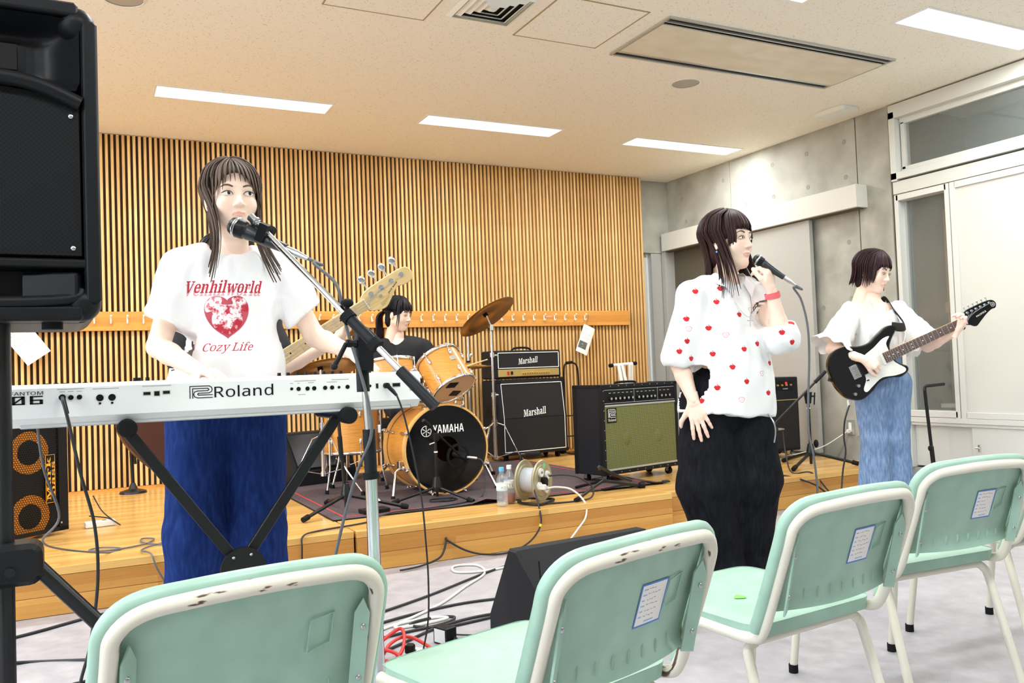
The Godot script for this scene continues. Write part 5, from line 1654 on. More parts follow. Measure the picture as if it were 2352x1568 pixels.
# ---------------------------------------------------------------- things standing about on the stage
func stage_oddments() -> void:
	# hand truck
	var h := thing("hand_truck", "folding black hand truck standing between the two guitar amplifiers", "cart", V(3.90, STAGE, -6.55))
	put("frame", MB.new().tube(smooth_path([V(-0.075, 0.05, 0), V(-0.072, 0.5, 0), V(-0.07, 0.72, 0), V(-0.05, 0.79, 0), V(0.0, 0.80, 0), V(0.055, 0.78, 0), V(0.075, 0.7, 0), V(0.08, 0.4, 0), V(0.08, 0.05, 0)], 5), 0.008, 8), mats["black metal"], h)
	put("grip", MB.new().rod(V(-0.045, 0.795, 0), V(0.02, 0.802, 0), 0.013), mats["rubber"], h)
	put("cross_bar", MB.new().rod(V(-0.074, 0.33, 0), V(0.08, 0.33, 0), 0.006).rod(V(-0.074, 0.15, 0), V(0.08, 0.15, 0), 0.006), mats["black metal"], h)
	for s in [-1, 1]:
		put("wheel", MB.new().rod(V(s * 0.09, 0.06, -0.02), V(s * 0.115, 0.06, -0.02), 0.06, -1.0, 18), mats["rubber"], h)
	put("toe_plate", MB.new().box(V(0, 0.012, 0.08), V(0.22, 0.006, 0.18), Basis(), 0.002), mats["black metal"], h)
	# white folding stool
	var s2 := thing("folding_stand", "white folding tube stand behind the olive combo amplifier", "stand", V(4.38, STAGE, -6.42), 0.1)
	put("top_bar", MB.new().rod(V(-0.13, 0.76, 0), V(0.10, 0.77, 0), 0.014), mats["white plastic"], s2)
	put("end_cap", MB.new().rod(V(0.10, 0.77, 0), V(0.145, 0.772, 0), 0.017).rod(V(-0.165, 0.758, 0), V(-0.13, 0.76, 0), 0.017), mats["rubber"], s2)
	for q in [[-0.07, -0.03], [-0.03, 0.06], [0.06, 0.10], [0.085, 0.15]]:
		put("leg", MB.new().rod(V(q[0], 0.76, 0.01), V(q[1], 0.02, 0.12 if q[0] < 0 else -0.1), 0.016), mats["white plastic"], s2)
	# cable reel
	var r := thing("cable_reel", "metal cable reel with a carrying frame and plugged-in leads on the stage edge", "cable reel", V(2.27, STAGE, -4.27), -1.0)
	var rx := Basis(V(0, 1, 0), V(1, 0, 0), V(0, 0, -1))
	var tin := mat("reel metal", rgb8(178, 170, 140), 0.4, 0.5)
	for q in [[-0.055, 0], [0.055, 1]]:
		put("flange", MB.new().lathe([Vector2(0.0, -0.002), Vector2(0.108, -0.002), Vector2(0.112, -0.006), Vector2(0.116, 0.0), Vector2(0.112, 0.006), Vector2(0.09, 0.003), Vector2(0.086, 0.006), Vector2(0.06, 0.006), Vector2(0.056, 0.003), Vector2(0, 0.003)], at_xf(V(q[0], 0.128, 0), rx), 36), tin, r)
	put("wound_cable", MB.new().lathe([Vector2(0.07, -0.05), Vector2(0.07, 0.05)], at_xf(V(0, 0.128, 0), rx), 28), mat("reel drum", rgb8(176, 180, 182), 0.5), r)
	for k in 4:
		var an := 0.5 + k * TAU / 4
		var sk := put("outlet", MB.new().lathe([Vector2(0.024, 0.0), Vector2(0.024, 0.012), Vector2(0, 0.012)], at_xf(V(0.06, 0.128 + cos(an) * 0.055, sin(an) * 0.055), rx), 16), mats["white cable"], r)
		put("outlet_slot", MB.new().box(V(0.073, 0.128 + cos(an) * 0.055, sin(an) * 0.055 - 0.006), V(0.002, 0.012, 0.003)).box(V(0.073, 0.128 + cos(an) * 0.055, sin(an) * 0.055 + 0.006), V(0.002, 0.012, 0.003)), mats["black"], sk)
	put("green_sticker", MB.new().lathe([Vector2(0.0, 0.0), Vector2(0.016, 0.0)], at_xf(V(0.0615, 0.21, -0.02), Basis(V(0, 1, 0), V(-1, 0, 0), V(0, 0, 1))), 14), mat("sticker green", rgb8(120, 196, 130), 0.6), r)
	put("hub_knob", MB.new().rod(V(0.058, 0.128, 0), V(0.085, 0.128, 0), 0.02).box(V(0.07, 0.105, -0.02), V(0.02, 0.016, 0.02), Basis(), 0.003), mats["black"], r)
	put("carry_frame", MB.new().tube(smooth_path([V(0.03, 0.275, -0.02), V(-0.07, 0.27, -0.02), V(-0.085, 0.25, -0.02), V(-0.088, 0.1, -0.01), V(-0.085, 0.02, 0.0), V(-0.06, 0.01, 0.06), V(0.07, 0.01, 0.09), V(0.09, 0.01, 0.05), V(0.09, 0.012, -0.06), V(0.05, 0.012, -0.1), V(-0.07, 0.012, -0.09)], 5), 0.008, 8), mats["black metal"], r)
	put("handle_grip", MB.new().rod(V(-0.05, 0.273, -0.02), V(0.04, 0.276, -0.02), 0.013), mats["rubber"], r)
	cable("white_reel_lead", "white lead plugged into the cable reel and hanging over the stage front", [V(2.32, 0.285, -4.20), V(2.37, 0.29, -4.18), V(2.45, 0.27, -4.15), V(2.50, 0.2, -4.10), V(2.47, 0.13, -4.05), V(2.40, 0.07, -4.03), V(2.33, 0.02, -4.0), V(2.28, 0.008, -3.9), V(2.1, 0.008, -3.6), V(1.9, 0.008, -3.5)], 0.0055, mats["white cable"])
	put("reel_plug", MB.new().box(V(0.085, 0.10, 0.055), V(0.05, 0.03, 0.03), Basis(), 0.006), mats["white cable"], r)
	cable("black_reel_lead", "black lead with a yellow tag drooping from the cable reel along the stage front", [V(2.24, 0.33, -4.25), V(2.22, 0.29, -4.17), V(2.20, 0.2, -4.08), V(2.185, 0.12, -4.045), V(2.11, 0.045, -4.03), V(1.98, 0.012, -4.0), V(1.85, 0.012, -4.02), V(1.75, 0.04, -4.05), V(1.655, 0.1, -4.06), V(1.65, 0.112, -4.066), V(1.645, 0.09, -4.06), V(1.60, 0.03, -4.03), V(1.48, 0.012, -3.98), V(1.36, 0.012, -3.95)], 0.0052, mats["cable"])
	cable("black_reel_loop", "black lead looping from the reel's outlets across the stage edge", [V(2.33, 0.345, -4.25), V(2.42, 0.35, -4.22), V(2.52, 0.33, -4.2), V(2.60, 0.27, -4.18), V(2.58, 0.215, -4.16), V(2.48, 0.206, -4.15), V(2.36, 0.206, -4.16), V(2.24, 0.206, -4.2)], 0.005, mats["cable"])
	var yt := put("yellow_tag", MB.new().rod(V(2.186, 0.125, -4.046), V(2.180, 0.112, -4.043), 0.0075), mat("yellow tape", rgb8(236, 206, 40), 0.6))
	tag(yt, "yellow tape tag round the black reel lead", "tape")
	# bottles
	bottle("plastic_bottle", "clear half-empty water bottle with a blue cap beside the cable reel", V(2.083, STAGE, -4.29), rgb8(96, 190, 232), Color(0.9, 0.96, 0.98, 0.12), 0.03, true)
	bottle("plastic_bottle", "bottle of brown tea with a white cap behind the blue-capped bottle", V(2.165, STAGE, -4.36), rgb8(244, 244, 240), Color(0.9, 0.95, 0.96, 0.12), 0.055, false)
	# folded guitar stand in front of the combo
	var g := thing("guitar_stand", "low black tubular guitar stand lying before the olive combo amplifier", "stand", V(2.79, STAGE, -4.36), 0.2)
	put("tripod_hub", MB.new().box(V(0, 0.07, -0.02), V(0.05, 0.03, 0.04), Basis(), 0.006), mats["black metal"], g)
	put("leg", MB.new().rod(V(0, 0.07, 0), V(-0.34, 0.012, 0.14), 0.0095), mats["black metal"], g)
	put("leg", MB.new().rod(V(0, 0.07, 0), V(0.27, 0.014, 0.06), 0.0095), mats["black metal"], g)
	put("leg", MB.new().rod(V(0, 0.07, 0), V(-0.02, 0.014, -0.22), 0.0095), mats["black metal"], g)
	put("cradle", MB.new().tube(smooth_path([V(-0.12, 0.155, 0.10), V(-0.105, 0.168, 0.08), V(-0.02, 0.14, 0.04), V(0.06, 0.1, 0.05), V(0.15, 0.06, 0.09)], 4), 0.010, 8), mats["black metal"], g)
	put("foot_cap", MB.new().rod(V(0.25, 0.018, 0.056), V(0.285, 0.012, 0.064), 0.016).rod(V(-0.36, 0.01, 0.148), V(-0.32, 0.015, 0.132), 0.014), mats["rubber"], g)
	var str_ := thing("guitar_strap", "black strap with a buckle lying crumpled before the combo amplifier", "strap", V(3.17, STAGE + 0.002, -4.43), 0.1)
	put("webbing", MB.new().tube(smooth_path([V(-0.35, 0.006, -0.02), V(-0.2, 0.02, 0.0), V(-0.12, 0.008, 0.03), V(-0.04, 0.024, 0.0), V(0.04, 0.01, 0.01), V(0.12, 0.008, 0.02)], 5), 0.02, 8, true, 0.25), mats["rubber"], str_)
	put("buckle", MB.new().box(V(0.13, 0.012, 0.02), V(0.05, 0.008, 0.03), Basis(V(1, 0, 0), 0.3), 0.003), mats["black plastic"], str_)
	# boom stand at the right end of the stage
	var b := thing("microphone_stand", "black boom microphone stand on the stage end beside the guitarist", "microphone stand", V(4.55, STAGE, -4.42))
	tripod(b, 0.11, 0.3, 2.75, mats["black metal"], 0.011)
	put("pole", MB.new().rod(V(0, 0.02, 0), V(0.0, 0.46, 0), 0.0105), mats["black metal"], b)
	put("pole_ring", MB.new().rod(V(0, 0.405, 0), V(0, 0.412, 0), 0.0125), mats["white plastic"], b)
	put("pole_knob", MB.new().ball(V(0.035, 0.16, 0.02), V(0.012, 0.028, 0.02)), mats["rubber"], b)
	put("clutch", MB.new().prism([Vector2(-0.016, -0.05), Vector2(0.016, -0.05), Vector2(0.03, 0.03), Vector2(-0.03, 0.03)], -0.014, 0.014, at_xf(V(0, 0.49, 0)), 0.004), mats["black plastic"], b)
	put("clutch_lever", MB.new().rod(V(0.025, 0.49, 0.01), V(0.055, 0.49, 0.01), 0.006).rod(V(0.055, 0.515, 0.01), V(0.045, 0.43, 0.01), 0.005), mats["black metal"], b)
	put("boom", MB.new().rod(V(-0.33, 0.29, -0.03), V(0.06, 0.60, 0.03), 0.0085), mats["black metal"], b)
	put("boom_grip", MB.new().rod(V(0.045, 0.588, 0.028), V(0.13, 0.66, 0.045), 0.0135), mats["black plastic"], b)
	var am := thing("amp_microphone", "black microphone hanging low on the boom before the right amplifier", "microphone", V(4.13, STAGE + 0.285, -4.46))
	microphone(am, Vector3.ZERO, V(1, -0.05, 0.05), 0.9)


func bottle(called: String, label: String, at: Vector3, cap: Color, body: Color, fill: float, water: bool) -> void:
	var o := thing(called, label, "bottle", at, 0.3, "drink bottles")
	var glass := mat("bottle plastic", body, 0.06)
	glass.transparency = BaseMaterial3D.TRANSPARENCY_ALPHA
	put("body", MB.new().lathe([Vector2(0, 0.004), Vector2(0.022, 0.0), Vector2(0.031, 0.006), Vector2(0.032, 0.05), Vector2(0.029, 0.06), Vector2(0.0305, 0.08), Vector2(0.0315, 0.13), Vector2(0.026, 0.16), Vector2(0.014, 0.182), Vector2(0.0125, 0.195)], Transform3D(), 24, true), glass, o)
	var liq := mat("water" if water else "tea", Color(0.86, 0.93, 0.95, 0.2) if water else rgb8(150, 66, 26), 0.05)
	if water:
		liq.transparency = BaseMaterial3D.TRANSPARENCY_ALPHA
	put("drink", MB.new().lathe([Vector2(0, 0.005), Vector2(0.029, 0.008), Vector2(0.0295, fill), Vector2(0, fill)], Transform3D(), 20), liq, o)
	put("cap", MB.new().lathe([Vector2(0.0145, 0.193), Vector2(0.0145, 0.213), Vector2(0.013, 0.215), Vector2(0, 0.215)], Transform3D(), 20), mat("cap " + label, cap, 0.4), o)
	var img := Image.create(256, 64, false, Image.FORMAT_RGB8)
	img.fill(Color(0.93, 0.95, 0.94))
	img.fill_rect(Rect2i(0, 54, 256, 4), Color(0.35, 0.65, 0.85))
	img.fill_rect(Rect2i(60, 10, 30, 14), Color(0.45, 0.75, 0.45))
	stamp(img, letters("AQUA" if water else "TEA", 1.0, 0.34), Vector2(60, 38), 70.0, Color(0.25, 0.45, 0.35))
	stamp(img, letters("AQUA" if water else "TEA", 1.0, 0.34), Vector2(188, 38), 70.0, Color(0.25, 0.45, 0.35))
	var lm := mat("label " + label, Color(1, 1, 1), 0.5)
	lm.albedo_texture = ImageTexture.create_from_image(img)
	lm.uv1_scale = V(-1, -1, 1)
	put("paper_label", MB.new().lathe([Vector2(0.0318, 0.088), Vector2(0.0323, 0.128)], Transform3D(), 28, true), lm, o)


func floor_oddments() -> void:
	# wedge monitor, back to the camera
	var w := thing("floor_monitor", "black carpeted wedge monitor on the floor behind the second green chair", "speaker", V(1.585, 0, -2.60), 0.10)
	put("cabinet", MB.new().prism([Vector2(-0.2, 0.0), Vector2(0.115, 0.0), Vector2(0.15, 0.2), Vector2(-0.01, 0.345), Vector2(-0.06, 0.345), Vector2(-0.2, 0.1)], -0.29, 0.29, at_xf(Vector3.ZERO, Basis(V(0, 0, 1), V(0, 1, 0), V(-1, 0, 0))), 0.008), textured(mat("black carpet", rgb8(42, 42, 44), 0.95), noise_img(128, 128, Vector2(0.3, 0.3), 2, 91, Color(0.7, 0.7, 0.7), Color(1, 1, 1)), Vector3.ONE * 6), w)
	put("edge_seam", MB.new().box(V(-0.275, 0.17, 0.12), V(0.004, 0.32, 0.004), Basis(V(1, 0, 0), -0.1)), mats["black"], w)
	# adapter
	var a := thing("power_adapter", "small black power adapter with a white label lying on the floor", "adapter", V(1.135, 0, -2.84), 0.35)
	put("body", MB.new().box(V(0, 0.03, 0), V(0.05, 0.06, 0.075), Basis(), 0.005), mats["black plastic"], a)
	put("rating_label", MB.new().box(V(-0.0255, 0.03, 0), V(0.001, 0.046, 0.055)), mats["white print"], a)
	put("strain_relief", MB.new().rod(V(0.01, 0.02, 0.037), V(0.015, 0.012, 0.062), 0.008, 0.005), mats["rubber"], a)
	# white power strip under a bundle of red cable
	var s := thing("power_strip", "white power strip on the floor under the red cable bundle", "power strip", V(0.93, 0, -2.66), 0.9)
	put("housing", MB.new().box(V(0, 0.02, 0), V(0.2, 0.04, 0.055), Basis(), 0.006), mats["white plastic"], s)
	for i in 3:
		put("outlet_slot", MB.new().box(V(-0.06 + i * 0.06, 0.0405, 0), V(0.016, 0.001, 0.02)), mats["black"], s)
	put("plug", MB.new().box(V(0.03, 0.056, 0), V(0.03, 0.032, 0.03), Basis(), 0.006), mats["black"], s)
	cable("red_cable", "tangled red cable looping over the white power strip", [V(0.72, 0.01, -2.5), V(0.82, 0.05, -2.62), V(0.9, 0.075, -2.72), V(0.99, 0.06, -2.78), V(1.06, 0.01, -2.7), V(1.03, 0.01, -2.58), V(0.95, 0.03, -2.56), V(0.84, 0.06, -2.6), V(0.78, 0.03, -2.7), V(0.86, 0.05, -2.78), V(0.96, 0.09, -2.8), V(0.9, 0.06, -2.64), V(0.76, 0.02, -2.58), V(0.7, 0.01, -2.66), V(0.8, 0.06, -2.74), V(0.88, 0.07, -2.6), V(0.82, 0.01, -2.46)], 0.006, mats["red cable"])
	cable("white_floor_lead", "white lead curling across the floor towards the wedge monitor", [V(0.72, 0.006, -2.9), V(0.85, 0.006, -2.98), V(1.02, 0.006, -3.12), V(1.2, 0.006, -3.14), V(1.25, 0.006, -3.1), V(1.1, 0.006, -3.08), V(1.05, 0.006, -3.12), V(1.3, 0.006, -3.3), V(1.5, 0.006, -3.5), V(1.68, 0.006, -3.68), V(1.72, 0.006, -3.85), V(1.62, 0.006, -3.9), V(1.58, 0.006, -3.78), V(1.7, 0.006, -3.72), V(1.9, 0.006, -3.75)], 0.0058, mats["white cable"])
	var k := 0
	var words := ["black cable crossing the grey floor nearest the stage front", "black cable bowed across the floor beside the white lead", "black cable running straight to the wedge monitor's back", "black cable curving low over the floor before the monitor", "thin black cable lying behind the power adapter", "black cable looped once on the floor by the white lead"]
	for q in [[V(0.5, 0.006, -3.05), V(0.9, 0.006, -3.25), V(1.3, 0.006, -3.45), V(1.75, 0.006, -3.72), V(2.1, 0.006, -3.85)], [V(0.6, 0.006, -2.98), V(1.0, 0.006, -3.18), V(1.35, 0.006, -3.26), V(1.6, 0.006, -3.22), V(1.75, 0.006, -3.1)], [V(0.55, 0.006, -2.7), V(0.9, 0.006, -2.85), V(1.2, 0.006, -3.02), V(1.45, 0.006, -3.05), V(1.6, 0.006, -2.95)], [V(0.7, 0.006, -2.55), V(0.98, 0.006, -2.72), V(1.2, 0.006, -2.74), V(1.4, 0.006, -2.68), V(1.6, 0.006, -2.62)], [V(0.8, 0.006, -2.45), V(1.0, 0.006, -2.56), V(1.12, 0.006, -2.66), V(1.16, 0.01, -2.78), V(1.15, 0.02, -2.8)], [V(0.6, 0.006, -2.85), V(0.95, 0.006, -3.0), V(1.2, 0.006, -3.04), V(1.28, 0.006, -3.1), V(1.2, 0.006, -3.14), V(1.1, 0.006, -3.1), V(1.2, 0.006, -3.0), V(1.5, 0.006, -3.02), V(1.7, 0.006, -2.95)]]:
		cable("floor_cable", words[k], q, 0.0055, mats["cable"], "black cables on the floor")
		k += 1
	# coil by the loudspeaker stand
	var r := RandomNumberGenerator.new()
	r.seed = 44
	for n in 4:
		var pts := []
		for i in 22:
			var an := i * 1.05 + n
			pts.append(V(-0.02 + cos(an) * (0.17 + r.randf() * 0.1), 0.01 + n * 0.012 + r.randf() * 0.012, -2.72 + sin(an) * (0.17 + r.randf() * 0.09)))
		cable("coiled_floor_cable", ["lowest ring of the black cable heap by the loudspeaker stand", "second ring of the black cable heap by the loudspeaker stand", "third ring of the black cable heap by the loudspeaker stand", "topmost ring of the black cable heap by the loudspeaker stand"][n], pts, 0.006, mats["cable"], "black cable heap")
	cable("floor_cable", "black cable lying along the foot of the stage by the loudspeaker stand", [V(-0.5, 0.006, -3.7), V(-0.2, 0.006, -3.82), V(0.1, 0.006, -3.98), V(0.4, 0.006, -3.95)], 0.006, mats["cable"])
	cable("floor_cable", "black cable slanting over the floor behind the loudspeaker stand's leg", [V(-0.4, 0.10, -3.2), V(-0.2, 0.006, -3.45), V(0.1, 0.006, -3.3), V(0.3, 0.006, -3.2)], 0.006, mats["cable"])
	cable("singer_floor_cable", "black cable pooled on the floor round the singer's shoes", [V(2.95, 0.006, -3.75), V(2.75, 0.006, -3.35), V(2.62, 0.006, -3.15), V(2.75, 0.006, -3.08), V(2.95, 0.006, -3.0), V(2.9, 0.006, -2.85), V(2.66, 0.006, -2.55), V(2.5, 0.006, -2.45), V(2.32, 0.006, -2.5), V(2.2, 0.006, -2.6)], 0.0055, mats["cable"])
	# cables hanging at the right end of the stage
	cable("stage_end_cable", "black cable crossing the stage box's edge behind the singer", [V(3.9, 0.206, -4.35), V(4.05, 0.206, -4.18), V(4.2, 0.15, -4.08), V(4.3, 0.08, -4.05), V(4.4, 0.01, -4.0)], 0.0055, mats["cable"])
	cable("stage_end_cable", "thin black cable slanting from the amplifier microphone over the stage box", [V(4.33, 0.46, -4.45), V(4.3, 0.3, -4.4), V(4.2, 0.206, -4.25), V(4.28, 0.206, -4.16), V(4.33, 0.1, -4.08), V(4.36, 0.01, -4.02)], 0.005, mats["cable"])
	cable("guitar_cable", "black guitar cable hanging from the electric guitar to the floor", [V(3.83, 0.685, -3.42), V(3.80, 0.6, -3.43), V(3.82, 0.5, -3.46), V(3.85, 0.42, -3.48), V(3.84, 0.3, -3.5), V(3.8, 0.16, -3.48), V(3.78, 0.02, -3.45), V(3.7, 0.006, -3.4), V(3.4, 0.006, -3.3)], 0.005, mats["cable"])
	# guitar stand beside the guitarist
	var g := thing("guitar_stand", "upright black guitar stand with a bent neck yoke before the white cupboard", "stand", V(5.02, 0.0, -3.85))
	put("pole", MB.new().rod(V(0.06, 0.1, 0), V(0.035, 0.34, 0), 0.015).rod(V(0.035, 0.34, 0), V(0.0, 0.71, 0), 0.011), mats["black metal"], g)
	put("neck_yoke", MB.new().tube(smooth_path([V(0.0, 0.71, 0), V(0.01, 0.74, 0.0), V(0.05, 0.745, 0.02), V(0.14, 0.75, 0.04)], 4), 0.011, 8), mats["black metal"], g)
	put("clamp_knob", MB.new().ball(V(0.012, 0.33, 0.01), V(0.018, 0.02, 0.014)), mats["black plastic"], g)
	for k2 in 3:
		put("leg", MB.new().rod(V(0.06, 0.14, 0), V(0.06 + cos(k2 * 2.094 + 0.3) * 0.2, 0.012, sin(k2 * 2.094 + 0.3) * 0.2), 0.010), mats["black metal"], g)
	# chrome tripod leg lying behind the rightmost seat
	var cl := thing("stand_leg", "chrome tube with a black rubber tip lying on the floor behind the farthest seat", "stand", V(2.98, 0.012, -1.9), 0.2)
	put("tube", MB.new().rod(V(0.03, 0, 0), V(0.6, 0.01, 0), 0.009), mats["chrome"], cl)
	put("rubber_tip", MB.new().rod(V(-0.015, 0, 0), V(0.03, 0, 0), 0.013), mats["rubber"], cl)
# ---------------------------------------------------------------- people: one skin surface each, hair and clothes as parts
var head_cache: MB
var wob := FastNoiseLite.new()


func lin(r: float, g: float, b: float) -> Color:
	return rgb8(r, g, b).srgb_to_linear()


func vmat(called: String, rough: float) -> StandardMaterial3D:
	var m := mat(called, Color(1, 1, 1), rough)
	m.vertex_color_use_as_albedo = true
	return m


const SKIN := Color8(250, 219, 198)


func head_mesh() -> MB:
	if head_cache:
		return head_cache
	var f := Field.new(V(-0.092, -0.215, -0.125), V(0.092, 0.125, 0.125), 0.0034)
	f.ell(V(0, 0.030, -0.016), V(0.073, 0.082, 0.091))
	f.ell(V(0, -0.034, 0.016), V(0.0615, 0.080, 0.066), Basis(), 0.03)
	for s in [-1, 1]:
		f.cap(V(s * 0.044, -0.058, 0.004), V(s * 0.012, -0.094, 0.050), 0.021, 0.015, 0.024)
		f.ell(V(s * 0.035, -0.030, 0.050), V(0.025, 0.026, 0.023), Basis(), 0.02)
		f.ell(V(s * 0.0745, -0.012, -0.010), V(0.008, 0.029, 0.017), Basis(V(0, 1, 0), s * 0.35), 0.006)
	f.ell(V(0, -0.098, 0.054), V(0.018, 0.013, 0.014), Basis(), 0.02)
	f.cap(V(-0.034, 0.019, 0.066), V(0.034, 0.019, 0.066), 0.011, 0.011, 0.02)
	for s in [-1, 1]:
		f.ell(V(s * 0.0315, -0.001, 0.091), V(0.020, 0.0088, 0.0125), Basis(), 0.012, true)
	f.cap(V(0, 0.004, 0.077), V(0, -0.031, 0.0925), 0.0062, 0.0082, 0.013)
	f.ell(V(0, -0.0335, 0.0935), V(0.0075, 0.0065, 0.0075), Basis(), 0.008)
	for s in [-1, 1]:
		f.ell(V(s * 0.0105, -0.0365, 0.0855), V(0.0065, 0.005, 0.0075), Basis(), 0.007)
		f.ell(V(s * 0.006, -0.0415, 0.0915), V(0.0032, 0.002, 0.003), Basis(), 0.002, true)
	f.ell(V(0, -0.0592, 0.0775), V(0.0175, 0.0042, 0.0085), Basis(), 0.006)
	f.ell(V(0, -0.0678, 0.0765), V(0.0150, 0.0048, 0.0085), Basis(), 0.006)
	f.cap(V(-0.018, -0.0634, 0.0860), V(0.018, -0.0634, 0.0860), 0.0010, 0.0010, 0.003, true)
	f.cap(V(0, -0.06, -0.022), V(0, -0.212, -0.04), 0.046, 0.05, 0.03)
	var skin := SKIN.srgb_to_linear()
	var lip := lin(232, 164, 152)
	var rosy := lin(250, 196, 180)
	head_cache = f.mesh(MB.new(), func(p: Vector3, _n: Vector3) -> Color:
		var c := skin
		if p.z > 0.04:
			var ch := maxf(0.0, 1.0 - V(absf(p.x) - 0.04, p.y + 0.03, 0).length() / 0.03)
			c = c.lerp(rosy, 0.35 * ch)
			if p.z > 0.07 and absf(p.x) < 0.019:
				var hw := 1.0 - absf(p.x) / 0.019
				if p.y > -0.0725 + 0.005 * (1.0 - hw) and p.y < -0.0555 - 0.005 * (1.0 - hw):
					c = c.lerp(lip, 0.8)
		return c)
	return head_cache


# eyes, lashes and brows as small parts on the head
func face_parts(root: Node3D, xf: Transform3D, gaze: Vector2, brow: Color, lid := 1.0) -> void:
	for s in [-1, 1]:
		var e := put("eye", MB.new().ball(xf * V(s * 0.0315, -0.0012, 0.0762), V(0.0155, 0.0066 * lid, 0.0075), xf.basis.orthonormalized(), 16, 10), mat("eye white", rgb8(238, 234, 230), 0.25), root)
		put("iris", MB.new().ball(xf * V(s * 0.0315 + gaze.x, -0.0006 + gaze.y, 0.0812), V(0.0060, 0.0060 * lid, 0.0032), xf.basis.orthonormalized(), 14, 8), mat("iris", rgb8(34, 22, 18), 0.15), e)
		put("eyelash", MB.new().tube(smooth_path([xf * V(s * 0.0145, -0.0045, 0.0815), xf * V(s * 0.022, 0.0042 * lid, 0.0845), xf * V(s * 0.032, 0.0062 * lid, 0.0846), xf * V(s * 0.042, 0.0038 * lid, 0.0812), xf * V(s * 0.049, -0.0005, 0.0752)], 4), [0.0006, 0.0009, 0.0011, 0.0012, 0.0013, 0.0014, 0.0014, 0.0014, 0.0015, 0.0015, 0.0016, 0.0016, 0.0016, 0.0015, 0.0013, 0.001, 0.0007], 5), mat("lash", rgb8(36, 26, 24), 0.6), e)
		put("eyebrow", MB.new().tube(smooth_path([xf * V(s * 0.015, 0.0195, 0.0835), xf * V(s * 0.028, 0.0245, 0.0835), xf * V(s * 0.04, 0.0245, 0.079), xf * V(s * 0.051, 0.0185, 0.0705)], 4), [0.0018, 0.0024, 0.0026, 0.0026, 0.0026, 0.0025, 0.0024, 0.0022, 0.002, 0.0017, 0.0014, 0.0011, 0.0007], 6, true, 1.0), mat("brow " + str(brow), brow, 0.8), root)


func head_xf(at: Vector3, f: Vector3, tilt := 0.0, s := 1.0) -> Transform3D:
	f = f.normalized()
	var x := Vector3.UP.cross(f).normalized()
	var b := Basis(x, f.cross(x), f).rotated(f, tilt)
	return Transform3D(b.scaled(Vector3.ONE * s), at)


# a hand in its own frame: wrist at the origin, fingers along +y, thumb towards +x, palm facing -z
func hand_mesh(curl: Array, spread: float, thumb: Vector3) -> MB:
	var f := Field.new(V(-0.065, -0.035, -0.085), V(0.085, 0.185, 0.045), 0.0036)
	f.cap(V(0, -0.05, 0), V(0, 0.01, 0), 0.0235, 0.022, 0.01, false, V(0.9, 1, 1.25))
	f.ell(V(0.0, 0.048, -0.002), V(0.036, 0.044, 0.0135), Basis(), 0.012)
	var bx := [0.026, 0.0085, -0.0095, -0.0265]
	var by := [0.080, 0.085, 0.081, 0.071]
	var ln := [[0.038, 0.023, 0.018], [0.042, 0.026, 0.019], [0.039, 0.025, 0.019], [0.030, 0.019, 0.016]]
	for i in 4:
		var b: Vector3 = V(bx[i], by[i] - 0.012, 0.0)
		var an: float = (1.5 - i) * spread
		var side := V(sin(an), cos(an), 0)
		var bend := 0.0
		var p := b
		f.cap(V(bx[i] * 0.6, 0.035, 0), p, 0.011, 0.0098, 0.008)
		for k in 3:
			bend += curl[i] * [0.75, 1.0, 0.6][k]
			var d := side * cos(bend) + V(0, 0, -1) * sin(bend)
			var q: Vector3 = p + d * ln[i][k]
			var r0: float = [0.0092, 0.0082, 0.0075][k] * (0.9 if i == 3 else 1.0)
			f.cap(p, q, r0, r0 - 0.0009, 0.004)
			p = q
	var t := V(0.024, 0.022, -0.004)
	var t1 := t + V(0.55, 0.75, -0.3).lerp(thumb, 0.7).normalized() * 0.036
	var t2 := t1 + thumb.normalized() * 0.029
	var t3 := t2 + (thumb.normalized() + V(-0.25, 0.35, -0.1)).normalized() * 0.023
	f.cap(V(0.010, 0.010, -0.003), t1, 0.015, 0.0112, 0.012)
	f.cap(t1, t2, 0.0108, 0.0095, 0.005)
	f.cap(t2, t3, 0.0095, 0.0082, 0.004)
	var skin := SKIN.srgb_to_linear()
	var tip := lin(248, 200, 182)
	return f.mesh(MB.new(), func(p: Vector3, _n: Vector3) -> Color: return skin.lerp(tip, clampf((p.y - 0.1) / 0.06, 0.0, 0.6)))


# place a hand: wrist, where the fingers point, which way the back of the hand looks; left mirrors it
func hand_xf(wrist: Vector3, fingers: Vector3, back: Vector3, left: bool, s := 1.0) -> Transform3D:
	var y := fingers.normalized()
	var z := (back - y * back.dot(y)).normalized()
	var x := y.cross(z)
	return Transform3D(Basis(-x if left else x, y, z).scaled(Vector3.ONE * s), wrist)


func add_hand(mb: MB, hm: MB, xf: Transform3D) -> void:
	var base := mb.v.size()
	for i in hm.v.size():
		mb.v.append(xf * hm.v[i])
		mb.n.append((xf.basis * hm.n[i]).normalized())
		mb.uv.append(Vector2.ZERO)
		mb.c.append(hm.c[i])
	for i in range(0, hm.ix.size(), 3):
		mb.tri(base + hm.ix[i], base + hm.ix[i + 1], base + hm.ix[i + 2])


func torso_basis(j: Dictionary) -> Basis:
	var x: Vector3 = (j.shL - j.shR).normalized()
	var y: Vector3 = (j.neck - j.pelvis).normalized()
	var z := x.cross(y).normalized()
	return Basis(x, z.cross(x), z)


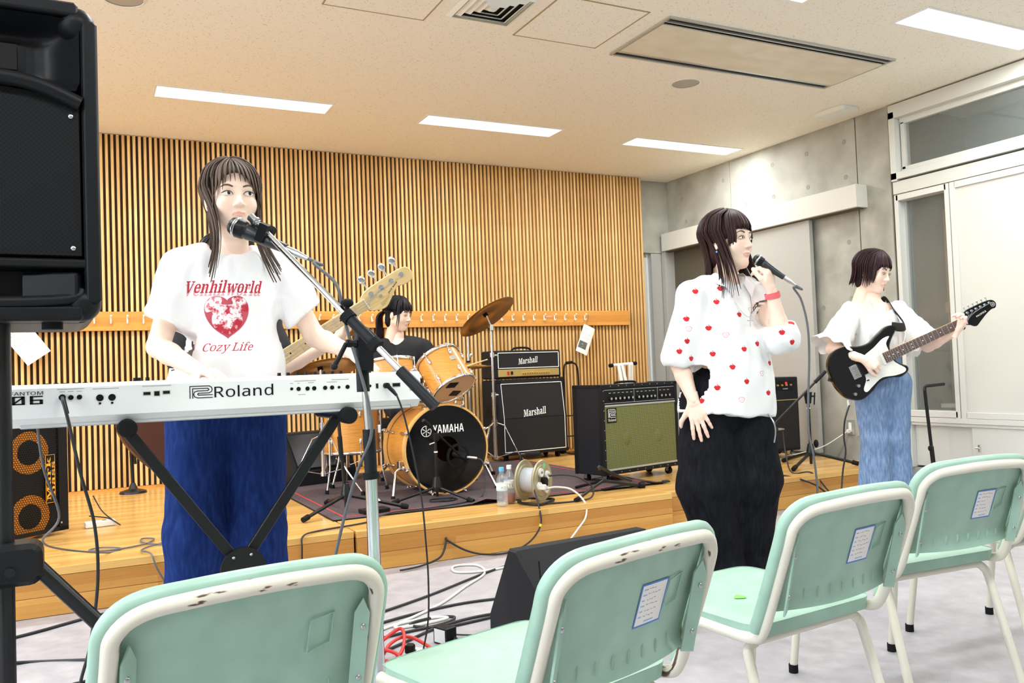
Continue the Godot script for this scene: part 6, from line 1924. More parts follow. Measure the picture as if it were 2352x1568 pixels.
# the skin: trunk, limbs, head and hands joined in one mesh
func body(root: Node3D, j: Dictionary, hands: Array, legs := true) -> void:
	var lo := V(9, 9, 9)
	var hi := V(-9, -9, -9)
	for k in j:
		if j[k] is Vector3:
			lo = lo.min(j[k])
			hi = hi.max(j[k])
	var f := Field.new(lo - Vector3.ONE * 0.16, hi + Vector3.ONE * 0.16, 0.0115)
	var tb := torso_basis(j)
	f.ell(j.chest, V(0.125, 0.15, 0.075), tb, 0.04)
	f.ell((j.chest + j.pelvis) * 0.5, V(0.105, 0.16, 0.07), tb, 0.04)
	f.ell(j.pelvis, V(0.13, 0.10, 0.08), tb, 0.04)
	f.cap(j.shR, j.shL, 0.042, 0.042, 0.03)
	f.cap(j.neck - tb.y * 0.05, j.neck + tb.y * 0.02, 0.052, 0.047, 0.03)
	for s in ["R", "L"]:
		f.cap(j["sh" + s], j["el" + s], 0.043, 0.035, 0.02)
		f.cap(j["el" + s], j["el" + s].lerp(j["wr" + s], 0.3), 0.035, 0.035, 0.012)
		f.cap(j["el" + s].lerp(j["wr" + s], 0.3), j["wr" + s], 0.035, 0.0225, 0.012)
		if legs:
			f.cap(j["hip" + s], j["kn" + s], 0.072, 0.05, 0.03)
			f.cap(j["kn" + s], j["an" + s], 0.05, 0.032, 0.03)
			f.cap(j["an" + s], j["an" + s] + tb.z * 0.12 + V(0, -0.04, 0), 0.03, 0.024, 0.02)
	var mb := MB.new()
	mb.col = SKIN.srgb_to_linear()
	f.mesh(mb)
	mb.add(head_mesh(), j.head)
	for q in hands:
		add_hand(mb, q[0], q[1])
	put("body", mb, vmat("skin", 0.5), root)


# hair: a cap over the skull and many flat tapering locks
func hair(root: Node3D, xf: Transform3D, col: Color, spec: Dictionary, sd: int) -> void:
	var r := RandomNumberGenerator.new()
	r.seed = sd
	var mb := MB.new()
	var f := Field.new(V(-0.1, -0.13, -0.135), V(0.1, 0.14, 0.12), 0.007)
	f.ell(V(0, 0.034, -0.018), V(0.083, 0.088, 0.099))
	f.ell(V(0, -0.045, -0.05), V(0.070, 0.07, 0.045), Basis(), 0.02)
	f.ell(V(0, spec.get("cut", -0.075), 0.088), V(0.076, 0.115, 0.085), Basis(), 0.008, true)
	f.mesh(mb, func(_p: Vector3, _n: Vector3) -> Color: return col)
	var c := V(0, 0.034, -0.018)
	var rad := V(0.086, 0.091, 0.103)
	var lock := func(phi: float, th_end: float, tail: Array, w: float, th0: float) -> void:
		var pts := []
		var rr := []
		var jit := r.randf_range(0.985, 1.05)
		var steps := 6
		for k in steps + 1:
			var th := lerpf(th0, th_end, float(k) / steps)
			var ph := phi * clampf(0.35 + th * 0.75, 0.0, 1.0)
			pts.append(c + V(sin(th) * sin(ph), cos(th), sin(th) * cos(ph)) * rad * jit)
			rr.append(w * [0.5, 0.85, 1.0, 1.05, 1.05, 1.0, 1.0][k])
		var last: Vector3 = pts[-1]
		for k in tail.size():
			pts.append(last + tail[k])
			rr.append(w * lerpf(1.0, 0.16, float(k + 1) / tail.size()))
		var sm := smooth_path(pts, 2)
		var rs := []
		for k in sm.size():
			var u := float(k) / (sm.size() - 1) * (rr.size() - 1)
			rs.append(lerpf(rr[int(floor(u))], rr[mini(int(ceil(u)), rr.size() - 1)], u - floor(u)))
		var sh := r.randf_range(0.65, 1.5)
		mb.col = Color(col.r * sh, col.g * sh, col.b * sh)
		mb.tube(sm, rs, 6, true, 0.42, V(sin(phi), 0.4, cos(phi)))
	# long locks round the sides and back
	var n: int = spec.get("locks", 46)
	var open: float = spec.get("open", 0.95)
	for i in n:
		var phi := open + (TAU - 2.0 * open) * (i + r.randf() * 0.6) / n
		if phi > PI:
			phi -= TAU
		var ln: float = spec.len * r.randf_range(0.86, 1.06)
		if absf(phi) < open + 0.55:
			ln *= spec.get("front", 1.0)
		var out: float = spec.get("flare", 0.0)
		var side := V(sin(phi), 0, cos(phi))
		var tail := []
		for k in 4:
			var u := (k + 1) / 4.0
			tail.append(V(0, -ln * u, 0) + side * (out * u * u - 0.016 * sin(u * PI) * spec.get("tuck", 1.0)) + V(spec.get("sway", 0.0) * u * u, 0, spec.get("forward", 0.0) * u * (1.0 if absf(phi) < 2.0 else 0.3)))
		lock.call(phi, 1.62, tail, spec.get("w", 0.0125), 0.06)
	# shorter overlay for a full crown
	for i in 30:
		var phi := r.randf_range(-PI, PI)
		if absf(phi) > 0.8:
			lock.call(phi, r.randf_range(1.2, 1.6), [V(0, -0.012, 0), V(0, -0.03, 0)], 0.012, 0.02)
	# fringe
	for q in spec.get("fringe", []):
		# angle, where it ends, drop, width, sideways drift
		lock.call(q[0], q[1], [V(q[4] * 0.4, -q[2] * 0.5, 0.006), V(q[4], -q[2], 0.002)], q[3], 0.12)
	var m := vmat("hair", 0.5)
	m.metallic_specular = 0.3
	var o := put("hair", mb, m, root)
	o.transform = xf


func cloth(root: Node3D, called: String, f: Field, m: Material, amp := 0.006, freq := 9.0, uvs = null, stretch := V(1, 0.5, 1)) -> MeshInstance3D:
	wob.frequency = 1.0
	wob.fractal_octaves = 2
	if amp > 0.0:
		f.warp(func(p: Vector3) -> float: return amp * wob.get_noise_3d(p.x * freq * stretch.x, p.y * freq * stretch.y, p.z * freq * stretch.z))
	return put(called, f.mesh(MB.new(), null, uvs), m, root)


# trousers over the legs
func trousers(root: Node3D, j: Dictionary, m: Material, top: float, r: Array, hem_cut := true, amp := 0.006) -> void:
	var lo: Vector3 = j.anR.min(j.anL).min(j.hipR).min(j.hipL).min(j.knR).min(j.knL)
	var hi: Vector3 = j.hipR.max(j.hipL).max(j.knR).max(j.knL).max(j.anR).max(j.anL)
	hi.y = maxf(hi.y, j.pelvis.y + top)
	var f := Field.new(lo - V(0.2, 0.12, 0.2), hi + V(0.2, 0.1, 0.2), 0.0105)
	var tb := torso_basis(j)
	f.ell(j.pelvis, V(r[0], 0.15, r[0] * 0.72), tb, 0.03)
	f.ell(j.pelvis + tb.y * top, V(r[0] * 0.92, 0.09, r[0] * 0.66), tb, 0.03)
	for s in ["R", "L"]:
		f.cap(j["hip" + s], j["kn" + s], r[1], r[2], 0.025)
		f.cap(j["kn" + s], j["an" + s], r[2], r[3], 0.03)
	if hem_cut:
		f.cut(V(0, minf(j.anR.y, j.anL.y) - 0.045, 0), V(0, -1, 0))
	f.cut(j.pelvis + tb.y * (top + 0.03), tb.y)
	cloth(root, "trousers", f, m, amp, 11.0)


func denim(called: String, a: Color, b: Color) -> StandardMaterial3D:
	var m := mat(called, Color(1, 1, 1), 0.95)
	m.metallic_specular = 0.2
	return textured(m, noise_img(256, 256, Vector2(0.16, 0.03), 5, called.length() * 7, a, b, 0.7), V(1.6, 1.6, 1.6))


func shoe(root: Node3D, ankle: Vector3, dir: Vector3, col: Color) -> void:
	var y0 := 0.0 - root.position.y
	var b := Basis(V(0, 1, 0).cross(dir).normalized(), V(0, 1, 0), dir.normalized())
	var o := V(ankle.x, y0, ankle.z)
	var f := Field.new(o - V(0.2, 0.03, 0.2), o + V(0.2, 0.16, 0.2), 0.007)
	f.ell(o + b * V(0, 0.045, 0.02), V(0.042, 0.045, 0.075), b, 0.02)
	f.ell(o + b * V(0, 0.036, 0.10), V(0.044, 0.034, 0.07), b, 0.02)
	f.cut(o + V(0, 0.012, 0), V(0, -1, 0))
	var s := put("shoe", f.mesh(MB.new()), mat("shoe " + str(col), col, 0.7), root)
	put("sole", MB.new().prism([Vector2(-0.045, -0.06), Vector2(-0.03, -0.078), Vector2(0.03, -0.078), Vector2(0.045, -0.06), Vector2(0.05, 0.1), Vector2(0.035, 0.155), Vector2(0.0, 0.172), Vector2(-0.035, 0.155), Vector2(-0.05, 0.1)], 0.0, 0.016, Transform3D(Basis(b.x, b.z, b.y), o)), mats["white plastic"], s)


func rel(root: Node3D, d: Dictionary) -> Dictionary:
	var o := {}
	for k in d:
		o[k] = d[k] - root.position if d[k] is Vector3 else Transform3D(d[k].basis, d[k].origin - root.position)
	return o


func people() -> void:
	wob.seed = 5
	keyboardist()
	bassist()
	drummer()
	singer()
	guitarist()


# ---------------------------------------------------------------- the keyboard player
func keyboardist() -> void:
	var o := thing("person", "person in a white T-shirt with a red heart print playing the keyboard", "person", V(0.44, 0, -2.95))
	var j := rel(o, {"head": head_xf(V(0.466, 1.552, -2.925), V(0.06, 0.02, 1), 0.03, 1.06), "neck": V(0.455, 1.37, -2.96), "shR": V(0.305, 1.318, -2.96), "shL": V(0.615, 1.322, -2.96), "chest": V(0.452, 1.22, -2.95), "pelvis": V(0.435, 0.87, -2.95), "elR": V(0.228, 1.065, -2.93), "wrR": V(0.322, 0.985, -2.735), "elL": V(0.728, 1.09, -2.93), "wrL": V(0.795, 1.03, -2.745), "hipR": V(0.345, 0.84, -2.95), "hipL": V(0.525, 0.84, -2.95), "knR": V(0.325, 0.46, -2.93), "knL": V(0.515, 0.46, -2.93), "anR": V(0.315, 0.09, -2.95), "anL": V(0.535, 0.09, -2.95)})
	var hm := hand_mesh([0.45, 0.4, 0.42, 0.5], 0.10, V(0.6, 0.75, -0.25))
	body(o, j, [[hm, hand_xf(j.wrR, V(0.05, -0.03, 0.10) + V(0.5, 0, 0.5) * 0.1, V(0.1, 1, 0.15), false, 0.95)], [hm, hand_xf(j.wrL, V(0.06, -0.055, 0.06), V(0.1, 0.9, 0.3), true, 0.95)]])
	face_parts(o, j.head, Vector2(0.0032, 0.0004), rgb8(92, 74, 62), 0.92)
	hair(o, j.head, lin(78, 64, 55), {"len": 0.29, "locks": 64, "open": 1.08, "flare": 0.015, "forward": 0.125, "tuck": 1.5, "w": 0.0095, "cut": -0.045, "fringe": [[-0.75, 1.45, 0.05, 0.008, -0.008], [-0.6, 1.36, 0.04, 0.008, -0.006], [-0.42, 1.2, 0.035, 0.006, -0.002], [-0.25, 1.22, 0.03, 0.0035, 0.0], [-0.1, 1.2, 0.03, 0.003, 0.002], [0.08, 1.15, 0.035, 0.004, 0.004], [0.25, 1.2, 0.03, 0.006, 0.006], [0.42, 1.28, 0.035, 0.008, 0.008], [0.58, 1.36, 0.045, 0.009, 0.008], [0.74, 1.45, 0.06, 0.009, 0.008], [-0.88, 1.5, 0.09, 0.007, -0.006], [0.9, 1.5, 0.1, 0.008, 0.006], [-0.5, 1.28, 0.05, 0.004, -0.004]]}, 3)
	# T-shirt
	var f := Field.new(V(-0.34, 0.78, -0.2) , V(0.4, 1.46, 0.22), 0.0085)
	var tb := torso_basis(j)
	f.cap(j.shR + V(0.02, 0.0, 0), j.shL + V(-0.02, 0.0, 0), 0.062, 0.062, 0.03)
	f.cap(j.shR + V(0.05, 0.03, 0), j.neck + V(-0.03, -0.03, 0), 0.05, 0.055, 0.03)
	f.cap(j.shL + V(-0.05, 0.03, 0), j.neck + V(0.03, -0.03, 0), 0.05, 0.055, 0.03)
	f.ell(j.chest, V(0.168, 0.17, 0.108), tb, 0.05)
	f.ell(j.chest + V(-0.005, -0.2, 0.0), V(0.172, 0.22, 0.112), tb, 0.05)
	f.ell(j.pelvis + V(0.002, 0.02, 0), V(0.186, 0.18, 0.125), tb, 0.05)
	for s in ["R", "L"]:
		var e: Vector3 = j["sh" + s].lerp(j["el" + s], 0.72)
		f.cap(j["sh" + s], e, 0.064, 0.078, 0.03)
	for s in ["R", "L"]:
		var d: Vector3 = (j["el" + s] - j["sh" + s]).normalized()
		f.cut(j["sh" + s].lerp(j["el" + s], 0.70), d + V(-0.25 if s == "R" else 0.25, 0, 0), 0.004, j["sh" + s].lerp(j["el" + s], 0.85), 0.115)
	f.cap(j.neck + V(0, 0.05, 0.03), j.neck + V(0, 0.16, 0.06), 0.075, 0.10, 0.01, true)
	f.cut(V(0, 0.845, 0), V(-0.03, -1, 0))
	wob.seed = 5
	var uvf := func(p: Vector3, n: Vector3) -> Vector2:
		return Vector2(0.5 + (p.x + 0.012) / 0.42, 0.5 - (p.y - 1.13) / 0.42) if n.z > 0.15 else Vector2(0.01, 0.01)
	var tee := mat("tee cotton", Color(1, 1, 1), 0.9)
	tee.albedo_texture = tee_print()
	cloth(o, "t_shirt", f, tee, 0.012, 8.0, uvf, V(1.0, 0.55, 1.0))
	# necklace
	var np := []
	for k in 13:
		var u := k / 12.0 * 2.0 - 1.0
		np.append(j.neck + V(u * 0.062, -0.005 - 0.14 * (1.0 - u * u), 0.055 + 0.055 * (1.0 - u * u)))
	put("necklace", MB.new().tube(np, 0.0012, 5).ball(np[6] + V(0, -0.012, 0.004), V(0.008, 0.011, 0.003)), mats["steel"], o)
	trousers(o, j, denim("navy denim", rgb8(22, 36, 84), rgb8(40, 66, 124)), 0.06, [0.158, 0.102, 0.092, 0.098])
	shoe(o, j.anR, V(-0.1, 0, 1), rgb8(230, 228, 222))
	shoe(o, j.anL, V(0.1, 0, 1), rgb8(230, 228, 222))


func tee_print() -> ImageTexture:
	var s := 1024
	var img := Image.create(s, s, false, Image.FORMAT_RGB8)
	img.fill(Color(0.965, 0.965, 0.975))
	var per := s / 0.42
	var red := rgb8(186, 46, 62)
	var pink := rgb8(232, 168, 176)
	var cx := s * 0.5
	var top := letters("Venhilworld", 0.232, 0.042, true, 700, 0.42)
	stamp(img, top, Vector2(cx - 6, s * 0.5 - 0.112 * per), per, pink)
	stamp(img, top, Vector2(cx, s * 0.5 - 0.122 * per), per, red)
	stamp(img, letters("Cozy Life", 0.155, 0.036, true, 400, 0.42), Vector2(cx + 4, s * 0.5 + 0.075 * per), per, red)
	# heart like a marbled globe
	var fn := FastNoiseLite.new()
	fn.seed = 9
	fn.frequency = 0.008
	fn.fractal_octaves = 5
	fn.domain_warp_enabled = true
	fn.domain_warp_amplitude = 40.0
	var h0 := Vector2(cx, s * 0.5 - 0.02 * per)
	var w := 0.069 * per
	for y in range(int(h0.y - w * 1.2), int(h0.y + w * 1.3)):
		for x in range(int(h0.x - w * 1.2), int(h0.x + w * 1.2)):
			var u := (x - h0.x) / w * 1.16
			var v := -(y - h0.y) / w * 1.12 + 0.08
			var k := pow(u * u + v * v - 1.0, 3.0) - u * u * v * v * v
			if k < 0.0:
				var q := fn.get_noise_2d(x, y) + u * 0.35 - v * 0.1
				var col := Color(0.97, 0.95, 0.96)
				if q > 0.12:
					col = red.lerp(rgb8(214, 80, 96), clampf(0.5 - q, 0.0, 1.0))
				elif q > 0.0:
					col = pink
				elif fn.get_noise_2d(x * 3.0, y * 3.0) > 0.22:
					col = rgb8(222, 130, 142)
				if k > -0.06:
					col = rgb8(196, 84, 98)
				img.set_pixel(x, y, col)
	return ImageTexture.create_from_image(img)


# ---------------------------------------------------------------- the bass player, mostly hidden
func bassist() -> void:
	var o := thing("person", "person in black with blue jeans half hidden behind the keyboard player, holding a bass", "person", V(0.565, 0, -3.45))
	var j := rel(o, {"head": head_xf(V(0.52, 1.40, -3.47), V(0.3, -0.1, 1), 0.0, 1.0), "neck": V(0.53, 1.235, -3.48), "shR": V(0.38, 1.19, -3.47), "shL": V(0.67, 1.19, -3.48), "chest": V(0.53, 1.1, -3.47), "pelvis": V(0.56, 0.80, -3.46), "elR": V(0.33, 0.95, -3.44), "wrR": V(0.45, 0.85, -3.26), "elL": V(0.705, 0.99, -3.4), "wrL": V(0.90, 1.095, -3.27), "hipR": V(0.49, 0.77, -3.46), "hipL": V(0.635, 0.77, -3.46), "knR": V(0.48, 0.42, -3.44), "knL": V(0.635, 0.42, -3.44), "anR": V(0.47, 0.09, -3.46), "anL": V(0.635, 0.09, -3.46)})
	var grip := hand_mesh([1.0, 1.05, 1.05, 1.1], 0.06, V(0.35, 0.8, -0.5))
	body(o, j, [[grip, hand_xf(j.wrR, V(0.1, -0.12, 0.05), V(0.2, 0.3, 1), false, 0.95)], [grip, hand_xf(j.wrL, V(0.05, 0.09, 0.05), V(0.5, -0.5, -0.5), true, 0.95)]])
	face_parts(o, j.head, Vector2.ZERO, rgb8(40, 32, 30), 0.8)
	hair(o, j.head, lin(40, 32, 30), {"len": 0.12, "locks": 40, "open": 1.0, "fringe": [[-0.5, 1.3, 0.04, 0.01, 0.0], [-0.2, 1.25, 0.04, 0.01, 0.0], [0.15, 1.25, 0.04, 0.01, 0.0], [0.5, 1.3, 0.04, 0.01, 0.0]]}, 13)
	var f := Field.new(V(-0.32, 0.72, -0.2), V(0.3, 1.32, 0.2), 0.011)
	var tb := torso_basis(j)
	f.cap(j.shR, j.shL, 0.058, 0.058, 0.03)
	f.ell(j.chest, V(0.15, 0.17, 0.10), tb, 0.05)
	f.ell(j.pelvis + V(0, 0.06, 0), V(0.16, 0.2, 0.115), tb, 0.05)
	for s in ["R", "L"]:
		f.cap(j["sh" + s], j["sh" + s].lerp(j["el" + s], 0.6), 0.058, 0.064, 0.03)
	f.cap(j.neck + V(0, 0.04, 0.02), j.neck + V(0, 0.15, 0.05), 0.068, 0.09, 0.01, true)
	f.cut(V(0, 0.76, 0), V(0, -1, 0))
	cloth(o, "t_shirt", f, mat("black cotton", rgb8(34, 34, 37), 0.92), 0.008)
	trousers(o, j, denim("mid denim", rgb8(44, 62, 92), rgb8(86, 108, 140)), 0.05, [0.14, 0.088, 0.078, 0.085])
	shoe(o, j.anR, V(-0.1, 0, 1), rgb8(60, 60, 62))
	shoe(o, j.anL, V(0.1, 0, 1), rgb8(60, 60, 62))
	bass_guitar()


func outline(p: Array, per := 5) -> Array:
	var out := []
	var m := p.size()
	for i in m:
		for k in per:
			out.append(p[i].cubic_interpolate(p[(i + 1) % m], p[(i + m - 1) % m], p[(i + 2) % m], float(k) / per))
	return out


func bass_guitar() -> void:
	var a := V(0.675, 1.026, -3.2)
	var b := V(0.979, 1.222, -3.135)
	var x := (b - a).normalized()
	var z := (V(0.05, 0.05, 1.0) - x * x.dot(V(0.05, 0.05, 1.0))).normalized()
	var o := thing("bass_guitar", "bass guitar with a maple neck and headstock lettered JAZZ BASS rising past the drummer", "guitar", b)
	o.basis = Basis(x, z.cross(x), z)
	var maple := textured(mat("maple neck", rgb8(240, 210, 152), 0.35), noise_img(128, 64, Vector2(0.01, 0.15), 3, 19, Color(0.92, 0.9, 0.86), Color(1, 1, 1)), V(1.5, 8, 8))
	# nut at the origin; the neck runs to -x
	put("neck", MB.new().prism([Vector2(0.0, -0.02), Vector2(0.0, 0.02), Vector2(-0.62, 0.03), Vector2(-0.62, -0.03)], -0.024, 0.0, Transform3D(), 0.003), maple, o)
	put("fingerboard", MB.new().prism([Vector2(0.0, -0.0205), Vector2(0.0, 0.0205), Vector2(-0.66, 0.031), Vector2(-0.66, -0.031)], 0.0, 0.006, Transform3D(), 0.001), maple, o)
	for k in 20:
		var fx := -0.864 * (1.0 - pow(2.0, -(k + 1) / 12.0))
		put("fret", MB.new().rod(V(fx, -0.02 + fx * 0.016, 0.0065), V(fx, 0.02 - fx * 0.016, 0.0065), 0.0012, -1.0, 5), mats["steel"], o)
	for q in [3, 5, 7, 9, 12, 15]:
		var fx: float = -0.864 * (1.0 - pow(2.0, -(q - 0.5) / 12.0))
		put("position_dot", MB.new().ball(V(fx, 0, 0.006), V(0.0032, 0.0032, 0.0008)), mats["black"], o)
	var head := put("headstock", MB.new().prism(outline([Vector2(-0.01, -0.021), Vector2(-0.012, 0.021), Vector2(0.02, 0.042), Vector2(0.08, 0.046), Vector2(0.15, 0.046), Vector2(0.2, 0.04), Vector2(0.215, 0.012), Vector2(0.198, -0.016), Vector2(0.165, -0.018), Vector2(0.135, -0.01), Vector2(0.1, -0.03), Vector2(0.06, -0.052), Vector2(0.025, -0.045)], 4), -0.016, 0.0, Transform3D(), 0.002), maple, o)
	put("nut", MB.new().box(V(0, 0, 0.004), V(0.004, 0.042, 0.01)), mats["white plastic"], o)
	for k in 4:
		var p := V(0.035 + k * 0.046, 0.022, 0.0)
		var post := put("tuning_post", MB.new().rod(p, p + V(0, 0, 0.014), 0.0065).rod(p, p + V(0, 0, 0.004), 0.010), mats["chrome"], head)
		put("tuning_key", MB.new().rod(p + V(0, 0, -0.014), p + V(0, 0.052, -0.014), 0.003).ball(p + V(0, 0.062, -0.014), V(0.014, 0.016, 0.004)), mats["chrome"], post)
		put("string", MB.new().tube([V(-0.78, -0.026 + k * 0.0175, 0.011), V(0.0, -0.014 + k * 0.0095, 0.009), p + V(0, -0.004, 0.008)], 0.0011, 5), mats["steel"], o)
	put("string_tree", MB.new().rod(V(0.062, -0.004, 0), V(0.062, -0.004, 0.008), 0.006), mats["chrome"], head)
	put("lettering", letters("JAZZ BASS", 0.055, 0.007, false, 700), mats["black"], head).transform = at_xf(V(0.118, -0.003, 0.0008), Basis(V(0, 0, 1), 0.35))
	put("lettering", letters("Squier", 0.05, 0.016, true, 400, 0.3), mats["gold"], head).transform = at_xf(V(0.07, -0.03, 0.0008), Basis(V(0, 0, 1), 0.3))
	put("guitar_body", MB.new().prism(outline([Vector2(-0.98, 0.0), Vector2(-0.97, 0.12), Vector2(-0.88, 0.165), Vector2(-0.76, 0.13), Vector2(-0.66, 0.14), Vector2(-0.58, 0.16), Vector2(-0.53, 0.13), Vector2(-0.58, 0.08), Vector2(-0.63, 0.03), Vector2(-0.62, -0.04), Vector2(-0.58, -0.09), Vector2(-0.62, -0.13), Vector2(-0.72, -0.11), Vector2(-0.82, -0.15), Vector2(-0.93, -0.14)], 4), -0.04, 0.002, Transform3D(), 0.008), mat("bass sunburst", rgb8(92, 48, 28), 0.25), o)
	put("pickguard", MB.new().prism(outline([Vector2(-0.8, -0.08), Vector2(-0.78, 0.03), Vector2(-0.66, 0.06), Vector2(-0.63, -0.02), Vector2(-0.63, -0.1), Vector2(-0.72, -0.09)], 4), 0.002, 0.005), mats["white plastic"], o)


# ---------------------------------------------------------------- the drummer, seen from the chest up
func drummer() -> void:
	var st := thing("drum_throne", "round black drummer's seat hidden behind the drum kit", "stool", V(2.13, STAGE, -6.05))
	put("cushion", MB.new().lathe([Vector2(0, 0.36), Vector2(0.15, 0.36), Vector2(0.165, 0.38), Vector2(0.165, 0.41), Vector2(0.15, 0.43), Vector2(0, 0.43)], Transform3D(), 28), mats["vinyl"], st)
	put("pole", MB.new().rod(V(0, 0.1, 0), V(0, 0.36, 0), 0.015), mats["chrome"], st)
	for k in 3:
		put("leg", MB.new().rod(V(0, 0.2, 0), V(cos(k * 2.09) * 0.22, 0.012, sin(k * 2.09) * 0.22), 0.009), mats["chrome"], st)
	var o := thing("person", "drummer in a black polo shirt with white collar stripes and a black ponytail", "person", V(2.12, STAGE, -6.0))
	var j := rel(o, {"head": head_xf(V(2.105, 1.392, -5.96), V(0.62, -0.20, 0.80), 0.03, 1.02), "neck": V(2.105, 1.215, -6.0), "shR": V(1.985, 1.145, -6.05), "shL": V(2.265, 1.14, -5.90), "chest": V(2.13, 1.05, -5.97), "pelvis": V(2.13, 0.75, -6.02), "elR": V(1.87, 0.93, -5.93), "wrR": V(1.85, 0.93, -5.68), "elL": V(2.36, 0.92, -5.78), "wrL": V(2.30, 0.95, -5.58), "hipR": V(2.06, 0.72, -6.0), "hipL": V(2.2, 0.72, -5.98), "knR": V(1.99, 0.68, -5.66), "knL": V(2.36, 0.68, -5.70), "anR": V(2.0, 0.29, -5.6), "anL": V(2.45, 0.29, -5.66)})
	var grip := hand_mesh([1.0, 1.1, 1.1, 1.1], 0.03, V(0.2, 0.9, -0.5))
	body(o, j, [[grip, hand_xf(j.wrR, V(0.0, 0.02, 1), V(0, 1, 0), false, 0.95)], [grip, hand_xf(j.wrL, V(-0.1, 0.02, 1), V(0, 1, 0), true, 0.95)]])
	face_parts(o, j.head, Vector2(0.0, -0.003), rgb8(40, 34, 34), 0.55)
	hair(o, j.head, lin(30, 27, 29), {"len": 0.03, "locks": 44, "open": 1.15, "tuck": 2.4, "flare": -0.03, "w": 0.011, "fringe": [[-1.05, 1.5, 0.13, 0.008, 0.004], [-0.95, 1.5, 0.14, 0.007, 0.008], [-0.55, 1.3, 0.05, 0.010, 0.006], [-0.35, 1.25, 0.05, 0.010, 0.008], [-0.15, 1.22, 0.05, 0.010, 0.008], [0.05, 1.22, 0.05, 0.010, 0.006], [0.25, 1.25, 0.05, 0.010, 0.006], [0.45, 1.3, 0.055, 0.010, 0.006], [0.62, 1.36, 0.06, 0.010, 0.004], [0.95, 1.5, 0.13, 0.008, 0.0]]}, 23)
	# ponytail
	var pt := MB.new()
	pt.col = lin(30, 27, 29)
	var hx: Transform3D = j.head
	for k in 9:
		var s := (k - 4) * 0.006
		pt.tube(smooth_path([hx * V(s * 0.5 - 0.02, 0.0, -0.118), hx * V(s - 0.04, -0.04, -0.135), hx * V(s * 1.5 - 0.05, -0.13, -0.115), hx * V(s * 1.6 - 0.045, -0.20 - absf(s), -0.10)], 4), [0.008, 0.010, 0.011, 0.011, 0.011, 0.011, 0.01, 0.009, 0.008, 0.006, 0.004, 0.003, 0.002], 6)
	put("ponytail", pt, vmat("hair", 0.38), o)
	var f := Field.new(V(-0.36, 0.45, -0.24), V(0.32, 1.1, 0.36), 0.010)
	var tb := torso_basis(j)
	f.cap(j.shR, j.shL, 0.06, 0.06, 0.03)
	f.cap(j.shR + tb.x * 0.05 + V(0, 0.03, 0), j.neck + V(0, -0.03, 0), 0.045, 0.058, 0.03)
	f.cap(j.shL - tb.x * 0.05 + V(0, 0.03, 0), j.neck + V(0, -0.03, 0), 0.045, 0.058, 0.03)
	f.ell(j.chest, V(0.16, 0.17, 0.11), tb, 0.05)
	f.ell(j.pelvis + V(0, 0.08, 0), V(0.165, 0.2, 0.13), tb, 0.05)
	for s in ["R", "L"]:
		f.cap(j["sh" + s], j["sh" + s].lerp(j["el" + s], 0.7), 0.06, 0.07, 0.03)
	f.cap(j.neck + V(0, 0.01, 0.0) + tb.z * 0.05, j.neck + V(0, 0.14, 0) + tb.z * 0.05, 0.06, 0.08, 0.01, true)
	f.cap(j.neck + tb.z * 0.10 + V(0, -0.02, 0), j.neck + tb.z * 0.12 + V(0, -0.11, 0), 0.035, 0.01, 0.01, true)
	cloth(o, "polo_shirt", f, mat("polo cotton", rgb8(26, 26, 28), 0.92), 0.008)
	# collar with two white stripes
	var cg := []
	var cw := []
	for k in 15:
		var an := -2.5 + 5.0 * k / 14.0
		var rr := 0.064 + 0.02 * maxf(0.0, cos(an))
		var d := tb * V(sin(an), 0, -cos(an))
		var dy := -0.05 * (1.0 if absf(an) > 1.9 else 0.0) * (absf(an) - 1.9) / 0.6
		cg.append(j.neck + d * rr + V(0, 0.008 + dy, 0) + tb.z * 0.01)
		cw.append(cg[-1] + d * 0.034 + V(0, -0.03, 0))
	put("collar", MB.new().sheet([cg, cw]), mats["polo cotton"], o)
	for q in [0.70, 0.86]:
		var sp := []
		for k in 15:
			sp.append(cg[k].lerp(cw[k], q) + (cw[k] - cg[k]).cross(V(0, 1, 0)).normalized() * 0.0 + V(0, 0.003, 0))
		put("collar_stripe", MB.new().tube(sp, 0.0026, 5), mats["white print"], o)
	trousers(o, j, mat("drummer denim", rgb8(40, 44, 56), 0.9), 0.05, [0.14, 0.085, 0.07, 0.06], false)
	for q in [[j.wrR + V(0, 0.0, 0.08), V(0.05, 0.06, 0.32), "wooden drum stick in the drummer's right hand"], [j.wrL + V(-0.01, 0.0, 0.08), V(0.24, 0.10, 0.30), "pale wooden drum stick tip showing past the tilted tom"]]:
		var d: Vector3 = q[1].normalized()
		var s := put("drum_stick", MB.new().tube([q[0] - d * 0.06, q[0] + d * 0.22, q[0] + d * 0.3, q[0] + d * 0.315], [0.007, 0.007, 0.004, 0.005], 8), mat("stick wood", rgb8(226, 190, 132), 0.5))
		s.position = o.position
		tag(s, q[2], "drum stick", "drum sticks")


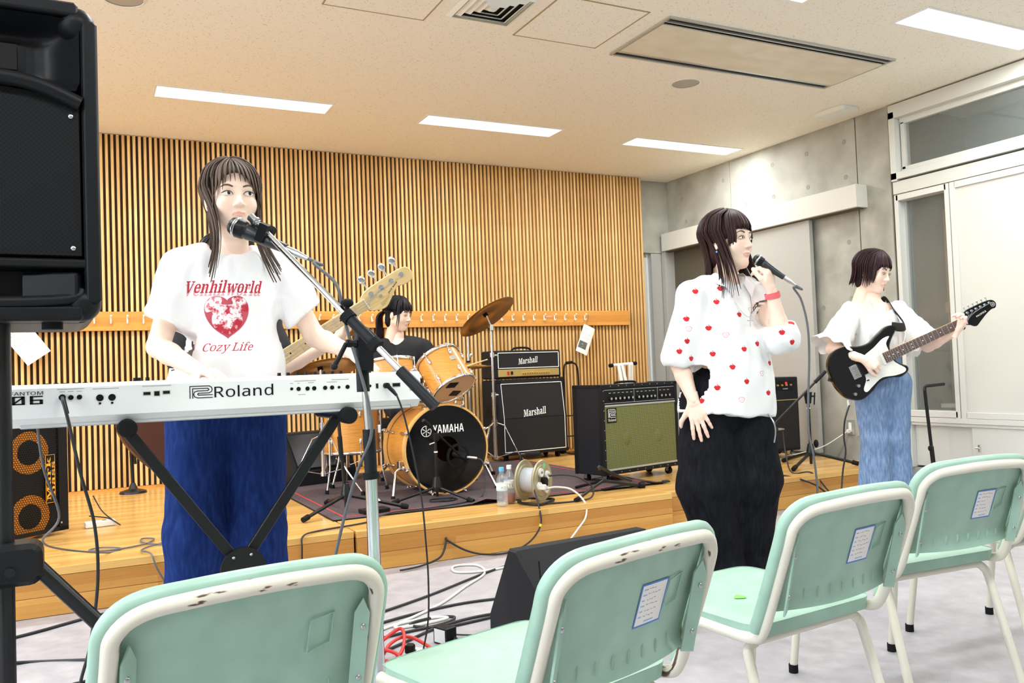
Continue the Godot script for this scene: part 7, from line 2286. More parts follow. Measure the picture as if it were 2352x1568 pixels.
# ---------------------------------------------------------------- the singer
func apple_print() -> ImageTexture:
	var s := 1024
	var img := Image.create(s, s, false, Image.FORMAT_RGB8)
	img.fill(Color(0.955, 0.955, 0.955))
	# where the apples sit, in the shirt's own frame (0.7 m wide): x, y, filled?
	for q in APPLES:
		var c := Vector2((0.5 + q[0] / 0.7) * s, (0.5 - q[1] / 0.7) * s)
		var r := 15.0
		for y in range(int(c.y - 26), int(c.y + 22)):
			for x in range(int(c.x - 22), int(c.x + 22)):
				if x < 0 or y < 0 or x >= s or y >= s:
					continue
				var u := (x - c.x) / r
				var v := -(y - c.y) / r
				var d := sqrt(u * u + v * v * 1.05) - (1.0 + 0.16 * absf(u) * (1.0 if v > 0.0 else -0.3) - (0.28 if absf(u) < 0.22 and v > 0.4 else 0.0))
				var stem: bool = absf(u - 0.1 * v) < 0.1 and v > 0.7 and v < 1.5
				if q[2] == 1 and (d < 0.0 or stem):
					img.set_pixel(x, y, rgb8(206, 34, 42))
				elif q[2] == 0 and (absf(d) < 0.1 or (absf(absf(u) - 0.22) < 0.09 and absf(v) < 0.22)):
					img.set_pixel(x, y, rgb8(214, 150, 152))
	return ImageTexture.create_from_image(img)


const APPLES := [[-0.16, 0.24, 1], [-0.075, 0.195, 1], [-0.115, 0.09, 1], [0.01, 0.14, 1], [0.015, 0.0, 1], [-0.11, -0.015, 1], [-0.045, -0.07, 1], [-0.11, -0.15, 1], [0.01, -0.13, 1], [0.085, 0.02, 1], [-0.055, 0.06, 0], [0.07, 0.16, 0], [-0.02, -0.2, 0], [0.09, -0.10, 0], [-0.2, 0.13, 1], [-0.205, 0.04, 1], [-0.19, -0.03, 1], [-0.235, 0.2, 1], [-0.24, 0.0, 1], [-0.195, 0.09, 0], [-0.05, 0.25, 1], [0.15, 0.06, 1], [0.16, 0.12, 0], [0.15, -0.06, 1], [0.19, 0.02, 1], [-0.17, -0.2, 1], [0.12, -0.18, 1], [-0.245, -0.09, 0], [0.215, 0.1, 1]]


func singer() -> void:
	var o := thing("person", "singer in a white shirt dotted with red apples holding a microphone", "person", V(2.42, 0, -2.77))
	var rt := V(0.8915, 0, 0.4514)
	var cm := V(-0.4526, 0, 0.8911)
	var at := func(px: float, y: float, toward: float) -> Vector3:
		return rt * px + V(0, y, 0) + cm * toward
	# offsets: metres to picture right of the feet, height, towards the camera
	var j := {"head": head_xf(at.call(0.020, 1.455, 0.0), rt * 0.66 + cm * 0.75 + V(0, 0.03, 0), 0.0, 1.05), "neck": at.call(-0.002, 1.285, -0.02), "shR": at.call(-0.15, 1.225, 0.05), "shL": at.call(0.13, 1.225, -0.06), "chest": at.call(-0.01, 1.10, 0.0), "pelvis": at.call(-0.028, 0.80, 0.0), "elR": at.call(-0.222, 0.945, 0.06), "wrR": at.call(-0.186, 0.80, 0.13), "elL": at.call(0.19, 1.045, 0.10), "wrL": at.call(0.15, 1.232, 0.12), "hipR": at.call(-0.115, 0.76, 0.02), "hipL": at.call(0.055, 0.76, -0.02), "knR": at.call(-0.125, 0.40, 0.05), "knL": at.call(0.062, 0.40, 0.0), "anR": at.call(-0.075, 0.10, 0.05), "anL": at.call(0.042, 0.10, -0.02)}
	var loose := hand_mesh([0.10, 0.08, 0.12, 0.2], 0.13, V(0.75, 0.6, -0.2))
	var grip := hand_mesh([1.05, 1.1, 1.12, 1.15], 0.03, V(0.15, 0.85, -0.6))
	body(o, j, [[loose, hand_xf(j.wrR, at.call(0.03, -0.15, 0.03), cm * 0.9 - rt * 0.35, false, 1.0)], [grip, hand_xf(j.wrL, at.call(-0.008, 0.10, 0.005), rt * 0.75 + cm * 0.65, true, 1.0)]])
	face_parts(o, j.head, Vector2(0.002, 0.0), rgb8(120, 92, 80), 0.85)
	var fr := []
	for k in 17:
		fr.append([-0.62 + k * 0.0775, 1.27, 0.028, 0.0095, 0.0])
	for k in 6:
		fr.append([-0.98 + k * 0.055, 1.5, 0.072, 0.010, 0.004])
		fr.append([0.98 - k * 0.055, 1.5, 0.06, 0.010, -0.002])
	hair(o, j.head, lin(50, 32, 30), {"len": 0.265, "locks": 60, "open": 1.2, "flare": 0.035, "forward": 0.085, "tuck": 1.2, "w": 0.0115, "fringe": fr}, 33)
	# shirt
	var f := Field.new(V(-0.36, 0.62, -0.30), V(0.36, 1.36, 0.34), 0.009)
	var tb := torso_basis(j)
	f.cap(j.shR, j.shL, 0.062, 0.062, 0.03)
	f.cap(j.shR + tb.x * 0.05 + V(0, 0.03, 0), j.neck + V(0, -0.03, 0), 0.05, 0.06, 0.03)
	f.cap(j.shL - tb.x * 0.05 + V(0, 0.03, 0), j.neck + V(0, -0.03, 0), 0.05, 0.06, 0.03)
	f.ell(j.chest, V(0.165, 0.18, 0.125), tb, 0.05)
	f.ell(j.chest + V(0, -0.2, 0), V(0.19, 0.24, 0.148), tb, 0.05)
	f.ell(j.pelvis + V(0, -0.06, 0), V(0.208, 0.28, 0.165), tb, 0.05)
	f.cap(j.shR, j.elR + V(0, 0.03, 0), 0.064, 0.074, 0.03)
	f.cap(j.shL, j.elL, 0.064, 0.066, 0.03)
	f.cap(j.elL + V(0, -0.01, 0), j.elL.lerp(j.wrL, 0.28), 0.066, 0.06, 0.02)
	f.cut(j.elR + V(0, -0.005, 0), V(0, -1, 0), 0.004, j.elR + V(0, -0.05, 0), 0.13)
	f.cut(j.elL.lerp(j.wrL, 0.26), j.wrL - j.elL, 0.004, j.elL.lerp(j.wrL, 0.45), 0.10)
	f.cap(j.neck + V(0, 0.03, 0) + tb.z * 0.03, j.neck + V(0, 0.16, 0) + tb.z * 0.05, 0.066, 0.10, 0.01, true)
	f.cap(j.neck + tb.z * 0.13 + V(0, 0.0, 0), j.neck + tb.z * 0.14 + V(0, -0.07, 0), 0.04, 0.012, 0.01, true)
	f.cut(V(0, 0.735, 0), V(0, -1, 0) - rt * 0.06)
	var uvf := func(p: Vector3, n: Vector3) -> Vector2:
		var q: Vector3 = p - at.call(-0.015, 1.0, 0.0)
		return Vector2(0.5 + q.dot(tb.x.lerp(rt, 0.5).normalized()) / 0.7, 0.5 - q.y / 0.7)
	var m := mat("apple shirt", Color(1, 1, 1), 0.9)
	m.albedo_texture = apple_print()
	wob.seed = 8
	cloth(o, "shirt", f, m, 0.014, 7.0, uvf, V(1.2, 0.45, 1.2))
	# collar and button placket
	for s in [-1, 1]:
		var g1 := []
		var g2 := []
		for k in 8:
			var an: float = s * lerpf(0.25, 2.75, k / 7.0)
			var d := tb * V(sin(an), 0, -cos(an))
			g1.append(j.neck + d * 0.068 + V(0, 0.035 - 0.05 * maxf(0.0, k - 4) / 3.0, 0) + tb.z * 0.03)
			g2.append(g1[-1] + d * 0.036 + V(0, -0.034 - (0.03 if k == 7 else 0.0), 0))
		put("collar", MB.new().sheet([g1, g2]), mat("shirt white", rgb8(243, 243, 243), 0.9), o)
	# black wide trousers
	var pt := denim("black denim", rgb8(20, 20, 23), rgb8(36, 37, 42))
	var tf := Field.new(V(-0.34, -0.02, -0.28), V(0.34, 0.95, 0.32), 0.0105)
	tf.ell(j.pelvis, V(0.182, 0.15, 0.14), tb, 0.03)
	for s in ["R", "L"]:
		tf.cap(j["hip" + s], j["kn" + s] + V(0, 0.05, 0), 0.108, 0.122, 0.03)
		tf.cap(j["kn" + s] + V(0, 0.05, 0), j["an" + s] + V(0, 0.02, 0), 0.122, 0.082, 0.03)
		tf.ell(j["an" + s] + tb.z * 0.03 + V(0, -0.02, 0), V(0.075, 0.07, 0.10), tb, 0.03)
	tf.cut(V(0, 0.025, 0), V(0, -1, 0))
	cloth(o, "trousers", tf, pt, 0.012, 9.0)
	shoe(o, j.anR + rt * 0.02, rt * 0.35 + cm * 0.8, rgb8(226, 224, 216))
	shoe(o, j.anL + rt * 0.02, rt * 0.85 + cm * 0.35, rgb8(40, 40, 42))
	# wristband, earring, pendant, trouser chain
	var wb: Vector3 = (j.wrL - j.elL).normalized()
	put("wristband", MB.new().lathe([Vector2(0.029, -0.011), Vector2(0.031, -0.011), Vector2(0.031, 0.011), Vector2(0.029, 0.011)], at_xf(j.wrL - wb * 0.02, basis_to(wb)), 20), mat("wristband", rgb8(238, 104, 112), 0.5), o)
	put("earring", MB.new().ball(j.head * V(-0.078, -0.047, -0.008), Vector3.ONE * 0.005), mat("blue bead", rgb8(120, 160, 226), 0.2), o)
	var np := []
	for k in 11:
		var u := k / 10.0 * 2.0 - 1.0
		np.append(j.neck + tb * V(u * 0.06, -0.01 - 0.15 * (1.0 - u * u), 0.075 + 0.075 * (1.0 - u * u)))
	var cp: Vector3 = np[5] + tb.z * 0.006
	put("cross_necklace", MB.new().tube(np, 0.0011, 5).rod(cp + V(0, 0.004, 0), cp + V(0, -0.04, 0), 0.0018).rod(cp - tb.x * 0.014 + V(0, -0.014, 0), cp + tb.x * 0.014 + V(0, -0.014, 0), 0.0018), mats["steel"], o)
	put("trouser_chain", MB.new().tube(smooth_path([at.call(0.12, 0.735, 0.10), at.call(0.135, 0.70, 0.12), at.call(0.142, 0.66, 0.11), at.call(0.138, 0.62, 0.10)], 4), 0.004, 6), mats["steel"], o)
	# microphone in the left hand
	var tip: Vector3 = o.position + at.call(0.088, 1.372, 0.108)
	var dir: Vector3 = at.call(0.112, -0.092, 0.03)
	var mc := thing("vocal_microphone", "black ball-grille microphone in the singer's raised hand", "microphone", tip)
	microphone(mc, Vector3.ZERO, dir.normalized(), 0.86)
	var e: Vector3 = tip + dir.normalized() * 0.2
	var w := func(px: float, y: float, t: float) -> Vector3: return o.position + at.call(px, y, t)
	cable("microphone_cable", "grey microphone cable falling from the singer's hand to the floor", [e, e + dir.normalized() * 0.03, w.call(0.235, 1.24, 0.135), w.call(0.265, 1.19, 0.13), w.call(0.285, 1.09, 0.13), w.call(0.287, 0.97, 0.13), w.call(0.275, 0.80, 0.13), w.call(0.27, 0.66, 0.13), w.call(0.285, 0.56, 0.13), w.call(0.297, 0.42, 0.12), w.call(0.29, 0.28, 0.10), w.call(0.24, 0.14, 0.05), w.call(0.18, 0.02, 0.0), w.call(0.14, 0.008, -0.1)], 0.0048, mats["grey cable"])


# ---------------------------------------------------------------- the guitarist
func guitarist() -> void:
	var o := thing("person", "guitarist with a black bob in a white ruffled blouse and blue jeans", "person", V(4.16, 0, -3.53))
	var rt := V(0.8915, 0, 0.4514)
	var cm := V(-0.4526, 0, 0.8911)
	var at := func(px: float, y: float, toward: float) -> Vector3:
		return rt * px + V(0, y, 0) + cm * toward
	var j := {"head": head_xf(at.call(0.035, 1.450, 0.0), rt * 0.62 + cm * 0.78 + V(0, -0.26, 0), -0.05, 1.02), "neck": at.call(0.025, 1.285, -0.02), "shR": at.call(-0.125, 1.225, 0.03), "shL": at.call(0.18, 1.225, -0.04), "chest": at.call(0.03, 1.12, 0.0), "pelvis": at.call(0.05, 0.83, 0.0), "elR": at.call(-0.262, 1.005, 0.08), "wrR": at.call(-0.142, 0.938, 0.225), "elL": at.call(0.305, 1.0, 0.05), "wrL": at.call(0.395, 1.075, 0.2), "hipR": at.call(-0.03, 0.80, 0.0), "hipL": at.call(0.13, 0.80, 0.0), "knR": at.call(-0.015, 0.45, 0.02), "knL": at.call(0.115, 0.45, -0.01), "anR": at.call(-0.02, 0.10, 0.0), "anL": at.call(0.12, 0.10, -0.04)}
	var pick := hand_mesh([0.85, 0.9, 0.95, 1.0], 0.04, V(0.3, 0.85, -0.45))
	var fret := hand_mesh([0.95, 1.0, 0.95, 0.9], 0.08, V(0.25, 0.8, -0.55))
	body(o, j, [[pick, hand_xf(j.wrR, at.call(0.10, -0.045, 0.01), cm * 0.9 + V(0, 0.35, 0), false, 1.0)], [fret, hand_xf(j.wrL, at.call(0.035, 0.085, 0.03), rt * 0.55 - cm * 0.5 - V(0, 0.35, 0), true, 1.0)]])
	face_parts(o, j.head, Vector2(0.0, -0.003), rgb8(52, 40, 38), 0.55)
	var fr := []
	for k in 12:
		fr.append([-0.85 + k * 0.15, 1.28 + 0.15 * absf(-0.85 + k * 0.15), 0.028, 0.0085, 0.003])
	for k in 4:
		fr.append([-1.1 + k * 0.06, 1.55, 0.10, 0.010, 0.004])
		fr.append([1.1 - k * 0.06, 1.55, 0.09, 0.009, -0.002])
	hair(o, j.head, lin(44, 28, 30), {"len": 0.125, "locks": 54, "open": 1.15, "flare": 0.004, "forward": 0.015, "tuck": 0.4, "w": 0.0125, "fringe": fr}, 43)
	# blouse: bodice, puffed sleeves with a ruffle at each edge
	var tb := torso_basis(j)
	var f := Field.new(V(-0.42, 0.86, -0.28), V(0.42, 1.34, 0.30), 0.0095)
	f.ell(j.chest + V(0, -0.01, 0), V(0.155, 0.16, 0.11), tb, 0.05)
	f.ell(j.chest + V(0, -0.14, 0), V(0.145, 0.14, 0.105), tb, 0.05)
	for s in ["R", "L"]:
		var e: Vector3 = j["sh" + s].lerp(j["el" + s], 0.75)
		f.cap(j["sh" + s] + V(0, -0.01, 0), e, 0.062, 0.085, 0.03)
	for s in ["R", "L"]:
		var d: Vector3 = (j["el" + s] - j["sh" + s]).normalized()
		f.cut(j["sh" + s].lerp(j["el" + s], 0.8), d, 0.004, j["sh" + s].lerp(j["el" + s], 0.95), 0.12)
	f.ell(j.neck + tb.z * 0.06 + V(0, 0.0, 0), V(0.125, 0.09, 0.11), tb, 0.012, true)
	f.cut(V(0, 0.945, 0), V(0, -1, 0))
	var voile := mat("voile", rgb8(246, 244, 240), 0.85)
	voile.backlight_enabled = true
	voile.backlight = Color(0.25, 0.24, 0.23)
	wob.seed = 12
	cloth(o, "blouse", f, voile, 0.013, 13.0, null, V(1.4, 0.4, 1.4))
	for s in ["R", "L"]:
		var a: Vector3 = j["sh" + s].lerp(j["el" + s], 0.72)
		var d: Vector3 = (j["el" + s] - j["sh" + s]).normalized()
		var b := basis_to(d)
		var g := []
		for q in 5:
			var row := []
			for k in 49:
				var an := TAU * k / 48
				var rr := 0.078 + 0.012 * q + 0.006 * q * sin(an * 9.0) * 0.5
				row.append(a + d * (q * 0.018 + 0.003 * q * sin(an * 9.0 + 1.0)) + b * V(cos(an), 0, sin(an)) * rr)
			g.append(row)
		put("sleeve_ruffle", MB.new().sheet(g), voile, o)
	# ribbon tie
	var kt: Vector3 = j.chest + tb.z * 0.118 + V(0, 0.0, 0) + rt * 0.05
	put("ribbon_tie", MB.new().tube(smooth_path([kt, kt + V(-0.012, -0.05, 0.012), kt + V(-0.008, -0.11, 0.01)], 4), 0.0035, 5).tube(smooth_path([kt, kt + rt * 0.03 + V(0, -0.05, 0.014), kt + rt * 0.012 + V(0, -0.12, 0.012)], 4), 0.0035, 5), voile, o)
	var np := []
	for k in 11:
		var u := k / 10.0 * 2.0 - 1.0
		np.append(j.neck + tb * V(u * 0.055, -0.01 - 0.10 * (1.0 - u * u), 0.05 + 0.045 * (1.0 - u * u)))
	put("necklace", MB.new().tube(np, 0.0011, 5).ball(np[5] + V(0, -0.006, 0.003), V(0.006, 0.006, 0.003)), mats["steel"], o)
	trousers(o, j, denim("light denim", rgb8(92, 118, 156), rgb8(150, 174, 206)), 0.10, [0.135, 0.088, 0.078, 0.105], true, 0.007)
	shoe(o, j.anR, rt * 0.3 + cm, rgb8(230, 228, 222))
	shoe(o, j.anL, rt * 0.8 + cm * 0.6, rgb8(230, 228, 222))
	electric_guitar(o, j, rt, cm)


func electric_guitar(p: Node3D, j: Dictionary, rt: Vector3, cm: Vector3) -> void:
	var org := p.position + rt * -0.096 + V(0, 0.905, 0) + cm * 0.19
	var x := (rt * 0.922 + V(0, 0.388, 0) + cm * 0.03).normalized()
	var zc := (cm * 1.0 + V(0, 0.06, 0) + rt * 0.10)
	var z := (zc - x * x.dot(zc)).normalized()
	var o := thing("electric_guitar", "black electric guitar with a white pickguard hanging before the guitarist", "guitar", org)
	o.basis = Basis(x, z.cross(x), z).scaled(Vector3.ONE * 1.05)
	var gloss := mat("guitar black", rgb8(16, 17, 20), 0.12)
	var shape := outline([Vector2(-0.215, 0.0), Vector2(-0.205, 0.085), Vector2(-0.155, 0.14), Vector2(-0.08, 0.145), Vector2(-0.01, 0.115), Vector2(0.05, 0.108), Vector2(0.105, 0.128), Vector2(0.17, 0.148), Vector2(0.212, 0.135), Vector2(0.208, 0.108), Vector2(0.168, 0.075), Vector2(0.138, 0.035), Vector2(0.138, -0.03), Vector2(0.152, -0.06), Vector2(0.182, -0.092), Vector2(0.172, -0.118), Vector2(0.125, -0.128), Vector2(0.07, -0.108), Vector2(0.01, -0.108), Vector2(-0.05, -0.138), Vector2(-0.12, -0.152), Vector2(-0.18, -0.118), Vector2(-0.208, -0.06)], 4)
	put("guitar_body", MB.new().prism(shape, -0.04, 0.0, Transform3D(), 0.006), gloss, o)
	put("pickguard", MB.new().prism(outline([Vector2(0.16, 0.096), Vector2(0.13, 0.07), Vector2(0.125, 0.032), Vector2(0.125, -0.03), Vector2(0.14, -0.06), Vector2(0.165, -0.095), Vector2(0.15, -0.112), Vector2(0.10, -0.108), Vector2(0.03, -0.09), Vector2(-0.03, -0.108), Vector2(-0.075, -0.125), Vector2(-0.085, -0.105), Vector2(-0.05, -0.06), Vector2(-0.045, 0.0), Vector2(-0.02, 0.05), Vector2(0.06, 0.075), Vector2(0.12, 0.098)], 4), 0.0, 0.003), mats["white plastic"], o)
	put("neck", MB.new().prism([Vector2(0.12, -0.028), Vector2(0.12, 0.028), Vector2(0.56, 0.021), Vector2(0.56, -0.021)], -0.016, 0.004, Transform3D(), 0.003), mat("neck wood", rgb8(206, 164, 104), 0.35), o)
	put("fingerboard", MB.new().prism([Vector2(0.085, -0.0285), Vector2(0.085, 0.0285), Vector2(0.56, 0.0215), Vector2(0.56, -0.0215)], 0.004, 0.010, Transform3D(), 0.001), mat("rosewood", rgb8(92, 66, 56), 0.45), o)
	var bridge := -0.088
	for k in 22:
		var fx := bridge + 0.648 * pow(2.0, -(k + 1) / 12.0)
		var hw := lerpf(0.0215, 0.0285, (0.56 - fx) / 0.475)
		put("fret", MB.new().rod(V(fx, -hw, 0.0105), V(fx, hw, 0.0105), 0.0011, -1.0, 5), mats["steel"], o)
	for q in [[3, 0.0], [5, 0.0], [7, 0.0], [9, 0.0], [12, 0.009], [12, -0.009], [15, 0.0], [17, 0.0], [19, 0.0], [21, 0.0]]:
		var fx: float = bridge + 0.648 * pow(2.0, -(q[0] - 0.5) / 12.0)
		put("position_dot", MB.new().ball(V(fx, q[1], 0.0102), V(0.0034, 0.0034, 0.0008)), mats["white print"], o)
	put("nut", MB.new().box(V(0.562, 0, 0.008), V(0.004, 0.043, 0.01)), mats["white plastic"], o)
	var hd := put("headstock", MB.new().prism(outline([Vector2(0.56, -0.021), Vector2(0.56, 0.021), Vector2(0.585, 0.045), Vector2(0.63, 0.05), Vector2(0.69, 0.05), Vector2(0.735, 0.044), Vector2(0.752, 0.02), Vector2(0.74, -0.004), Vector2(0.715, -0.004), Vector2(0.68, -0.016), Vector2(0.64, -0.036), Vector2(0.605, -0.052), Vector2(0.58, -0.034)], 4), -0.014, 0.0, Transform3D(), 0.002), gloss, o)
	for k in 6:
		var tp := V(0.590 + k * 0.0255, 0.034, 0.0)
		var post := put("tuning_post", MB.new().rod(tp, tp + V(0, 0, 0.013), 0.0045).rod(tp, tp + V(0, 0, 0.003), 0.0075), mats["chrome"], hd)
		put("tuning_key", MB.new().rod(tp + V(0, 0, -0.01), tp + V(0, 0.026, -0.01), 0.003).ball(tp + V(0, 0.032, -0.01), V(0.006, 0.007, 0.005)), mats["chrome"], post)
		put("string", MB.new().tube([V(bridge, -0.026 + k * 0.0104, 0.013), V(0.562, -0.017 + k * 0.0068, 0.0135), tp + V(0, -0.003, 0.009)], 0.0006, 4), mats["steel"], o)
	put("maker_mark", fork_emblem(0.012, 0.001), mats["white print"], hd).position = V(0.732, 0.018, 0)
	put("lettering", letters("PACIFICA", 0.06, 0.009, false, 700), mats["white print"], hd).transform = at_xf(V(0.655, -0.002, 0.0008), Basis(V(0, 0, 1), 0.12))
	var br := put("bridge_plate", MB.new().box(V(bridge, 0, 0.006), V(0.045, 0.075, 0.010), Basis(), 0.002), mats["chrome"], o)
	for k in 6:
		put("saddle", MB.new().box(V(bridge + 0.004, -0.026 + k * 0.0104, 0.0125), V(0.026, 0.0085, 0.006), Basis(), 0.001), mats["steel"], br)
	put("humbucker", MB.new().box(V(-0.045, 0, 0.008), V(0.036, 0.072, 0.012), Basis(), 0.003), mats["black plastic"], o)
	for q in [0.02, 0.075]:
		put("pickup", MB.new().box(V(q, 0, 0.007), V(0.018, 0.07, 0.010), Basis(), 0.004), mats["white plastic"], o)
	for q in [[-0.105, -0.075], [-0.14, -0.108]]:
		put("control_knob", MB.new().lathe([Vector2(0.0095, 0.0), Vector2(0.0085, 0.015), Vector2(0, 0.015)], at_xf(V(q[0], q[1], 0.0), Basis(V(1, 0, 0), V(0, 0, 1), V(0, -1, 0))), 14), mats["chrome"], o)
	put("pickup_switch", MB.new().rod(V(-0.05, -0.07, 0.002), V(-0.047, -0.068, 0.02), 0.003).ball(V(-0.047, -0.068, 0.022), Vector3.ONE * 0.004), mats["rubber"], o)
	put("jack_plug", MB.new().rod(V(-0.18, -0.125, -0.02), V(-0.195, -0.165, -0.02), 0.006), mats["white cable"], o)
	var cp := thing("capo", "gold capo clamped across the electric guitar's neck beside the hand", "capo", org + o.basis * V(0.535, 0, 0))
	cp.basis = o.basis
	put("bar", MB.new().box(V(0, 0, 0.02), V(0.009, 0.062, 0.009), Basis(), 0.002), mats["gold"], cp)
	put("clamp", MB.new().tube(smooth_path([V(0, -0.03, 0.02), V(0, -0.036, 0.0), V(0, -0.02, -0.024), V(0, 0.01, -0.026)], 4), 0.005, 6), mats["black plastic"], cp)
	# strap over the left shoulder
	var inv := Transform3D(o.basis, org).affine_inverse()
	var sp := []
	var q0 := p.position
	for q in [org + o.basis * V(0.205, 0.135, -0.02), q0 + j.chest + rt * 0.115 + cm * 0.125 + V(0, 0.0, 0), q0 + j.shL + rt * -0.055 + cm * 0.085 + V(0, -0.01, 0), q0 + j.shL + rt * -0.065 + cm * 0.0 + V(0, 0.062, 0), q0 + j.shL + rt * -0.075 - cm * 0.085 + V(0, -0.02, 0), q0 + j.chest - cm * 0.13 + rt * 0.02, q0 + j.chest - cm * 0.12 - rt * 0.16 + V(0, -0.14, 0), org + o.basis * V(-0.215, 0.0, -0.02)]:
		sp.append(inv * q)
	put("strap", MB.new().tube(smooth_path(sp, 6), 0.024, 8, true, 0.08, inv.basis * cm), mat("strap web", rgb8(30, 28, 28), 0.8), o)
# ---------------------------------------------------------------- loudspeaker and green chairs in the foreground
func foreground() -> void:
	loudspeaker()
	chairs()


func loudspeaker() -> void:
	var o := thing("loudspeaker", "large black plastic loudspeaker on a tripod stand in the picture's left corner", "speaker", V(-0.148, 1.085, -2.09), 0.03)
	var sh := textured(mat("speaker shell", rgb8(26, 27, 29), 0.42), noise_img(128, 128, Vector2(0.4, 0.4), 2, 101, Color(0.85, 0.85, 0.85), Color(1, 1, 1)), Vector3.ONE * 8)
	var w := 0.385
	var h := 0.665
	put("shell", MB.new().prism(round_rect(w, h, 0.045, 6), -0.30, 0.05, at_xf(V(0, h * 0.5, 0)), 0.012), sh, o)
	# front frame of bars round the cavities
	var fr := MB.new()
	for s in [-1, 1]:
		fr.box(V(s * (w * 0.5 - 0.016), h * 0.5, 0.085), V(0.032, h - 0.07, 0.09), Basis(), 0.008)
	fr.box(V(0, h - 0.016, 0.085), V(w - 0.07, 0.032, 0.09), Basis(), 0.008)
	fr.box(V(0, 0.016, 0.085), V(w - 0.07, 0.032, 0.09), Basis(), 0.008)
	fr.box(V(0, 0.118, 0.085), V(w - 0.05, 0.02, 0.08), Basis(), 0.006)
	for q in [[-1, -1], [1, -1], [-1, 1], [1, 1]]:
		fr.ball(V(q[0] * (w * 0.5 - 0.038), h * 0.5 + q[1] * (h * 0.5 - 0.038), 0.085), V(0.038, 0.038, 0.045), Basis(), 20, 12)
	put("front_frame", fr, sh, o)
	# horn: sloping walls down to a throat
	var hy0 := 0.475
	var hy1 := h - 0.035
	var hx := w * 0.5 - 0.034
	var th := [V(-0.05, 0.53, 0.052), V(0.05, 0.53, 0.052), V(0.05, 0.585, 0.052), V(-0.05, 0.585, 0.052)]
	var g := []
	for k in 13:
		var u := k / 12.0
		var row := []
		for i in 25:
			var an := TAU * i / 24
			var sq := V(clampf(cos(an) * 1.35, -1, 1), clampf(sin(an) * 1.35, -1, 1), 0)
			var outer := V(sq.x * hx, (hy0 + hy1) * 0.5 + sq.y * (hy1 - hy0) * 0.5, 0.122)
			var inner := V(sq.x * 0.045, 0.557 + sq.y * 0.028, 0.052)
			row.append(outer.lerp(inner, u) + V(0, 0, -0.028 * sin(u * PI)))
		g.append(row)
	put("horn", MB.new().sheet(g), mat("horn plastic", rgb8(24, 25, 28), 0.3), o)
	put("horn_throat", MB.new().box(V(0, 0.557, 0.055), V(0.088, 0.054, 0.004)), mats["black"], o)
	put("horn_lip", MB.new().tube(smooth_path([V(-hx, 0.452, 0.122), V(-hx * 0.5, 0.482, 0.128), V(0, 0.49, 0.130), V(hx * 0.5, 0.482, 0.128), V(hx, 0.452, 0.122)], 6), 0.016, 10), sh, o)
	# perforated grille
	var mesh_tex := Image.create(64, 64, false, Image.FORMAT_RGB8)
	for y in 64:
		for x in 64:
			var q := Vector2(fposmod(x + (8 if int(y / 8) % 2 else 0), 16) - 8.0, fposmod(y, 8) - 4.0)
			mesh_tex.set_pixel(x, y, Color(0.35, 0.35, 0.35) if q.length() < 2.8 else Color(1, 1, 1))
	put("steel_grille", MB.new().prism([Vector2(-hx, 0.132), Vector2(hx, 0.132), Vector2(hx, 0.448), Vector2(hx * 0.5, 0.474), Vector2(0, 0.48), Vector2(-hx * 0.5, 0.474), Vector2(-hx, 0.448)], 0.09, 0.118, Transform3D(), 0.004), textured(mat("grille steel", rgb8(17, 18, 20), 0.6), ImageTexture.create_from_image(mesh_tex), Vector3.ONE * 26), o)
	for q in [[hx - 0.018, 0.425], [hx - 0.018, 0.15], [-hx + 0.018, 0.425], [-hx + 0.018, 0.15]]:
		put("grille_screw", MB.new().ball(V(q[0], q[1], 0.119), V(0.0055, 0.0055, 0.003)), mats["steel"], o)
	# port: slot with sloping floor
	put("port_floor", MB.new().box(V(0, 0.07, 0.053), V(2 * hx, 0.07, 0.004)), mats["black"], o)
	put("port_lip", MB.new().tube(smooth_path([V(-hx, 0.045, 0.115), V(0, 0.038, 0.122), V(hx - 0.03, 0.044, 0.120), V(hx - 0.004, 0.062, 0.112)], 5), 0.012, 10), sh, o)
	put("port_baffle", MB.new().box(V(hx - 0.055, 0.072, 0.09), V(0.11, 0.055, 0.05), Basis(V(0, 1, 0), -0.35), 0.006), mats["horn plastic"], o)
	for s in [-0.1, 0.1]:
		put("rubber_foot", MB.new().rod(V(s, 0.004, 0.06), V(s, -0.014, 0.06), 0.02), mats["rubber"], o)
	for q in ["speaker shell", "grille steel", "horn plastic"]:
		mats[q].metallic_specular = 0.3
	# tripod stand
	var st := thing("speaker_stand", "black tripod loudspeaker stand in the picture's lower left corner", "stand", V(-0.142, 0, -2.075))
	put("pole", MB.new().rod(V(0, 0.15, 0), V(0, 1.09, 0), 0.0175), mats["black metal"], st)
	put("leg_collar", MB.new().prism(round_rect(0.13, 0.085, 0.025), -0.045, 0.045, at_xf(V(0.006, 0.59, 0.01)), 0.010), mats["black plastic"], st)
	put("collar_screw", MB.new().rod(V(0.012, 0.58, 0.05), V(0.012, 0.58, 0.062), 0.010), mats["black metal"], st)
	for k in 3:
		var an := 0.05 + TAU * k / 3
		var d := V(cos(an), 0, -sin(an))
		var lg := put("leg", MB.new().rod(d * 0.05 + V(0, 0.585, 0), d * 0.52 + V(0, 0.012, 0), 0.0165), mats["black metal"], st)
		put("leg_brace", MB.new().rod(V(0, 0.2, 0) + d * 0.02, d * 0.26 + V(0, 0.33, 0), 0.010), mats["black metal"], lg)
		put("rubber_foot", MB.new().rod(d * 0.5 + V(0, 0.035, 0), d * 0.53 + V(0, 0.0, 0), 0.021), mats["rubber"], lg)


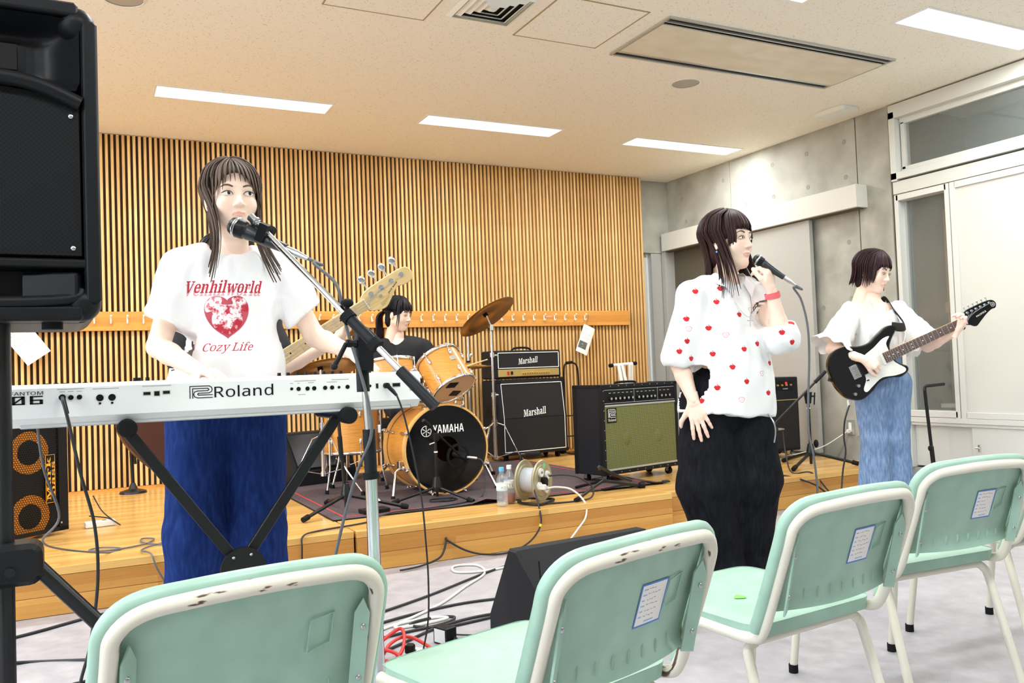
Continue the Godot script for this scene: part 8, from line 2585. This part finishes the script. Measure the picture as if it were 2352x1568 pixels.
func worn_tube() -> ImageTexture:
	# cream paint with brown chips; u runs along the tube, v round it
	var n := FastNoiseLite.new()
	n.seed = 77
	n.frequency = 0.045
	n.fractal_octaves = 4
	var img := Image.create(512, 64, false, Image.FORMAT_RGB8)
	for y in 64:
		for x in 512:
			var c := rgb8(222, 216, 198)
			var u := x / 512.0
			# chips gather on the underside of the top bar
			var band := maxf(0.0, 1.0 - absf(u - 0.5) / 0.11)
			var q := n.get_noise_2d(x * 1.0, y * 1.6) + 0.42 * band - (0.75 if absf(y - 50) > 9 else 0.2)
			if q > 0.06:
				c = rgb8(84, 62, 52)
			elif q > 0.02:
				c = rgb8(176, 160, 132)
			img.set_pixel(x, y, c)
	return ImageTexture.create_from_image(img)


func sticker_img(sd: int) -> ImageTexture:
	var img := Image.create(96, 96, false, Image.FORMAT_RGB8)
	img.fill(rgb8(74, 128, 206))
	img.fill_rect(Rect2i(4, 4, 88, 88), Color(0.95, 0.94, 0.92))
	var r := RandomNumberGenerator.new()
	r.seed = sd
	for k in 6:
		img.fill_rect(Rect2i(10, 12 + k * 12, r.randi_range(8, 14), 3), rgb8(150, 180, 220))
		var x := 28
		while x < 50 + r.randi_range(0, 34):
			var w := r.randi_range(3, 8)
			img.fill_rect(Rect2i(x, 11 + k * 12 + r.randi_range(0, 2), w, 2), Color(0.62, 0.62, 0.64))
			x += w + 3
	img.fill_rect(Rect2i(34, 84, 34, 3), rgb8(150, 180, 220))
	return ImageTexture.create_from_image(img)


func chairs() -> void:
	var mint := textured(mat("mint paint", rgb8(162, 196, 177), 0.38), noise_img(128, 128, Vector2(0.05, 0.05), 3, 111, Color(0.94, 0.95, 0.94), Color(1, 1, 1)), Vector3.ONE * 2)
	var tube_m := mat("worn cream tube", Color(1, 1, 1), 0.4)
	tube_m.albedo_texture = worn_tube()
	tube_m.uv1_scale = V(0.62, 1, 1)
	var cream := mat("cream tube", rgb8(224, 219, 202), 0.4)
	var hw := 0.196
	# one chair; copies share its meshes
	var c := thing("stacking_chair", "nearest mint green stacking chair with brown chipped paint along its back tube", "chair", Vector3.ZERO, 0.0, "mint green stacking chairs")
	var path := [V(-hw, 0.375, -0.43), V(-hw, 0.378, -0.30), V(-hw, 0.372, -0.12), V(-hw, 0.375, -0.055), V(-hw, 0.395, -0.03), V(-hw, 0.46, -0.018), V(-hw, 0.58, -0.004), V(-hw + 0.006, 0.622, 0.0), V(-hw + 0.04, 0.648, 0.008), V(-0.09, 0.657, 0.022), V(0, 0.660, 0.027), V(0.09, 0.657, 0.022), V(hw - 0.04, 0.648, 0.008), V(hw - 0.006, 0.622, 0.0), V(hw, 0.58, -0.004), V(hw, 0.46, -0.018), V(hw, 0.395, -0.03), V(hw, 0.375, -0.055), V(hw, 0.372, -0.12), V(hw, 0.378, -0.30), V(hw, 0.375, -0.43)]
	var lean := func(q: Vector3) -> Vector3: return q + V(0, 0, 0.26 * maxf(0.0, q.y - 0.40))
	for i in path.size():
		path[i] = lean.call(path[i])
	put("back_frame", MB.new().tube(smooth_path(path, 5), 0.0125, 12), tube_m, c)
	var rim := []
	for q in path.slice(4, 17):
		var d: Vector3 = V(q.x * 0.055, 0, 0) + V(0, 0.0115 * smoothstep(0.58, 0.65, q.y), 0)
		rim.append(q + d + V(0, 0, -0.012))
	var br: MeshInstance3D
	var g := []
	for jj in 13:
		var row := []
		var v := jj / 12.0
		for i in 25:
			var u := i / 12.0 - 1.0
			var y := lerpf(0.648 + 0.012 * (1.0 - u * u), 0.437 - 0.006 * (1.0 - u * u), v)
			var z := 0.024 * (1.0 - u * u) - 0.006 - 0.022 * v
			if v > 0.82:
				z += 0.016 * pow((v - 0.82) / 0.18, 1.6)
			row.append(lean.call(V(u * (hw - 0.004), y, z - 0.010)))
		g.append(row)
	var panel := MB.new().sheet(g)
	var g2 := []
	for row in g:
		var r2 := []
		for q in row:
			r2.append(q + V(0, 0, -0.004))
		g2.append(r2)
	panel.sheet(g2, true)
	br = put("backrest", panel, mint, c)
	put("rolled_rim", MB.new().tube(smooth_path(rim, 5), 0.0135, 10), mint, br)
	for k in 8:
		var u := -0.72 + k * 0.2
		put("crease", MB.new().ball(lean.call(V(u * hw, 0.458, 0.024 * (1.0 - u * u) - 0.034)), V(0.0028, 0.016, 0.006), Basis(V(1, 0, 0), 0.25), 8, 6), mint, br)
	for s in [-1, 1]:
		var fl := put("side_flange", MB.new().prism([Vector2(-0.012, -0.09), Vector2(0.012, -0.09), Vector2(0.012, 0.06), Vector2(0.0, 0.085), Vector2(-0.012, 0.06)], -0.002, 0.002, at_xf(lean.call(V(s * (hw - 0.024), 0.52, 0.0)), Basis(V(1, 0, 0), 0.25) * Basis(V(0, 1, 0), -s * 0.5))), mint, br)
		for y in [0.47, 0.555]:
			put("rivet", MB.new().ball(lean.call(V(s * (hw - 0.022), y, 0.004)), V(0.005, 0.005, 0.003)), mats["steel"], fl)
	var em := put("embossed_mark", MB.new().tube([lean.call(V(0.085, 0.53, 0.008)), lean.call(V(0.125, 0.538, 0.002)), lean.call(V(0.126, 0.588, 0.006)), lean.call(V(0.086, 0.582, 0.012)), lean.call(V(0.085, 0.53, 0.008))], 0.0016, 5), mint, br)
	em.position.z = -0.012
	# seat pan with turned edge
	var sg := MB.new()
	var rows := 11
	var gs := []
	for jj in rows:
		var row := []
		var v := jj / float(rows - 1)
		for i in 17:
			var u := i / 8.0 - 1.0
			var edge := maxf(absf(u), absf(v * 2.0 - 1.0))
			var cor := maxf(0.0, absf(u) + absf(v * 2.0 - 1.0) - 1.72) * 0.5
			var x := u * 0.2 * (1.0 - cor * 0.35)
			var z := -0.245 + (v * 2.0 - 1.0) * 0.2 * (1.0 - cor * 0.35)
			row.append(V(x, 0.404 - 0.006 * (1.0 - edge * edge) - (0.006 if edge > 0.98 else 0.0), z))
		gs.append(row)
	sg.sheet(gs, true)
	put("seat", sg, mint, c)
	var skirt := MB.new()
	var rr := round_rect(0.4, 0.4, 0.045, 5)
	for i in rr.size():
		var a: Vector2 = rr[i]
		var b: Vector2 = rr[(i + 1) % rr.size()]
		var nn := V(b.y - a.y, 0, -(b.x - a.x)).normalized()
		skirt.face([V(a.x, 0.4, a.y - 0.245), V(b.x, 0.4, b.y - 0.245), V(b.x * 0.985, 0.372, b.y * 0.985 - 0.245), V(a.x * 0.985, 0.372, a.y * 0.985 - 0.245)], nn)
	put("seat_edge", skirt, mint, c)
	for q in [[-1, -0.40, -0.45, 0.37], [1, -0.40, -0.45, 0.37], [-1, -0.085, 0.01, 0.36], [1, -0.085, 0.01, 0.36]]:
		var lg := put("leg", MB.new().tube(smooth_path([V(q[0] * 0.16, q[3] - 0.006, q[1]), V(q[0] * 0.182, q[3] - 0.02, q[1]), V(q[0] * 0.19, q[3] - 0.06, q[1] + (q[2] - q[1]) * 0.15), V(q[0] * 0.2, 0.012, q[2])], 5), 0.0115, 10), cream, c)
		put("foot_tip", MB.new().rod(V(q[0] * 0.2, 0.025, q[2]), V(q[0] * 0.2, 0.0, q[2]), 0.014), mats["rubber"], lg)
	for z in [-0.085, -0.40]:
		put("cross_tube", MB.new().rod(V(-0.165, 0.356 if z > -0.2 else 0.366, z), V(0.165, 0.356 if z > -0.2 else 0.366, z), 0.0115), cream, c)
	var spots := [[0.215, -1.345, 9.5], [0.802, -1.226, 14.6], [1.444, -1.352, 5.3], [2.095, -1.52, -4.0], [2.72, -1.60, -3.0]]
	var lab := ["", "second green chair with a blue-edged label, hiding the wedge monitor", "third green chair with a blue-edged label, before the singer's legs", "fourth green chair with a blue-edged label, below the guitarist", "fifth green chair, only its seat corner showing at the picture's right edge"]
	for i in 5:
		var k: Node3D = c
		if i > 0:
			k = c.duplicate()
			k.name = numbered("stacking_chair")
			add_child(k)
			k.set_meta("label", lab[i])
		k.position = V(spots[i][0], 0, spots[i][1])
		k.rotation.y = deg_to_rad(spots[i][2])
		if i > 0 and i < 4:
			var sm := mat("sticker %d" % i, Color(1, 1, 1), 0.6)
			sm.albedo_texture = sticker_img(i)
			var sh := MB.new()
			var gx := []
			for jj in 2:
				var row := []
				for ii in 7:
					var u := (0.01 + ii / 6.0 * 0.075) / hw
					var y := 0.588 - jj * 0.078
					var v := (0.655 - y) / 0.215
					row.append(lean.call(V(u * hw, y, 0.024 * (1.0 - u * u) - 0.006 - 0.022 * v - 0.0085)))
				gx.append(row)
			sh.sheet(gx, true)
			put("label_sticker", sh, sm, k)
		if i == 0 or i == 1:
			pass
		else:
			k.get_node("back_frame").material_override = cream
	var pk := put("guitar_pick", MB.new().prism(outline([Vector2(-0.014, -0.01), Vector2(0.014, -0.01), Vector2(0.0, 0.016)], 6), 0.0, 0.0012, at_xf(V(1.372, 0.4, -1.575), Basis(V(1, 0, 0.4).normalized(), V(0.4, 0, -1).normalized(), V(0, 1, 0)))), mat("green pick", rgb8(130, 232, 90), 0.4))
	tag(pk, "small green guitar pick lying on the third chair's seat", "pick")
